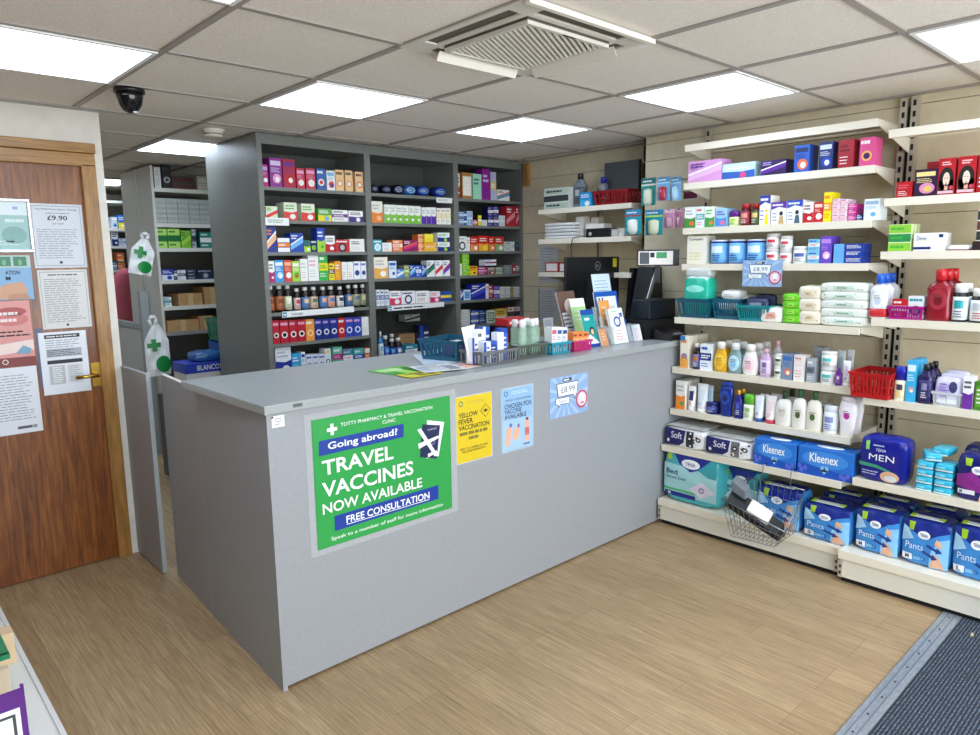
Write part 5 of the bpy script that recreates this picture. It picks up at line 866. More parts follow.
# ================================================================ WIRE BASKET hung on the shelf
def wire_basket():
    t = thing('wire_basket', 'silver wire basket hooked onto the shelf below the blue tissue boxes', 'basket', (0, 0, 0))
    m = M('8c9096', .28, 1)
    BL, BR_ = Vector((3.352, 1.675, .395)), Vector((3.352, 1.388, .395)); FL, FR = onx(721.5, 499, 3.16), onx(785, 532, 3.13)
    bBL, bBR = onx(748, 519, 3.33), onx(795, 532, 3.33); bFL, bFR = onx(731, 536, 3.19), onx(774, 547, 3.17)
    q = MB(); q.path([BL, BR_, FR, FL, BL], .003, m, 8); q.build('rim', t)
    def L(a, c_, s): return a+(c_-a)*s
    for (A, B_, a, b_, n) in ((FL, FR, bFL, bFR, 11), (BL, BR_, bBL, bBR, 9), (BL, FL, bBL, bFL, 7), (BR_, FR, bBR, bFR, 7)):
        q = MB()
        for k in range(n+1): q.bar(L(A, B_, k/n), L(a, b_, k/n), .0013, m, 5)
        for s in (.33, .66, 1): q.bar(L(A, a, s), L(B_, b_, s), .0015, m, 5)
        q.build('wire_side', t)
    q = MB()
    for k in range(12): q.bar(L(bBL, bBR, k/11), L(bFL, bFR, k/11), .0013, m, 5)
    for k in range(6): q.bar(L(bBL, bFL, k/5), L(bBR, bFR, k/5), .0013, m, 5)
    q.build('wire_floor', t)
    for uu in (762.4, 790.7):
        q = MB(); k = (BL.y-onx(uu, 479, 3.352).y)/(BL.y-BR_.y); p = L(BL, BR_, k)
        q.path([p, Vector((3.355, p.y, .472)), Vector((3.40, p.y, .474))], .0035, m, 8); q.build('hook', t)
    # box inside
    a0, a1 = onx(727, 505, 3.19), onx(777, 541, 3.17); dx = Vector((.08, 0, .0)); up = Vector((-.01, 0, .05)); dn = Vector((.0, 0, -.035))
    o = MB(); o.hexa([a0+dn*.3, a1+dn*.0, a1+dx, a0+dx], [a0+up*.5, a1+up*.55, a1+dx+up*1.4, a0+dx+up*1.6], M('17181a', .5))
    tag(o.build('black_box'), 'long black carton lying diagonally in the wire basket', 'box')
    o = MB(); b0, b1 = L(a0, a1, .38)+up*.62+dx*.2, L(a0, a1, .78)+up*.7+dx*.2
    o.hexa([b0, b1, b1+dx*.75, b0+dx*.75], [b0+Vector((0, 0, .012)), b1+Vector((0, 0, .012)), b1+dx*.75+Vector((0, 0, .05)), b0+dx*.75+Vector((0, 0, .05))], M('ece6d8', .5)); tag(o.build('white_leaflet_box'), 'white printed packet lying on the black carton in the wire basket', 'box')
    o = MB(); b0, b1 = L(a0, a1, .03)+up*1.5+dx*.5, L(a0, a1, .3)+up*1.5+dx*.5
    o.hexa([b0, b1, b1+dx*.6, b0+dx*.6], [b0+Vector((0, 0, .05)), b1+Vector((0, 0, .04)), b1+dx*.6+Vector((0, 0, .06)), b0+dx*.6+Vector((0, 0, .07))], M('7c848a', .15, al=.7)); tag(o.build('grey_packet'), 'glossy clear-grey packet at the upper end of the wire basket', 'packet')
wire_basket()
# ================================================================ POSTERS ON THE COUNTER
PY = CY+.0055
def sheet(nm, x0, z0, x1, z1, y, col, label, cat='poster', curl=0, grp=None):
    q = MB(); q.box(x0, y-.0006, z0, x1, y, z1, M(col, .35)); return q
def poster_travel():
    y = PY-.001; g = lambda a, b_: ony(300+a/4.325, 390+b_/4.325, y)
    q = MB(); q.box(1.202, y-.001, .482, 1.838, y, .966, M('2b9446', .28)); q.box(1.206, y-.0013, .486, 1.834, y-.001, .962, M('2e9c4a', .28)); f = y-.0022; W_ = M('f4f8f4', .35); B_ = M('173a96', .35)
    def quad(p, m, yy):
        P_ = [g(*k) for k in p]; q.P([(k.x, k.z) for k in P_], m, yy)
    quad([(80, 287), (447, 203), (447, 145), (80, 222)], B_, f); quad([(150, 610), (598, 470), (598, 410), (148, 545)], B_, f)
    def tx(s, l0, l1, r0, r1, bo, pad=0):   # text between left (top,bottom) and right (top,bottom) crop points
        a, b_, c_, d_ = g(*l0), g(*l1), g(*r0), g(*r1); q.T(s, (a.x+b_.x)/2, (b_.z+d_.z)/2, (c_.x+d_.x)/2, (a.z+c_.z)/2, W_, f-.0008, bo)
    tx('TOTTY PHARMACY & TRAVEL VACCINATION', (174, 141), (174, 157), (570, 68), (570, 82), .0); tx('CLINIC', (355, 131), (355, 146), (411, 121), (411, 136), .0)
    tx('Going abroad?', (118, 226), (120, 264), (420, 165), (420, 204), .015); tx('TRAVEL', (92, 302), (95, 365), (402, 242), (402, 304), .02); tx('VACCINES', (92, 400), (96, 463), (488, 306), (488, 368), .02)
    tx('NOW AVAILABLE', (95, 493), (98, 538), (526, 378), (526, 420), .015); tx('FREE CONSULTATION', (198, 545), (200, 575), (558, 438), (558, 468), .015); tx('Speak to a member of staff for more information', (134, 637), (136, 657), (616, 484), (616, 503), .0)
    a, b_ = g(200, 579), g(558, 470); z = (a.z+b_.z)/2; q.R(a.x, z-.003, b_.x, z-.0005, W_, f-.0008)
    c_ = g(137, 170); s = .021; q.R(c_.x-s, c_.z-s*.3, c_.x+s, c_.z+s*.3, W_, f); q.R(c_.x-s*.3, c_.z-s, c_.x+s*.3, c_.z+s, W_, f-.0004)
    quad([(545, 296), (598, 286), (622, 138), (548, 130)], M('eef2f6', .4), f); quad([(517, 290), (590, 296), (604, 152), (528, 148)], M('16224c', .4), f-.0006); p = g(572, 222); q.ring(p.x, p.z, .013, .003, M('8c98b8'), f-.001, 16)
    quad([(505, 172), (520, 165), (595, 282), (580, 286)], W_, f-.0014); quad([(512, 254), (600, 205), (596, 196), (508, 232)], W_, f-.0018); quad([(552, 290), (592, 268), (588, 260), (550, 276)], W_, f-.0018); p = g(565, 170); q.T('PASSPORT', p.x-.018, p.z-.003, p.x+.03, p.z+.004, M('c8ccd8'), f-.001)
    t = q.build('travel_poster'); tag(t, 'large green travel vaccines poster taped to the counter front', 'poster')
    q = MB(); e = y-.0004; mm = M('e8ecee', .1, al=.16)
    for a in ((1.175, .46, 1.202, .99), (1.838, .46, 1.868, .99), (1.202, .46, 1.838, .482), (1.202, .966, 1.838, .99)): q.box(a[0], e-.0006, a[1], a[2], e, a[3], mm)
    q.build('laminate_border', t)
poster_travel()
def yellow():
    x0, z0, x1, z1 = 1.872, .663, 2.074, .948; y = PY; q = MB(); q.box(x0, y-.0008, z0, x1, y, z1, M('dcc022', .35)); f = y-.0014; w, h = x1-x0, z1-z0; B_ = M('16161a', .5)
    X_ = lambda a: x0+a*w; Z_ = lambda a: z0+a*h
    q.box(x0-.004, y-.0006, z0-.004, x1+.004, y, z1+.004, M('eef2f4', .1, al=.4))
    q.ring(X_(.13), Z_(.9), .012, .004, M('1c7c6c'), f, 18); q.lines(X_(.3), Z_(.87), X_(.85), Z_(.93), 2, M('c8b040'), f, .4, 3)
    q.T('YELLOW', X_(.06), Z_(.685), X_(.6), Z_(.76), B_, f, .015); q.T('FEVER', X_(.06), Z_(.59), X_(.46), Z_(.665), B_, f, .015); q.T('VACCINATION', X_(.06), Z_(.495), X_(.92), Z_(.57), B_, f, .015)
    c_ = (X_(.82), Z_(.735)); s = .03; q.P([(c_[0]-s, c_[1]), (c_[0], c_[1]-s), (c_[0]+s, c_[1]), (c_[0], c_[1]+s)], B_, f); s = .027; q.P([(c_[0]-s, c_[1]), (c_[0], c_[1]-s), (c_[0]+s, c_[1]), (c_[0], c_[1]+s)], M('dcc022', .35), f-.0004)
    q.D(c_[0], c_[1], .004, .009, B_, f-.0008, 10); q.P([(c_[0]-.012, c_[1]+.006), (c_[0]-.002, c_[1]), (c_[0]-.01, c_[1]-.007)], B_, f-.0008); q.P([(c_[0]+.012, c_[1]+.006), (c_[0]+.01, c_[1]-.007), (c_[0]+.002, c_[1])], B_, f-.0008)
    q.lines(X_(.08), Z_(.41), X_(.92), Z_(.47), 1, M('7c7430'), f, .8, 5); q.lines(X_(.33), Z_(.33), X_(.68), Z_(.39), 1, M('7c7430'), f, .8, 6)
    q.T('SPEAK TO A MEMBER OF STAFF', X_(.08), Z_(.19), X_(.88), Z_(.225), B_, f); q.T('FOR MORE INFORMATION', X_(.15), Z_(.145), X_(.8), Z_(.18), B_, f)
    tag(q.build('yellow_fever_poster'), 'yellow poster about yellow fever vaccination on the counter front', 'poster')
yellow()
def pox():
    x0, z0, x1, z1 = 2.137, .659, 2.336, .948; y = PY; q = MB(); q.box(x0, y-.0008, z0, x1, y, z1, M('93b8da', .35)); f = y-.0014; w, h = x1-x0, z1-z0; B_ = M('141c3c', .5)
    X_ = lambda a: x0+a*w; Z_ = lambda a: z0+a*h
    q.box(x0-.004, y-.0006, z0-.004, x1+.004, y, z1+.004, M('eef2f4', .1, al=.4)); q.R(X_(.02), Z_(.015), X_(.98), Z_(.5), M('a4c4e2', .35), f+.0003)
    q.ring(X_(.13), Z_(.92), .012, .004, M('1c6c8c'), f, 18); q.lines(X_(.3), Z_(.89), X_(.85), Z_(.95), 2, M('c8e4f4'), f, .4, 3); q.T('PROTECT YOUR LITTLE ONES', X_(.12), Z_(.795), X_(.93), Z_(.825), B_, f)
    q.T('CHICKEN POX', X_(.08), Z_(.68), X_(.96), Z_(.755), B_, f, .01); q.T('VACCINE', X_(.08), Z_(.6), X_(.62), Z_(.67), B_, f, .01); q.T('AVAILABLE', X_(.08), Z_(.515), X_(.78), Z_(.585), B_, f, .01)
    S_ = M('e8b090', .5)
    q.P([(X_(.1), Z_(.1)), (X_(.22), Z_(.08)), (X_(.3), Z_(.3)), (X_(.26), Z_(.42)), (X_(.14), Z_(.36))], S_, f); q.P([(X_(.32), Z_(.2)), (X_(.46), Z_(.14)), (X_(.56), Z_(.26)), (X_(.5), Z_(.38)), (X_(.38), Z_(.34))], S_, f); q.D(X_(.27), Z_(.41), .008, .01, M('4c6ca8'), f-.0004, 10); q.D(X_(.52), Z_(.38), .008, .01, M('8c5c9c'), f-.0004, 10)
    q.R(X_(.74), Z_(.1), X_(.86), Z_(.42), S_, f); q.R(X_(.73), Z_(.2), X_(.87), Z_(.32), M('c86c6c'), f-.0004); q.D(X_(.8), Z_(.44), .012, .012, S_, f-.0002, 14); q.R(X_(.76), Z_(.44), X_(.84), Z_(.485), M('5c3c2c'), f-.0006); q.lines(X_(.68), Z_(.04), X_(.92), Z_(.08), 1, B_, f, .5, 9)
    tag(q.build('chickenpox_poster'), 'light blue chicken pox vaccine poster on the counter front', 'poster')
pox()
def price_sign(q, x0, z0, x1, z1, y, big):
    w, h = x1-x0, z1-z0; X_ = lambda a: x0+a*w; Z_ = lambda a: z0+a*h; q.box(x0, y-.0008, z0, x1, y, z1, M('8eaed6', .35)); f = y-.0014
    cx, cz = X_(.4), Z_(.5)
    for k in range(14):
        a = 2*pi*k/14; bb = a+.16
        def ed(t):
            c_, s = cos(t), sin(t); r = min((x1-.003-cx)/c_ if c_ > 0 else (x0+.003-cx)/c_ if c_ < 0 else 9, (z1-.003-cz)/s if s > 0 else (z0+.003-cz)/s if s < 0 else 9); return (cx+r*c_, cz+r*s)
        q.P([(cx+.02*cos(a), cz+.02*sin(a)), ed(a), ed(bb)], M('aac4e4', .35), f+.0003)
    K_ = M('3c4450', .5); Wt = M('f2f6fa', .35)
    q.R(X_(.32), Z_(.86), X_(.56), Z_(.94), K_, f); q.lines(X_(.35), Z_(.87), X_(.53), Z_(.93), 1, Wt, f-.0006, .6, 2)
    q.P([(X_(.16), Z_(.84)), (X_(.2), Z_(.5)), (X_(.6), Z_(.5)), (X_(.64), Z_(.36)), (X_(.68), Z_(.5)), (X_(.7), Z_(.5)), (X_(.74), Z_(.84))], K_, f); q.P([(X_(.18), Z_(.82)), (X_(.22), Z_(.52)), (X_(.61), Z_(.52)), (X_(.64), Z_(.42)), (X_(.67), Z_(.52)), (X_(.69), Z_(.52)), (X_(.72), Z_(.82))], Wt, f-.0004)
    q.T(big, X_(.28), Z_(.59), X_(.64), Z_(.74), M('5c6474', .5), f-.0009)
    q.P([(X_(.14), Z_(.48)), (X_(.14), Z_(.32)), (X_(.2), Z_(.32)), (X_(.22), Z_(.24)), (X_(.27), Z_(.32)), (X_(.5), Z_(.3)), (X_(.52), Z_(.48))], K_, f-.0002); q.P([(X_(.155), Z_(.465)), (X_(.155), Z_(.335)), (X_(.21), Z_(.335)), (X_(.22), Z_(.28)), (X_(.27), Z_(.335)), (X_(.49), Z_(.315)), (X_(.505), Z_(.465))], Wt, f-.0005); q.T('Save', X_(.22), Z_(.36), X_(.42), Z_(.44), M('8c94a0', .5), f-.001)
    q.D(X_(.83), Z_(.35), w*.155, w*.16, M('c84460', .35), f-.0003, 26); q.D(X_(.83), Z_(.35), w*.12, w*.125, M('e8d4e0', .35), f-.0008, 26); q.R(X_(.78), Z_(.24), X_(.89), Z_(.48), M('f4f4f6', .35), f-.0012); q.R(X_(.79), Z_(.24), X_(.88), Z_(.28), M('c84460', .35), f-.0016)
q = MB(); price_sign(q, 2.452, .759, 2.735, .958, PY, '£8.99'); tag(q.build('price_poster'), 'pale blue £8.99 price poster with speech bubbles on the counter front', 'poster')
p0, p1 = onx(743.2, 260.4, 3.534), onx(781.5, 287, 3.534); q = MB(); price_sign(q, 0, 0, p0.y-p1.y, p0.z-p1.z, 0, '£8.99'); o = q.build('price_poster'); o.location = (3.534, p0.y, p1.z); o.rotation_euler = (0, 0, -pi/2); tag(o, 'pale blue £8.99 price card hanging from the fourth white shelf', 'sign')
q = MB(); q.box(1.056, PY-.0008, .964, 1.102, PY, 1.004, M('f4f4f2', .5)); q.lines(1.066, .97, 1.094, .998, 3, M('6c6c70'), PY-.0014, .3, 2); q.D(1.058, 1.0, .005, .004, M('2c2c30'), PY-.0014, 8); tag(q.build('small_label'), 'tiny white label stuck under the worktop corner', 'label')
q = MB(); q.R(1.13, 1.026, 1.166, 1.038, M('5c6064', .6), CY-.0086); tag(q.build('scuff_sticker'), 'small dark scuffed sticker on the worktop front edge', 'sticker')
# ================================================================ DOOR NOTICES
DY = YD+.0035
def note(nm, quad_px, col, label, cat='notice', y=DY, deco=None, frame=None):
    P_ = [ony(u, v, y) for u, v in quad_px]; x0 = (P_[0].x+P_[3].x)/2; x1 = (P_[1].x+P_[2].x)/2; z1 = (P_[0].z+P_[1].z)/2; z0 = (P_[2].z+P_[3].z)/2
    q = MB(); q.box(x0, y-.0012, z0, x1, y, z1, M(col, .4)); f = y-.0016
    if deco: deco(q, lambda a: x0+a*(x1-x0), lambda a: z0+a*(z1-z0), f)
    o = q.build(nm); tag(o, label, cat)
    if frame:
        q = MB(); s = .014
        for a in ((x0-s, z0-s, x1+s, z0), (x0-s, z1, x1+s, z1+s), (x0-s, z0, x0, z1), (x1, z0, x1+s, z1)): q.box(a[0], y-.012, a[1], a[2], y, a[3], M('d4d6d4', .25, .6))
        bevel(q.build('snap_frame', o), .003)
    return o
G_ = M('8e9299', .6)
def d990(q, X_, Z_, f):
    q.R(X_(.04), Z_(.03), X_(.96), Z_(.04), G_, f); q.R(X_(.04), Z_(.96), X_(.96), Z_(.97), G_, f); q.R(X_(.04), Z_(.03), X_(.05), Z_(.97), G_, f); q.R(X_(.95), Z_(.03), X_(.96), Z_(.97), G_, f)
    q.T('The NHS Prescription Charge', X_(.1), Z_(.895), X_(.9), Z_(.93), TXD, f, .01); q.lines(X_(.3), Z_(.84), X_(.75), Z_(.87), 1, G_, f, .5, 1); q.T('£9.90', X_(.32), Z_(.745), X_(.7), Z_(.82), TXD, f, .02); q.T('per item', X_(.41), Z_(.67), X_(.62), Z_(.71), TXD, f)
    q.lines(X_(.1), Z_(.14), X_(.9), Z_(.62), 13, G_, f, .32, 2); q.D(X_(.5), Z_(.085), .007, .007, TXD, f, 10)
note('prescription_charge_notice', [(29, 204), (81.5, 204), (87, 267.5), (34, 268)], 'ccd0d6', 'grey laminated notice reading £9.90 on the wooden door', deco=d990)
def dn2(q, X_, Z_, f):
    q.R(X_(.04), Z_(.03), X_(.05), Z_(.97), G_, f); q.R(X_(.95), Z_(.03), X_(.96), Z_(.97), G_, f); q.R(X_(.04), Z_(.96), X_(.96), Z_(.97), G_, f); q.lines(X_(.2), Z_(.9), X_(.8), Z_(.93), 1, TXD, f, .6, 1)
    q.lines(X_(.1), Z_(.1), X_(.9), Z_(.86), 20, G_, f, .34, 5); q.D(X_(.5), Z_(.06), .006, .006, TXD, f, 10)
note('text_notice', [(37, 270.5), (87, 269), (91.5, 327), (43, 329)], 'd2d0cc', 'laminated text notice below the £9.90 notice on the door', deco=dn2)
def dn3(q, X_, Z_, f):
    q.R(X_(.12), Z_(.9), X_(.86), Z_(.96), TXD, f); q.lines(X_(.16), Z_(.915), X_(.8), Z_(.945), 1, M('wh'), f-.0005, .5, 1); q.lines(X_(.13), Z_(.74), X_(.88), Z_(.88), 4, G_, f, .35, 2); q.R(X_(.13), Z_(.6), X_(.87), Z_(.73), M('a8acb4'), f); q.lines(X_(.15), Z_(.61), X_(.85), Z_(.72), 4, TXD, f-.0005, .3, 3)
    q.R(X_(.13), Z_(.49), X_(.87), Z_(.55), TXD, f); q.R(X_(.15), Z_(.16), X_(.48), Z_(.46), M('b4b8bc'), f); q.R(X_(.52), Z_(.16), X_(.86), Z_(.46), M('d4d6d8'), f); q.lines(X_(.22), Z_(.18), X_(.46), Z_(.45), 8, M('wh'), f-.0005, .4, 4); q.lines(X_(.56), Z_(.18), X_(.84), Z_(.45), 8, G_, f-.0005, .3, 5)
note('table_notice', [(38.5, 333), (86, 330), (91, 391), (43.5, 395)], 'e0e4ea', 'white notice with black header bars beside the brass door handle', deco=dn3)
note('teal_framed_poster', [(-26, 200.5), (26.5, 202), (30.5, 250), (-22, 249)], '9cc0bc', 'teal poster in a silver snap frame at the left frame edge', 'poster', frame=True, deco=lambda q, X_, Z_, f: (q.R(X_(0), Z_(.72), X_(1), Z_(1), M('d8e2e4', .4), f), q.R(X_(.72), Z_(.84), X_(.82), Z_(.9), M('8cacd8'), f-.0004), q.lines(X_(.55), Z_(.55), X_(.92), Z_(.66), 1, M('cfe0dc'), f, .6, 1), q.D(X_(.7), Z_(.3), .05, .04, M('7ca8a0'), f, 14), q.lines(X_(.3), Z_(.08), X_(.8), Z_(.2), 2, M('c8dcd8'), f, .4, 2)))
def dh(q, X_, Z_, f):
    q.R(X_(0), Z_(.72), X_(1), Z_(1), M('a8c4bc'), f)
    for a in (.5, .74): q.R(X_(a), Z_(.76), X_(a+.2), Z_(.97), M('3c7c5c'), f-.0004); q.D(X_(a+.1), Z_(.84), .008, .014, M('6cb080'), f-.0008, 10)
    q.T('ATION', X_(.6), Z_(.57), X_(.82), Z_(.66), TXD, f-.0004, .02); q.T('M', X_(.6), Z_(.44), X_(.67), Z_(.53), TXD, f-.0004, .02)
    q.P([(X_(.35), Z_(.02)), (X_(.8), Z_(.02)), (X_(.92), Z_(.2)), (X_(.84), Z_(.4)), (X_(.6), Z_(.36)), (X_(.4), Z_(.24))], M('cf9f80', .5), f-.0004); q.P([(X_(.6), Z_(.0)), (X_(.95), Z_(.02)), (X_(.88), Z_(.14)), (X_(.62), Z_(.12))], M('c08c6c', .5), f-.0007)
note('vaccination_poster', [(-38, 256), (30.5, 255), (33.5, 299.5), (-34, 301)], '7ca8cc', 'blue poster with a hand, cut off below the silver snap frame', 'poster', deco=dh)
def dr(q, X_, Z_, f):
    q.R(X_(0), Z_(0), X_(1), Z_(.14), M('7c2420'), f); q.P([(X_(.0), Z_(.14)), (X_(1), Z_(.24)), (X_(1), Z_(.4)), (X_(0), Z_(.3))], M('ecd4cc', .4), f); q.D(X_(.72), Z_(.84), .06, .02, M('a83c3c', .4), f, 16); q.D(X_(.7), Z_(.72), .07, .03, M('c86c68', .4), f, 16)
    q.lines(X_(.5), Z_(.66), X_(.9), Z_(.86), 2, M('f0dcd8'), f-.0005, .45, 1); q.lines(X_(.45), Z_(.45), X_(.98), Z_(.56), 2, TXD, f-.0005, .4, 2); q.P([(X_(.72), Z_(.2)), (X_(.92), Z_(.18)), (X_(.96), Z_(.26)), (X_(.84), Z_(.32))], M('6c9cb8', .4), f-.0008); q.ring(X_(.55), Z_(.08), .012, .003, M('wh'), f-.0006, 14)
note('red_poster', [(-40, 304), (29.5, 299.5), (35.5, 365), (-34, 371)], 'd8908a', 'red and pink poster on the door below the hand poster', 'poster', deco=dr)
note('white_letter', [(-40, 372), (36.5, 366), (43.2, 431), (-34, 441)], 'e0e3ea', 'white printed letter at the bottom of the door notices', deco=lambda q, X_, Z_, f: (q.lines(X_(.4), Z_(.2), X_(.95), Z_(.9), 17, G_, f, .28, 1), q.R(X_(.66), Z_(.07), X_(.92), Z_(.11), M('4c5058'), f), q.T('NHS', X_(.85), Z_(.075), X_(.9), Z_(.105), M('wh'), f-.0005)))
q = MB(); a = ony(35, 333, DY); q.box(a.x, DY-.0008, a.z-.27, a.x+.03, DY+.0, a.z+.02, M('4c5878', .4)); tag(q.build('blue_backing_strip'), 'dark blue strip of paper behind the black-header notice', 'paper')
# ================================================================ WORKTOP ITEMS
def tb(nm, x0, x1, y0, d, h, col, label, cat='basket', rz=0, **k):
    t = thing(nm, label, cat, ((x0+x1)/2, y0, WT+.001), rz); basket(t, abs(x1-x0), d, h, col, **k); return t
def flyer(x, y, w, d, rz, cols, label, seed, z=WT+.001):
    q = MB(); q.box(-w/2, -d/2, 0, w/2, d/2, .0012, M(cols[0], .4)); r = random.Random(seed)
    for k in range(3): a = -w*.45+w*.3*k; q.box(a, -d*.4, .0012, a+w*.26, d*(.1+.3*r.random()), .0016, M(cols[1+k % (len(cols)-1)], .4))
    for k in range(6): q.box(-w*.4, d*(.12+.05*k), .0012, -w*.4+w*.75*r.uniform(.6, 1), d*(.135+.05*k), .0017, M(cols[-1], .5))
    o = q.build('leaflet'); o.location = (x, y, z); o.rotation_euler = (0, 0, rz); tag(o, label, 'leaflet')
flyer(1.79, 2.475, .19, .27, .1, ('58b83c', '3c9c2c', '9cd85c', '2c7c24', 'e8f4dc'), 'green leaflet lying flat on the worktop, left of the others', 1)
flyer(1.78, 2.352, .17, .10, .0, ('ecd92c', 'c8d43c', '8c8c2c', '5c5c20'), 'yellow leaflet flat near the worktop front edge', 2, WT+.0035)
flyer(1.93, 2.42, .2, .19, -.25, ('e4e8ec', 'b8c0c8', 'd0d4d8', '8c949c'), 'white and grey printed leaflet flat on the worktop', 3, WT+.006)
flyer(2.06, 2.33+.06, .19, .13, .15, ('f0e4e0', 'e09098', 'f4c8a0', 'c86c7c'), 'white leaflet with pink print beside the grey basket', 4, WT+.002)
flyer(2.19, 2.66, .30, .34, -.5, ('d8e4f0', 'c8dcf0', 'e4ecf4', '8cb0d8'), 'large pale blue sheet under the teal basket', 5, WT+.0005)
A_, B_ = onz(423.5, 359, WT), onz(457.5, 362, WT); BA = math.atan2(B_.y-A_.y, B_.x-A_.x); BW = (B_-A_).length/.88; BC = (A_+B_)/2
t = thing('plastic_basket', 'teal slotted basket on the worktop, beside the grey basket', 'basket', (BC.x-.02*sin(-BA), BC.y-.02*cos(BA), WT+.001), BA); basket(t, BW, .24, .098, '1c5c78', .88, ns=14, rib=.5)
t = thing('paper_pad', 'folded white paper inside the teal worktop basket', 'paper', (BC.x+.1*sin(-BA), BC.y+.1*cos(BA), WT+.006), BA); q = soft(.15, .1, .07, .004, 5, M('6c4c8c', .5), M('d0d4dc', .5), 3, .004); q.build('sheet', t)
W1, W2 = 2.095, 2.43
y1 = 2.335
t = tb('slotted_tray', 2.108, 2.335, 2.325, .15, .062, '6a6c70', 'grey slotted tray full of blue and white cartons on the worktop', 'basket', tp=.97, ns=13, nd=5, rib=.5)
cs = [(2.135, .05, .04, .12, ('eef0f4', '1c4cac', 'wh', 'dg'), 'i'), (2.18, .012, .045, .10, ('eef0f4', '1c50b8', 'wh', 'bl'), 'i'), (2.232, .018, .045, .098, ('2458c0', '1c3c90', 'wh', 'wh'), 'e'), (2.2, .075, .045, .15, ('f0f2f4', '1c4cac', 'bl', 'dg'), 'b'), (2.248, .08, .045, .16, ('2254b8', 'wh', '1c3c90', 'wh'), 'i'), (2.286, .02, .042, .135, ('f0f2f4', 'e4e8ee', 'wh', 'dg'), 'f'), (2.325, .03, .045, .15, ('1c48a8', '2c60c4', 'wh', 'wh'), 'e'), (2.36, .05, .028, .12, ('c02c30', 'e8a080', 'wh', 'wh'), 'b')]
for k, (x, dy, w, h, cl, s) in enumerate(cs):
    o = carton_mesh(w*.93, .042, h, cl, s, 300+k).build('medicine_carton'); o.location = (2.12+(x-2.135)*.86, 2.33+dy, WT+.006); tag(o, '%s carton standing in the grey worktop tray, %s from left' % (('white and blue', 'white and blue', 'blue', 'tall white', 'tall blue', 'plain white', 'tall royal blue', 'red')[k], ('first', 'second', 'fourth', 'third', 'fifth', 'sixth', 'seventh', 'last')[k]), 'box')
# white leaning card behind
q = MB(); q.hexa([(2.10, 2.40, WT+.008), (2.16, 2.47, WT+.008), (2.16, 2.471, WT+.008), (2.10, 2.401, WT+.008)], [(2.055, 2.40, WT+.175), (2.20, 2.47, WT+.175), (2.2, 2.471, WT+.175), (2.055, 2.401, WT+.175)], M('f2f0ea', .5)); tag(q.build('leaning_card'), 'blank white card leaning out of the left end of the grey tray', 'card')
t = tb('slotted_tray', 2.36, 2.57, 2.35, .13, .066, '565c54', 'dark grey slotted tray holding clear green gel bottles', 'basket', tp=.95, ns=11, nd=5, rib=.5)
gel = None
for k, (dx, dy) in enumerate(((-.062, .03), (-.022, .06), (.022, .045), (.062, .06), (-.05, .09), (.04, .1))):
    lab = 'clear green hand gel bottle with white cap, %s of the cluster on the worktop' % ['leftmost front', 'second', 'third', 'rightmost', 'rear left', 'rear right'][k]; loc = (2.487+dx*1.05, 2.35+dy-.012, WT+.005)
    if gel: dup(gel, loc, lab)
    else: gel = thing('gel_bottle', lab, 'bottle', loc, 0, 'hand gel bottles'); make('clear', gel, .038, .178, 0, ('bfe0cc', 'f2f2f0', 'b4dcc4', '7cc49c', '3c8c5c'), None, 3)
t = tb('plastic_basket', 2.592, 2.735, 2.34, .11, .058, '1c94ac', 'bright turquoise slotted basket of white boxes on the worktop', 'basket', tp=.93, ns=8, nd=5, rib=.55)
for k in range(3):
    o = carton_mesh(.036, .05, .13-.004*k, ('f0f0f2', ('d85c70', '3c60a0', '2c4c90')[k], 'e89070', 'dg'), 'a', 400+k).build('test_carton'); o.location = (2.625+k*.04, 2.355, WT+.006); tag(o, 'white carton in the turquoise basket, %s, with %s print' % (('left', 'middle', 'right')[k], ('pink', 'blue', 'dark blue')[k]), 'box')
t = tb('plastic_basket', 2.752, 2.895, 2.335, .11, .052, 'c01c74', 'hot pink slotted basket of orange boxes on the worktop', 'basket', tp=.93, ns=8, nd=5, rib=.55)
for k in range(3):
    o = carton_mesh(.040, .07, .092-.002*k, ('ee8a48', 'f4c890', 'c83c24', 'dr'), 'b', 410+k).build('orange_carton'); o.location = (2.782+k*.042, 2.35, WT+.006); tag(o, 'orange carton in the hot pink basket, %s of three' % ('left', 'middle', 'right')[k], 'box')
# leaning brochures: base edge point, width, height, lean back
def lean(nm, x, y, w, h, back, rz, fn, label, cat='leaflet', th=.004, side=None, z=WT+.002, tilt=0, lst=None):
    q = MB(); q.box(-w/2, 0, 0, w/2, th, h, side or M('e8e8e4', .5)); fn(q, w, h, -.0006)
    o = q.build(nm); o.location = (x, y, z); o.rotation_euler = (-back, tilt, rz); tag(o, label, cat); return o
def px(u, v, y): p = ony(u, v, y); return p.x
lean('magazine', 3.04, 2.56, .13, .30, .3, -.15, lambda q, w, h, f: (q.R(-w/2, 0, w/2, h, M('6c5044', .3), f), q.D(w*.1, h*.7, w*.3, h*.16, M('e8dcd0', .3), f*2, 14), q.R(-w*.42, h*.1, w*.1, h*.6, M('dfe4e4', .3), f*2), q.lines(-w*.4, h*.12, w*.05, h*.58, 6, TXD, f*3, .35, 1)), 'brown and white magazine leaning leftmost among the brochures', 'magazine', .008, tilt=-.05)
lean('green_leaflet', 3.045, 2.50, .11, .26, .3, -.1, lambda q, w, h, f: (q.R(-w/2, 0, w/2, h*.98, M('b4dc94', .35), f), q.R(-w/2, h*.82, w/2, h, M('f0f2ee', .35), f*2), q.lines(-w*.35, h*.5, w*.3, h*.76, 3, M('dcecd0'), f*2, .4, 2)), 'pale green and white leaflet standing behind the teal brochure')
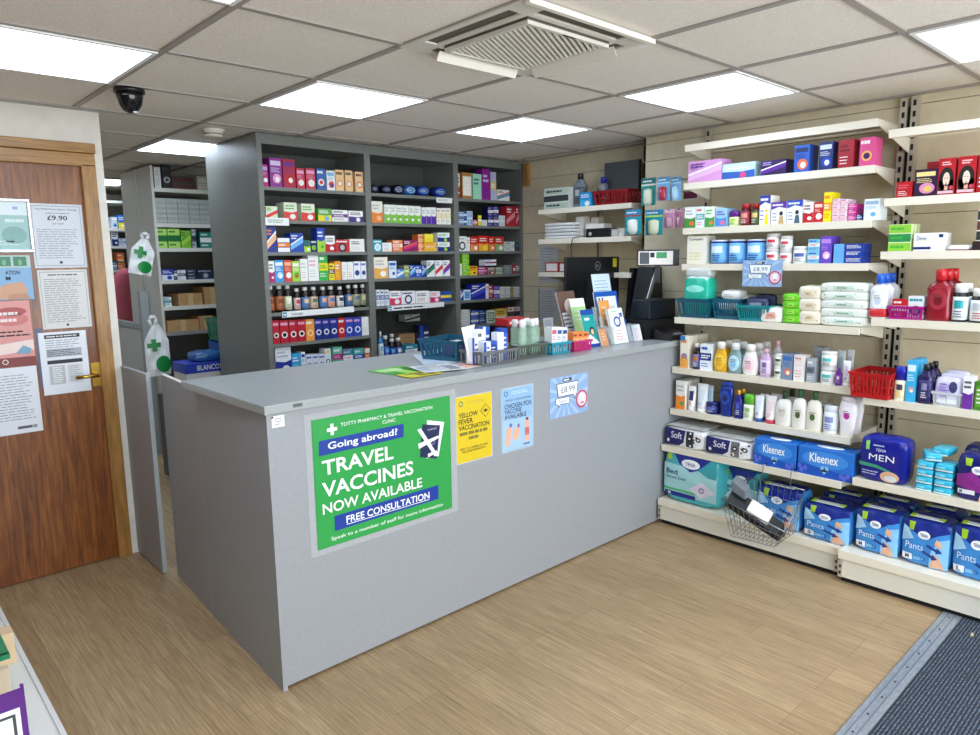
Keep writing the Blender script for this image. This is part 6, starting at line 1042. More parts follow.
lean('teal_brochure', 2.975, 2.385, .10, .205, .3, -.05, lambda q, w, h, f: (q.R(-w/2, 0, w/2, h, M('1c9c98', .3), f), q.R(-w/2, h*.86, w/2, h, M('1c4ca0', .3), f*2), q.lines(-w*.3, h*.7, w*.2, h*.8, 1, M('wh'), f*2, .7, 2), q.D(w*.12, h*.42, w*.2, h*.12, M('2c2420', .4), f*2, 14), q.D(w*.12, h*.4, w*.12, h*.08, M('e0b898', .4), f*3, 12), q.P([(-w*.5, 0), (w*.5, 0), (w*.5, h*.1), (-w*.1, h*.34), (-w*.5, h*.2)], M('dfe4ec', .4), f*3), q.R(-w*.5, 0, w*.5, h*.08, M('1c3ca0', .4), f*4)), 'teal and blue brochure with a woman pictured, beside the pink basket')
lean('orange_leaflet', 3.05, 2.365, .065, .095, .3, .1, lambda q, w, h, f: (q.R(-w/2, 0, w/2, h, M('d89468', .4), f), q.lines(-w*.3, h*.3, w*.3, h*.8, 3, M('f0d0b0'), f*2, .35, 1)), 'small tan leaflet leaning at the foot of the teal brochure')
t = thing('leaflet_holder', 'clear acrylic leaflet holder on the worktop front edge', 'leaflet holder', (3.22, 2.36, WT+.001))
q = MB()
for k in range(3): y = .01+k*.05; q.hexa([(-.105, y, .0), (.105, y, 0), (.105, y+.003, 0), (-.105, y+.003, 0)], [(-.105, y+.045, .09+.055*k), (.105, y+.045, .09+.055*k), (.105, y+.048, .09+.055*k), (-.105, y+.048, .09+.055*k)], M('dfe8ec', .08, al=.25))
q.box(-.107, 0, 0, -.104, .17, .1, M('dfe8ec', .08, al=.3)); q.box(.104, 0, 0, .107, .17, .1, M('dfe8ec', .08, al=.3)); q.box(-.107, 0, 0, .107, .17, .003, M('dfe8ec', .08, al=.3)); q.build('tray', t)
lean('blue_frame_leaflet', 3.265, 2.485, .21, .285, .2, 0, lambda q, w, h, f: (q.R(-w/2, 0, w/2, h, M('1c58b4', .3), f), q.R(-w*.42, h*.04, w*.42, h*.9, M('eceee8', .35), f*2), q.D(w*.18, h*.55, w*.16, h*.12, M('f0c890', .4), f*3, 12), q.D(w*.22, h*.35, w*.14, h*.1, M('e8e0a8', .4), f*3, 12), q.R(-w*.34, h*.7, -w*.28, h*.88, M('1c58b4'), f*3), q.R(-w*.2, h*.7, -w*.14, h*.88, M('1c58b4'), f*3)), 'blue-edged white leaflet in the middle of the holder', th=.006)
lean('white_letter', 3.30, 2.53, .165, .385, .2, 0, lambda q, w, h, f: (q.R(-w/2, 0, w/2, h, M('d4e4f2', .4), f), q.lines(-w*.38, h*.72, w*.36, h*.92, 4, M('8ca4bc'), f*2, .25, 6)), 'pale blue-white sheet sticking up behind the blue-edged leaflet', th=.001)
lean('orange_booklet', 3.18, 2.435, .09, .24, .22, 0, lambda q, w, h, f: (q.R(-w/2, 0, w/2, h, M('eea050', .35), f), q.lines(-w*.3, h*.5, w*.25, h*.9, 3, M('f8d8a8'), f*2, .4, 6)), 'orange booklet in the acrylic holder left of the blue symbol leaflet')
def male(q, w, h, f):
    q.R(-w/2, 0, w/2, h, M('eef0f4', .35), f); b_ = M('24489c', .35); q.ring(-w*.02, h*.62, w*.24, w*.08, b_, f*2, 24); q.P([(w*.12, h*.69), (w*.17, h*.67), (w*.36, h*.8), (w*.32, h*.83)], b_, f*2); q.P([(w*.2, h*.84), (w*.42, h*.87), (w*.4, h*.73), (w*.34, h*.73), (w*.34, h*.82), (w*.2, h*.8)], b_, f*2)
    q.lines(-w*.3, h*.08, w*.3, h*.4, 4, M('e8a0a0'), f*2, .35, 3); q.lines(-w*.3, h*.88, w*.2, h*.95, 1, M('a8d080'), f*2, .6, 3)
lean('mens_health_leaflet', 3.195, 2.365, .125, .2, .28, 0, male, 'white leaflet with a blue male symbol at the front of the holder', th=.02)
lean('small_blue_leaflet', 3.29, 2.40, .06, .13, .28, 0, lambda q, w, h, f: (q.R(-w/2, 0, w/2, h, M('2c4c98', .35), f), q.lines(-w*.3, h*.5, w*.3, h*.9, 3, M('wh'), f*2, .3, 6)), 'narrow dark blue leaflet right of the male symbol leaflet')
lean('small_white_leaflet', 3.36, 2.37, .075, .095, .28, 0, lambda q, w, h, f: (q.R(-w/2, 0, w/2, h, M('ece8ee', .35), f), q.lines(-w*.3, h*.15, w*.3, h*.8, 5, M('e0a8b0'), f*2, .3, 7)), 'small white leaflet with pink print at the right of the holder')
lean('white_note', px(549.5, 327, 2.86), 2.86, .085, .12, .1, 0, lambda q, w, h, f: (q.R(-w/2, 0, w/2, h, M('e4e8e8', .4), f), q.lines(-w*.38, h*.2, w*.36, h*.9, 8, M('8c9098'), f*2, .3, 8)), 'crinkled white note standing at the back of the worktop', th=.001)
# red leaflet stack behind gel
t = thing('medicine_display', 'red and white medicine display box behind the gel bottles', 'box', (px(520, 320, 2.72), 2.72, WT+.001), -.1)
q = MB(); q.box(-.09, 0, 0, .09, .1, .115, M('3c1418', .4)); q.hexa([(-.095, -.01, .115), (.095, -.01, .115), (.095, .1, .115), (-.095, .1, .115)], [(-.095, -.01, .148), (.095, -.01, .148), (.095, .1, .152), (-.095, .1, .152)], M('b8242c', .35)); q.lines(-.08, .122, .07, .142, 1, M('f0dcd8'), -.0106, .7, 3); q.build('carton', t)
# ================================================================ MONITOR AND BACK-OF-COUNTER EQUIPMENT
t = thing('computer_monitor', 'black computer monitor seen from behind, yellow sticker on its corner', 'monitor', ((px(565, 280, 2.87)+px(620, 280, 2.87))/2, 2.87, WT+.001), .0)
q = MB(); q.hexa([(-.265, 0, .15), (.265, 0, .15), (.265, .02, .15), (-.265, .02, .15)], [(-.265, 0, .477), (.265, 0, .477), (.265, .02, .477), (-.265, .02, .477)], M('17191c', .35)); SH_ = bevel(q.build('screen_housing', t), .004)
q = MB(); q.box(-.1, -.03, .16, .1, 0, .34, M('1c1e22', .4)); q.build('rear_bulge', t)
q = MB(); q.box(-.03, -.035, 0, .03, -.005, .3, M('1c1e22', .4)); q.box(-.11, -.1, 0, .11, .09, .012, M('1c1e22', .4)); q.build('stand', t)
q = MB(); q.ring(.04, .42, .028, .004, M('b8bcc0', .3, .6), -.001, 28); q.T('DELL', .022, .411, .058, .428, M('b8bcc0', .3, .6), -.001, .01); q.build('logo', SH_)
q = MB(); q.R(.195, .41, .235, .465, M('f0e030', .5), -.0012); q.build('sticker', SH_)
P0, P1 = ony(649, 320, 2.38), ony(676, 298, 2.38)
o = bx('label_printer', (P0.x, 2.38, P0.z+.0), (min(3.83, P1.x), 2.50, P1.z), M('0f1a24', .4), None, .006); tag(o, 'black box-shaped label printer at the right end of the worktop', 'printer')
R0, R1 = ony(646, 300, 2.52), ony(653, 267, 2.55)
q = MB(); q.hexa([(R0.x, 2.52, WT+.001), (3.84, 2.52, WT+.001), (3.84, 2.66, WT+.001), (R0.x, 2.66, WT+.001)], [(R1.x, 2.55, R1.z), (3.84, 2.55, R1.z), (3.84, 2.66, R1.z), (R1.x, 2.66, R1.z)], M('15181c', .4)); o = q.build('receipt_printer'); tag(o, 'tall sloping black printer behind the label printer', 'printer')
q = MB(); q.hexa([(R0.x+.01, 2.526, WT+.2), (R0.x+.04, 2.526, WT+.2), (R0.x+.04, 2.532, WT+.2), (R0.x+.01, 2.532, WT+.2)], [(R1.x+.02, 2.542, R1.z-.01), (R1.x+.05, 2.542, R1.z-.01), (R1.x+.05, 2.548, R1.z-.01), (R1.x+.02, 2.548, R1.z-.01)], M('9ca0a4', .3, .6)); q.build('silver_strip', o)
t = thing('payment_terminal_screen', 'small bright display screen facing out above the black printers', 'screen', (ony(658, 258, 2.40).x, 2.40, ony(658, 266, 2.40).z), -.92)
q = MB(); q.box(-.12, 0, 0, .12, .012, .095, M('0c0d0f', .3)); q.box(-.015, .012, -.1, .015, .03, .05, M('101214', .4)); q.box(-.01, .012, -.1, .01, .1, -.08, M('101214', .4)); q.build('bezel', t)
q = MB(); q.R(-.112, .008, .085, .086, M('c8c4c0', .2, em=.5), -.0006); q.R(-.105, .012, -.05, .08, M('4c5058', .2, em=.3), -.001); q.R(-.01, .045, .05, .08, M('3c8c5c', .2, em=.3), -.001); q.R(-.045, .05, -.02, .078, M('2c3038', .2), -.001); q.build('display', t)
o = bx('printer_stand', (P0.x-.05, 2.37, WT+.001), (3.835, 2.50, P0.z-.001), M('0c0d0f', .5)); tag(o, 'black stand under the box-shaped label printer', 'stand')
for k, (x, y, h, ry, lab) in enumerate(((px(633, 300, 2.74), 2.74, .40, .10, 'black upright phone handset stand next to the holder'), (px(645, 320, 2.44), 2.44, .12, .05, 'dark card reader standing by the small white leaflet'))):
    q = MB(); q.box(-.05 if k == 0 else -.03, -.02, 0, .06 if k == 0 else .03, .03, h, M('121316', .35)); q.box(-.02, -.0215, h*.55, .02, -.02, h*.9, M('3c4a58' if k else '54585c', .3)); q.box(-.012, -.022, h*.3, .012, -.02, h*.48, M('8c9c3c' if not k else '2c3038', .4)); o = q.build('phone_dock' if k == 0 else 'card_reader'); o.location = (x, y, WT+.001); o.rotation_euler = (0, ry, -.4); bevel(o, .004); tag(o, lab, 'phone' if k == 0 else 'card reader')
t = thing('desk_telephone', 'black telephone with silver button row at the worktop edge', 'phone', (3.56, 2.285, WT+.001), -.0); q = MB(); q.hexa([(-.09, -.055, 0), (.09, -.055, 0), (.09, .07, 0), (-.09, .07, 0)], [(-.085, -.05, .025), (.085, -.05, .025), (.085, .065, .06), (-.085, .065, .06)], M('0e0f11', .35)); q.build('body', t)
q = MB(); [q.box(-.03+.02*i, -.045+.012*j, .03+.0028*j, -.018+.02*i, -.038+.012*j, .034+.0028*j, M('9ca0a4', .4)) for i in range(4) for j in range(2)]; q.build('buttons', t)
# ================================================================ CORNER WALL SHELVES
xw = BR[0][0]+.012
def cw(items, k, nm): row(nm, ('x', BR[k][0]), BR[k][1], items, inset=.02, depth=.12)
cw([(543.8, 568.6, 187.8, c, ('e0e0d8', 'b8c8b8', 'dg', 'dg'), 'white pharmacy carton, lid raised', K('dispensing_carton', s='h', d=.16)), (571.5, 583, 173.4, 'slim', ('7c8890', '1c2024', '5c646c', 'b8c0c8', 'dg'), 'clear bottle with black cap', {'yo': .04}), (579.8, 591.4, 192.2, c, ('1c90d0', '3ca8e0', 'wh', 'wh'), 'bright blue carton', {'s': 'c', 'd': .08}), (598, 605, 177, 'clear', ('b8c8e0', '1c2c9c', 'dce4f0', 'bl', 'wh'), 'clear bottle with dark blue cap', {'yo': .12})], 0, 'upper corner shelf')
y, w, h = place_x(591.6, 620, 190.5, BR[0][1], xw+.0); t = thing('plastic_basket', 'dark red slotted basket on the upper corner shelf', 'basket', (xw+.005, y-.03, BR[0][1]+.001), -pi/2); basket(t, w*1.25, .2, h, '8c1018', .86, ns=9, rows=2)
a0 = onx(604.3, 200, 4.0); a1 = onx(638.5, 200, 4.0); zt = onx(604.3, 163.6, 4.0).z; t = thing('grey_panel_box', 'tall dark slate grey board standing on the upper corner shelf', 'board', (0, 0, 0))
q = MB(); q.box(4.0, a1.y, BR[0][1]+.001, 4.018, a0.y, zt, M('4c5357', .45)); q.build('board', t); q = MB(); q.box(3.995, a1.y-.004, BR[0][1]+.001, 4.02, a1.y, zt, M('121416', .6)); q.build('edge', t)
cw([(576, 583.6, 216.5, c, ('d0ccc4', 'sv', 'sv', 'dg'), 'tall cream carton', {'s': 'f', 'yo': .05, 'd': .06}), (584.6, 590.4, 217.6, 'slim', ('d8d0c0', 'e0dcd0', 'd8d4c8', 'sv', 'dg'), 'cream plastic canister', {'yo': .08}), (591, 598, 217.2, c, ('d4ccbc', 'sv', 'sv', 'dg'), 'cream carton', {'s': 'f', 'yo': .08, 'd': .06}), (610.4, 617, 229, c, ('c8c8c4', 'sv', 'wh', 'dg'), 'small white carton', {'s': 'e', 'yo': .02, 'd': .06}), (617.6, 624, 228, c, ('d0ccc4', 'sv', 'wh', 'dg'), 'small cream carton', {'s': 'f', 'yo': .04, 'd': .06})], 1, 'middle corner shelf')
y, w, h = place_x(543.5, 574.5, 222.6, BR[1][1], xw); PB = None
for k in range(5):
    lab = 'folded white paper bag bundle, %s of the pile on the middle corner shelf' % ['bottom', 'second', 'third', 'fourth', 'top'][k]; loc = (xw+.003*(k % 2), y+.004*(k % 2), BR[1][1]+.001+k*h/5)
    if PB: dup(PB, loc, lab)
    else: PB = thing('paper_bag_bundle', lab, 'paper bags', loc, -pi/2, 'pile of white paper bags'); q = soft(w, .16, h/5-.002, .003, 8, M('e0e0e0', .6), None, 3, .0015); q.build('bundle', PB)
y, w, h = place_x(585.8, 608.8, 228.4, BR[1][1], xw); t = thing('black_scanner_cradle', 'black electronic box with round grey knob and dangling cable', 'device', (xw, y, BR[1][1]+.001), -pi/2)
q = MB(); q.box(-w/2, 0, 0, w/2, .1, h, M('121316', .35)); bevel(q.build('housing', t), .004); q = MB(); q.D(-w*.3, h*.42, .014, .012, M('b4b8bc', .3), -.002, 16); q.build('knob', t); q = MB(); q.box(-w*.5, .0, h, w*.3, .08, h+.03, M('e0dcd4', .5)); q.build('top_tray', t)
q = MB(); q.path([(-w*.5, .02, .01), (-w*.5-.05, .0, .012), (-w*.5-.09, -.03, .0), (-w*.5-.1, -.036, -.06), (-w*.5-.095, -.036, -.13)], .003, M('121316', .4), 6); q.build('cable', t)
cw([(545, 558.5, 262, c, ('a41820', 'e4dcdc', 'wh', 'dg'), 'low red and white tray box', {'s': 'e', 'd': .1, 'nm': 'tray_box'}), (559.4, 566, 262.2, c, ('a41820', 'e4dcdc', 'wh', 'dg'), 'low red tray box end', {'s': 'e', 'd': .1, 'nm': 'tray_box'})], 2, 'lower corner shelf')
for k, (a, c_, v0, v1) in enumerate(((539.4, 558.5, 245.8, 283), (538.4, 558.5, 288.5, 322))):
    A, B_ = onx(a, v0, XR2), onx(c_, v1, XR2); q = MB(); q.box(0, -.002, 0, A.y-B_.y, -.0005, A.z-B_.z, M('c4c8cc', .5)); W_, H_ = A.y-B_.y, A.z-B_.z; q.lines(W_*.08, H_*.05, W_*.92, H_*.95, 12, G_, -.0026, .25, k); q.R(W_*.02, 0, W_*.06, H_, M('4c5868'), -.0026) if k else None
    o = q.build('wall_notice'); o.location = (XR2-.001, A.y, B_.z); o.rotation_euler = (0, 0, -pi/2); tag(o, 'grey printed notice on the corner wall, %s the other' % ('above' if k == 0 else 'below'), 'notice')
q = MB(); A = onx(527, 165, XR2); q.box(XR2-.03, 3.9, 2.07, XR2-.001, 3.945, 2.24, M('a87a40', .5)); tag(q.build('wood_batten'), 'short wooden batten at the ceiling corner beside the grey unit', 'batten')
# ================================================================ PEGS WITH HANGING PACKS
def hang(nm, u0, u1, v0, v1, xc, d, cols, label, fn=None, col='teal'):
    um = (u0+u1)/2; a, b_ = onx(u0, (v0+v1)/2, xc), onx(u1, (v0+v1)/2, xc); w = a.y-b_.y; zt, zb = onx(um, v0, xc).z, onx(um, v1, xc).z; h = zt-zb
    t = thing(nm, label, 'hanging pack', (xc, (a.y+b_.y)/2, zb), -pi/2); q = MB(); q.box(-w/2, 0, 0, w/2, .002, h, M(cols[0], .3)); f = -.0006
    q.R(-w/2, h*.8, w/2, h, M(cols[1], .3), f); q.R(-w/2, h*.72, w/2, h*.78, M(cols[2], .3), f); q.lines(-w*.4, h*.84, w*.4, h*.92, 1, M('wh'), f*2, .6, 3)
    if fn: fn(q, w, h, f*2)
    q.build('backing_card', t); q = MB(); q.lathe([(.6, .0), (1, .02), (1, h*.55), (.5, h*.6)], M(cols[3], .12, al=.75), 16, w*.3, d, 0, -d*.3); q.build('blister', t)
    q = MB(); q.bar((0, -.01, h*.95), (0, XR-xc, h*.97), .0025, M('8c8c8c', .3, 1), 8); q.bar((0, -.01, h*.95), (0, -.018, h*1.0), .0025, M('8c8c8c', .3, 1), 8); q.build('peg_hook', t)
    return t
toe = lambda q, w, h, f: (q.P([(-w*.1, h*.1), (w*.1, h*.1), (w*.14, h*.6), (-w*.06, h*.62)], M('f0f0e0', .4), f))
hang('teal_care_pack', 641.5, 655.5, 178, 205.5, 3.66, .02, ('128c84', '0c6c70', 'e0dcd0', 'e8f0d8'), 'dark teal hanging pack, upper left on the side panel', toe)
hang('blue_soother_pack', 657, 669.5, 177, 200.6, 3.62, .02, ('6cacd8', '3c84b8', 'a4d0ec', 'c01c30'), 'blue hanging pack with a red soother, upper middle')
hang('blue_soother_pack', 670.5, 681, 177, 200.6, 3.64, .02, ('7cb8e0', '4c94c4', 'a4d0ec', 'b8dcf0'), 'light blue hanging pack, upper row right')
hang('teal_care_pack', 625.3, 641, 209.6, 234.2, 3.55, .02, ('14909c', '1c80a8', 'a83040', 'f0f0e8'), 'teal hanging pack, lower left in front of the corner shelves', toe)
hang('teal_care_pack', 645.4, 662.6, 209.8, 235, 3.62, .02, ('14909c', '1c80a8', 'b8d84c', 'e8ecc8'), 'teal hanging pack with lime band, lower middle', toe)
hang('pink_care_pack', 664, 675, 209.4, 228, 3.66, .015, ('dca0c0', 'e8b8d0', 'd890b4', 'e4b4cc'), 'plain pink hanging pack, lower row')
hang('pink_care_pack', 675.6, 683.5, 208.4, 227, 3.68, .015, ('d894b8', 'e8b8d0', 'd890b4', 'e4b4cc'), 'second pink hanging pack, tucked beside the white shelf')
hang('maroon_hair_band_pack', 683.5, 697, 190.5, 198.5, 3.72, .015, ('5c1c34', '3c1024', '8c3c54', '6c2440'), 'small maroon pack hanging just below the second white shelf')
# ================================================================ SHELF SIGNS ON THE GREY UNIT
def strip(u0, v0, u1, v1, h, txt, label, sl=0):
    y = UY-.004; a, b_ = ony(u0, v0, y), ony(u1, v1, y); q = MB(); z0 = min(a.z, b_.z)
    q.hexa([(a.x, y-.002, a.z), (b_.x, y-.002, b_.z), (b_.x, y, b_.z), (a.x, y, a.z)], [(a.x, y-.002, a.z+h), (b_.x, y-.002, b_.z+h), (b_.x, y, b_.z+h), (a.x, y, a.z+h)], M('eceeec', .4))
    w = b_.x-a.x
    if txt:
        q.R(a.x+.003, a.z+h*.1, a.x+.03, a.z+h*.9, M('3c8cac', .4), y-.0028); q.R(a.x+.008, a.z+h*.35, a.x+.025, a.z+h*.6, M('wh'), y-.0034)
        if txt == 'COUGH': q.T(txt, a.x+w*.12, a.z+h*.3, a.x+w*.27, a.z+h*.65, TXD, y-.003, .01)
        else: q.lines(a.x+w*.1, a.z+h*.3, a.x+w*.7, a.z+h*.66, 1, TXD, y-.003, .7, 4)
    else: q.lines(a.x+w*.1, a.z+h*.3, a.x+w*.8, a.z+h*.8, 2, M('7c9c5c'), y-.003, .4, 4)
    tag(q.build('shelf_sign'), label, 'sign')
strip(282.2, 317.8, 354, 311.8, .036, 'COUGH', 'long white shelf sign under the brown bottles')
strip(387.8, 311.2, 444, 306.6, .034, 'x', 'long white shelf sign in the middle grey bay')
strip(265.4, 225.2, 289, 225.8, .045, None, 'small white price card on the second shelf, left grey bay')
strip(436.4, 202.6, 452, 203.4, .034, None, 'small white price card on the top shelf, middle grey bay')
# ================================================================ BACK ROOM SHELVING
by, bz = 5.64, [2.076, 1.816, 1.634, 1.393, 1.192, .996]
t = thing('back_room_shelving', 'pale grey shelving unit in the back room behind the gap', 'shelving unit', (0, 0, 0))
q = MB(); q.box(1.845, by, 0, 1.862, 6.35, CZ-.02, M('d2d3ca', .5)); q.box(1.838, 5.97, 0, 1.845, 5.985, CZ-.02, M('b8b9b0', .5)); q.build('side_panel', t)
q = MB(); q.box(1.845, by-.004, 0, 1.864, by, CZ-.02, M('d0cfc4', .5)); q.build('front_edge', t)
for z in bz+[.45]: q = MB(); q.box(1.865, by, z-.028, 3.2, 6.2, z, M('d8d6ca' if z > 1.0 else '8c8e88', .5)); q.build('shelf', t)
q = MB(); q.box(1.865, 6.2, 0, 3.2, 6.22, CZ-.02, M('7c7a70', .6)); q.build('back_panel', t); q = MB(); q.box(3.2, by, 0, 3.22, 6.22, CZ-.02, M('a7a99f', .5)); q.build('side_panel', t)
def B(z, n, items, **k): row(n, ('y', by), z, items, **dict(dict(inset=.01, depth=.25), **k))
B(bz[0], 'top back-room shelf', [(154.2, 160.8, 167, c, ('d8d8d4', 'sv', 'sv', 'sv'), 'white file box', K('file_box', s='f')), (162.2, 171, 164.8, c, ('141414', 'sv', 'dg', 'dg'), 'black appliance box', K('black_box', s='d')), (172, 194, 178, c, ('3c3430', '6c2c2c', '4c4440', 'dg'), 'low dark carton', K('dark_carton', s='h')), (197, 212, 176.2, c, ('b8b4a0', 'cr', 'cr', 'dg'), 'cream carton', K('cream_carton', s='f'))])
y0 = by+.01; WC = None; zc = bz[1]
for k in range(8):
    for j in range(5):
        loc = (1.905+k*.082, y0, zc+.001+j*.0375)
        lab = 'small white medicine carton in the wall of stacked white cartons, back room'
        if WC: o = WC.copy(); COL.objects.link(o); o.location = loc; ALL.append((o.name, lab))
        else: WC = carton_mesh(.079, .2, .036, ('d4d6d2', 'a8aca8', 'b8bcb8', 'a0a4a4'), 'h', 3).build('white_carton'); WC.location = loc; tag(WC, lab, 'box', 'wall of small white cartons')
B(bz[2], 'third back-room shelf', [(157.6, 167, 228.6, c, ('8cc83c', 'b4e06c', 'dn', 'dn'), 'lime green carton', K('green_carton', s='h')), (168, 180, 228.6, c, ('8cc83c', 'b4e06c', 'dn', 'dn'), 'lime green carton', K('green_carton', s='h')), (181, 191, 230.4, c, ('7cbc34', 'a4d84c', 'gn', 'dn'), 'lime green bag pack', K('green_carton', s='g')), (192, 196, 229, c, ('8c94a4', 'sv', 'dg', 'dg'), 'grey booklet', K('booklet', s='h', cat='booklet')), (200, 212, 232, c, ('14705c', '1c8c74', 'wh', 'wh'), 'dark green carton', K('green_carton', s='h'))])
B(bz[3], 'fourth back-room shelf', [(161.6, 173.6, 269, c, ('1c3ca8', 'e0e4f0', 'bl', 'wh'), 'blue and white carton', K('blue_carton', s='c')), (174.2, 177, 270, c, ('nv', 'wh', 'wh', 'wh'), 'thin navy carton', K('blue_carton', s='b')), (177.6, 180.4, 270, c, ('e0e4ec', 'nv', 'wh', 'wh'), 'thin white carton', K('blue_carton', s='b')), (181, 186, 270, c, ('e0e4ec', 'nv', 'wh', 'wh'), 'white and navy carton', K('blue_carton', s='b')), (187.4, 196, 269.4, c, ('1c2438', '3c4c74', 'dg', 'sv'), 'dark navy carton', K('blue_carton', s='h')), (197, 214, 269.4, c, ('20283c', '4c5c84', 'sv', 'sv'), 'wide dark navy carton', K('blue_carton', s='d'))])
B(bz[4], 'fifth back-room shelf', [(164.4, 171.6, 297, c, ('dfe6e4', 'tl', 'sv', 'tl'), 'small white carton, teal stripe', K('white_carton', s='b'))])
def cbox(u0, u1, vt, z, label, op=0, yo=.02):
    yc = by+yo; um = (u0+u1)/2; vb = pj(ony(um, vt+15, yc).x, yc, z)[1]; a, b_ = ony(u0, vb, yc), ony(u1, vb, yc); h = ony(um, vt, yc).z-z; t = thing('cardboard_box', label, 'box', ((a.x+b_.x)/2, yc, z+.001)); w = b_.x-a.x
    q = MB(); q.box(-w/2, 0, 0, w/2, .25, h, M_CARD); BB = q.build('box_body', t); q = MB(); q.box(-.02, -.0006, h*.0, .02, .25, h+.0006, M('c8a878', .3)); q.build('tape', BB)
cbox(179, 203, 293.4, bz[4], 'brown cardboard box on the fifth back-room shelf, left one'); cbox(204.8, 222, 287, bz[4], 'taller brown cardboard box on the fifth back-room shelf, right one')
cbox(167.6, 199.6, 320, bz[5], 'wide brown cardboard box on the sixth back-room shelf'); cbox(200.4, 214, 316, bz[5], 'brown cardboard box partly behind the green crate')
# crates behind the counter
t = thing('green_crate', 'green plastic crate stacked beside the grey unit behind the counter', 'crate', (2.17, 4.95, .96)); basket(t, .3, .3, .16, '1c7c5c', .9, ns=6, rib=.8); t = thing('blue_crate', 'blue plastic crate under the green crate', 'crate', (2.17, 4.97, .62)); basket(t, .28, .28, .33, '1450a0', .95, ns=6, rib=.9)
q = MB(); q.box(1.66, 4.73, 0, 2.34, 5.3, .60, M('5c6062', .6)); tag(q.build('storage_cabinet'), 'grey low cabinet behind the counter carrying the crates', 'cabinet')
p = ony(186, 360, 4.80); t = thing('paper_ream_box', 'white and blue carton with BLANCOLO on its lid behind the counter', 'box', (1.83, 4.78, .601))
q = MB(); q.box(-.14, 0, 0, .17, .24, .19, M('dcdcd8', .5)); q.build('carton', t); q = MB(); q.box(-.145, -.005, .19, .175, .245, .255, M('1c3cb0', .4)); q.T('BLANCOLO', -.07, .205, .13, .24, M('wh'), -.0056, .01); q.build('lid', t)
t = thing('blue_plastic_bag', 'crumpled glossy blue bag lying on the blue carton lid', 'bag', (1.87, 4.82, .858)); q = soft(.2, .16, .06, .01, 10, M('2c5c98', .15), None, 9, .012); q.build('bag_body', t)
# ---- far shelves seen through the narrow gap
t = thing('far_shelving', 'distant pale shelving at the end of the back room', 'shelving unit', (0, 0, 0)); fy = 7.5
fz = [ony(115, v, fy).z for v in (200.5, 228.5, 246, 270, 284)]
for z in fz+[.9, .5]: q = MB(); q.box(1.7, fy, z-.025, 2.9, 7.9, z, M('d8d6ca', .5)); q.build('shelf', t)
q = MB(); q.box(1.7, 7.9, 0, 2.9, 7.92, 2.2, M('8c887c', .6)); q.build('back_panel', t); q = MB(); q.box(1.7, fy, 0, 1.72, 7.9, 2.2, M('b8b6aa', .5)); q.box(2.9, fy, 0, 2.92, 7.9, 2.2, M('b8b6aa', .5)); q.build('side_panel', t)
def Fr(k, n, items): row(n, ('y', fy), fz[k], items, inset=.02, depth=.15)
Fr(1, 'upper far shelf', [(111.5, 117.4, 217, c, ('c8d0dc', 'wh', 'lb', 'dg'), 'pale carton', {'s': 'a'}), (118.2, 124.8, 215, c, ('2c6cc0', 'ye', 'wh', 'wh'), 'blue and yellow carton', {'s': 'c'})])
Fr(2, 'second far shelf', [(111.8, 118, 231.5, c, ('e0e0ec', 'nv', 'wh', 'dg'), 'white carton with dark heart', {'s': 'c'}), (119, 126, 238.5, c, ('c8d4e4', '4c6c9c', 'wh', 'dg'), 'low pale carton', {'s': 'b'})])
Fr(3, 'third far shelf', [(113, 117, 262, c, ('3c84b8', 'wh', 'ye', 'wh'), 'small blue carton', {'s': 'b'}), (117.6, 124.4, 252.5, c, ('e87030', 'f0a860', 'wh', 'wh'), 'orange carton', {'s': 'b'})])
Fr(4, 'fourth far shelf', [(113.5, 119, 276.5, c, ('c87c94', 'dr', 'wh', 'wh'), 'dusky pink carton', {'s': 'a'}), (119.6, 127, 276, c, ('7c3c5c', 'e0c0d0', 'wh', 'wh'), 'plum carton', {'s': 'b'})])
# coat, post, rail
t = thing('pink_coat', 'pink coat hanging in the back room beyond the grey post', 'coat', (2.02, 7.0, .45)); q = MB(); vs = []
prof = [(.10, 0), (.13, .3), (.14, .7), (.15, .85), (.11, .97), (.04, 1.03)]
n_ = 20
for r_, z in prof:
    for i in range(n_): a = 2*pi*i/n_; k = 1+.12*sin(5*a)*(1-z*.8); vs.append((r_*k*cos(a), r_*.6*k*sin(a), z))
q.add(vs, [(j*n_+i, j*n_+(i+1) % n_, (j+1)*n_+(i+1) % n_, (j+1)*n_+i) for j in range(5) for i in range(n_)]+[tuple(5*n_+i for i in range(n_))], M('c8606c', .8), True); q.build('coat_body', t); q = MB(); q.bar((.14, 0, .86), (.17, -.02, .35), .04, M('1c1c20', .8), 10); q.build('dark_sleeve', t); q = MB(); q.path([(0, 0, 1.02), (0, 0, 1.08), (0, .49, 1.1)], .006, M('dg', .4, 1)); q.build('hanger', t)
t = thing('staff_partition', 'grey post and rail partition in front of the pale shelving side', 'partition', (0, 0, 0)); pm = M('a9b1b3', .5)
a = ony(138, 292, 5.9); b_ = ony(149.5, 292, 5.9); q = MB(); q.box(a.x+.01, 5.9, 0, b_.x-.012, 5.955, a.z, pm); q.build('post', t)
zr_ = ony(139, 325, 5.9).z; q = MB(); q.box(a.x+.015, 5.96, zr_-.04, a.x+.055, 6.95, zr_, pm); q.build('rail', t); q = MB(); q.box(a.x+.03, 5.96, .1, a.x+.042, 6.6, zr_-.04, M('ced1cd', .5)); q.build('infill_panel', t)
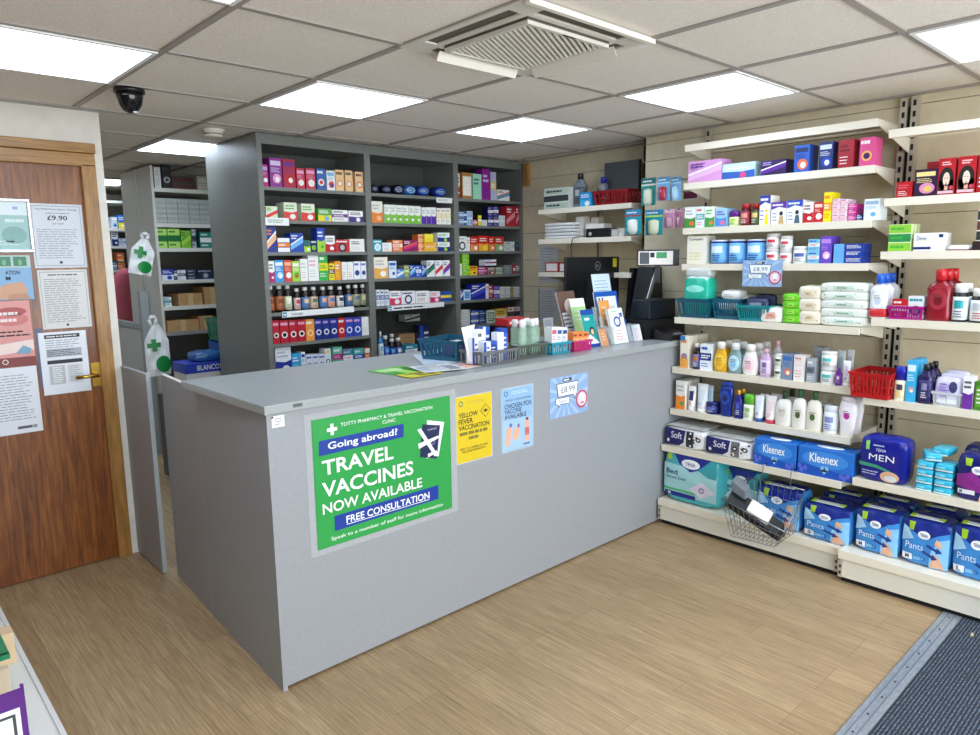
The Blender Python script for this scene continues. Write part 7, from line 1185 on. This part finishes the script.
# carrier bags
def carrier(label, u0, u1, v0, v1, y, seed, knot, tilt=0):
    um = (u0+u1)/2; p = ony(um, v1, y); w = ony(u1, v1, y).x-ony(u0, v1, y).x; h = ony(um, v0, y).z-p.z; t = thing('carrier_bag', label, 'bag', (p.x, y, p.z)); t.rotation_euler = (0, tilt, 0); q = MB(); r = random.Random(seed); n, m_ = 14, 12
    def S(i, j, s):
        u = -1+2*i/n; v = j/m_; k = 1 if v < .68 else 1-(v-.68)/.32*.72; wr = .008*sin(u*9+v*7+seed)+.006*sin(v*17-u*4+seed*2)
        return (u*w/2*k+.02*(v-.5)*(seed % 3-1), s*(.022*(1-u*u)*(1-v*.6))+wr*.8*s, v*h*.86)
    for s in (-1, 1):
        vs = [S(i, j, s) for j in range(m_+1) for i in range(n+1)]; fs = [(j*(n+1)+i, j*(n+1)+i+1, (j+1)*(n+1)+i+1, (j+1)*(n+1)+i) for j in range(m_) for i in range(n)]
        mi0 = len(q.f); q.add(vs, fs if s < 0 else [f[::-1] for f in fs], M('f4f6f4', .3), True)
    q.build('bag_body', t); q = MB()
    q.fy = lambda x, z: -.022*(1-min(1, abs(x)/(w/2))**2)*(1-z/h*.6)-.0105
    g_ = M('0f8c3c', .35); ax, az, s = -w*.14, h*.52, w*.27
    q.R(ax-s, az-s*.35, ax+s, az+s*.35, g_, 0); q.R(ax-s*.35, az-s, ax+s*.35, az+s, g_, -.0005); q.build('green_cross', t); q2 = MB(); q2.fy = q.fy; q2.D(w*.14, h*.19, w*.32, h*.14, g_, 0, 18); q2.build('green_disc', t)
    q = MB(); q.path([(-w*.1, 0, h*.84), (-w*.16, 0, h*.95), (0, -.005, h*1.0), (w*.12, 0, h*.95), (w*.08, 0, h*.84)], .012, M('e4e8e4', .3), 8); q.build('handles', t)
    q = MB(); q.bar((0, -.01, h*.99), (0, .05, h*1.0), .004, M('8c8070', .4, .5), 6); q.build('hook', t)
carrier('white and green pharmacy carrier bag hanging higher on the pale side panel', 128, 151, 232, 274.5, 5.55, 1, 0, .22)
carrier('white carrier bag with green cross tied lower, just above the gate', 149, 173, 315.5, 375, 5.2, 5, 1, -.06)
# ================================================================ LEFT FOREGROUND SHELF
t = thing('white_display_shelf', 'white low display shelf at the bottom left corner', 'shelf', (0, 0, 0))
q = MB(); q.box(-.1, 1.2, .118, .358, 3.40, .15, M('f0efea', .35)); q.build('deck', t); q = MB(); q.box(.358, 1.2, .11, .372, 3.40, .156, M('e4e6e6', .3)); q.build('front_channel', t); q = MB(); q.box(-.1, 1.22, .0, .35, 3.38, .118, M('d0d0cc', .5)); q.build('plinth', t)
def lp(u, v, z): return onz(u, v, z)
t = thing('purple_file_box', 'purple cardboard file with white label at the bottom left corner', 'box', (.03, 1.93, .151)); pm = M('57157a', .4)
t.location = (0, 0, 0)
hh = .33; A = lp(22, 687, hh); Bx0 = lp(0, 697, hh)
q = MB(); yq = A.y; q.box(A.x-.3, yq-.004, .151, A.x, yq, hh, pm); q.box(A.x-.004, yq, .151, A.x, yq+.012, hh+.006, M('5c1a7c', .4)); q.hexa([(A.x, yq, .151), (A.x+.004, yq, .151), (A.x+.004, yq+.07, .151), (A.x, yq+.07, .151)], [(A.x, yq, hh+.01), (A.x+.004, yq, hh+.01), (A.x+.004, yq+.07, hh-.09), (A.x, yq+.07, hh-.09)], pm); q.box(A.x-.3, yq+.2, .151, A.x-.296, yq, hh-.1, pm); q.build('file_body', t)
q = MB(); x0, x1 = A.x-.22, A.x-.012; q.R(x0, hh-.17, x1, hh-.055, M('f0f0f0', .4), yq-.0045); q.R(x0+.012, hh-.155, x1-.012, hh-.07, M('dg'), yq-.005); q.R(x0+.02, hh-.147, x1-.02, hh-.078, M('f0f0f0', .4), yq-.0055); q.R(x1-.07, hh-.147, x1-.055, hh-.078, M('a0a0a4', .4), yq-.006); q.build('label', t)
t = thing('green_tray', 'dark green plastic tray at the left frame edge above the purple file', 'tray', (0, 0, 0)); C_ = lp(9, 650, .28); q = MB(); q.box(C_.x-.3, C_.y, .151, C_.x-.03, C_.y+.2, .255, M('0f7c50', .35)); gm = M('128a5a', .35); q.box(C_.x-.3, C_.y-.01, .255, C_.x, C_.y+.01, .27, gm); q.box(C_.x-.3, C_.y+.19, .255, C_.x, C_.y+.21, .27, gm); q.box(C_.x-.025, C_.y, .255, C_.x, C_.y+.2, .27, gm); q.box(C_.x-.3, C_.y+.01, .2551, C_.x-.025, C_.y+.19, .2565, M('0a4a30', .5)); q.build('tray_body', t)  # dark green sheet inside the rim paints the shade of the hollow
K1 = lp(9, 668, .25); o = bx('cream_carton', (K1.x-.2, K1.y, .151), (K1.x, K1.y+.03, .25), M('d8c4a8', .5)); tag(o, 'cream card divider standing between the purple file and the green tray', 'box')
K2 = lp(11, 628, .262); o = bx('peach_carton', (K2.x-.25, K2.y-.04, .151), (K2.x, K2.y+.03, .262), M('e8c8a0', .5)); tag(o, 'peach carton at the left frame edge behind the green tray', 'box')
q = soft(.12, .08, .2, .006, 6, M('eceef0', .3), None, 3, .004); o = q.build('white_packet'); o.location = (.13, 2.24, .151); tag(o, 'white packet standing inside the purple file', 'packet')
# ================================================================ LIGHT
wd = bpy.data.worlds.new('daylight'); SC.world = wd; wd.use_nodes = True; bg = wd.node_tree.nodes['Background']; bg.inputs[0].default_value = (.80, .90, 1, 1); bg.inputs[1].default_value = WORLD
ld = bpy.data.lights.new('window_daylight', 'AREA'); ld.shape = 'RECTANGLE'; ld.size = wx1-wx0; ld.size_y = wz1-wz0; ld.energy = WIN; ld.color = (.86, .93, 1)
lo = bpy.data.objects.new('window_daylight', ld); COL.objects.link(lo); lo.location = ((wx0+wx1)/2, YF-.12, (wz0+wz1)/2); lo.rotation_euler = (RD(90), 0, 0)
SC.view_settings.view_transform = 'Standard'; SC.view_settings.look = 'None'; SC.view_settings.gamma = 1; SC.view_settings.exposure = EXPO; SC.view_settings.use_curve_mapping = False
SC.cycles.max_bounces = 8; SC.cycles.diffuse_bounces = 5; SC.cycles.transparent_max_bounces = 10; SC.cycles.use_denoising = True
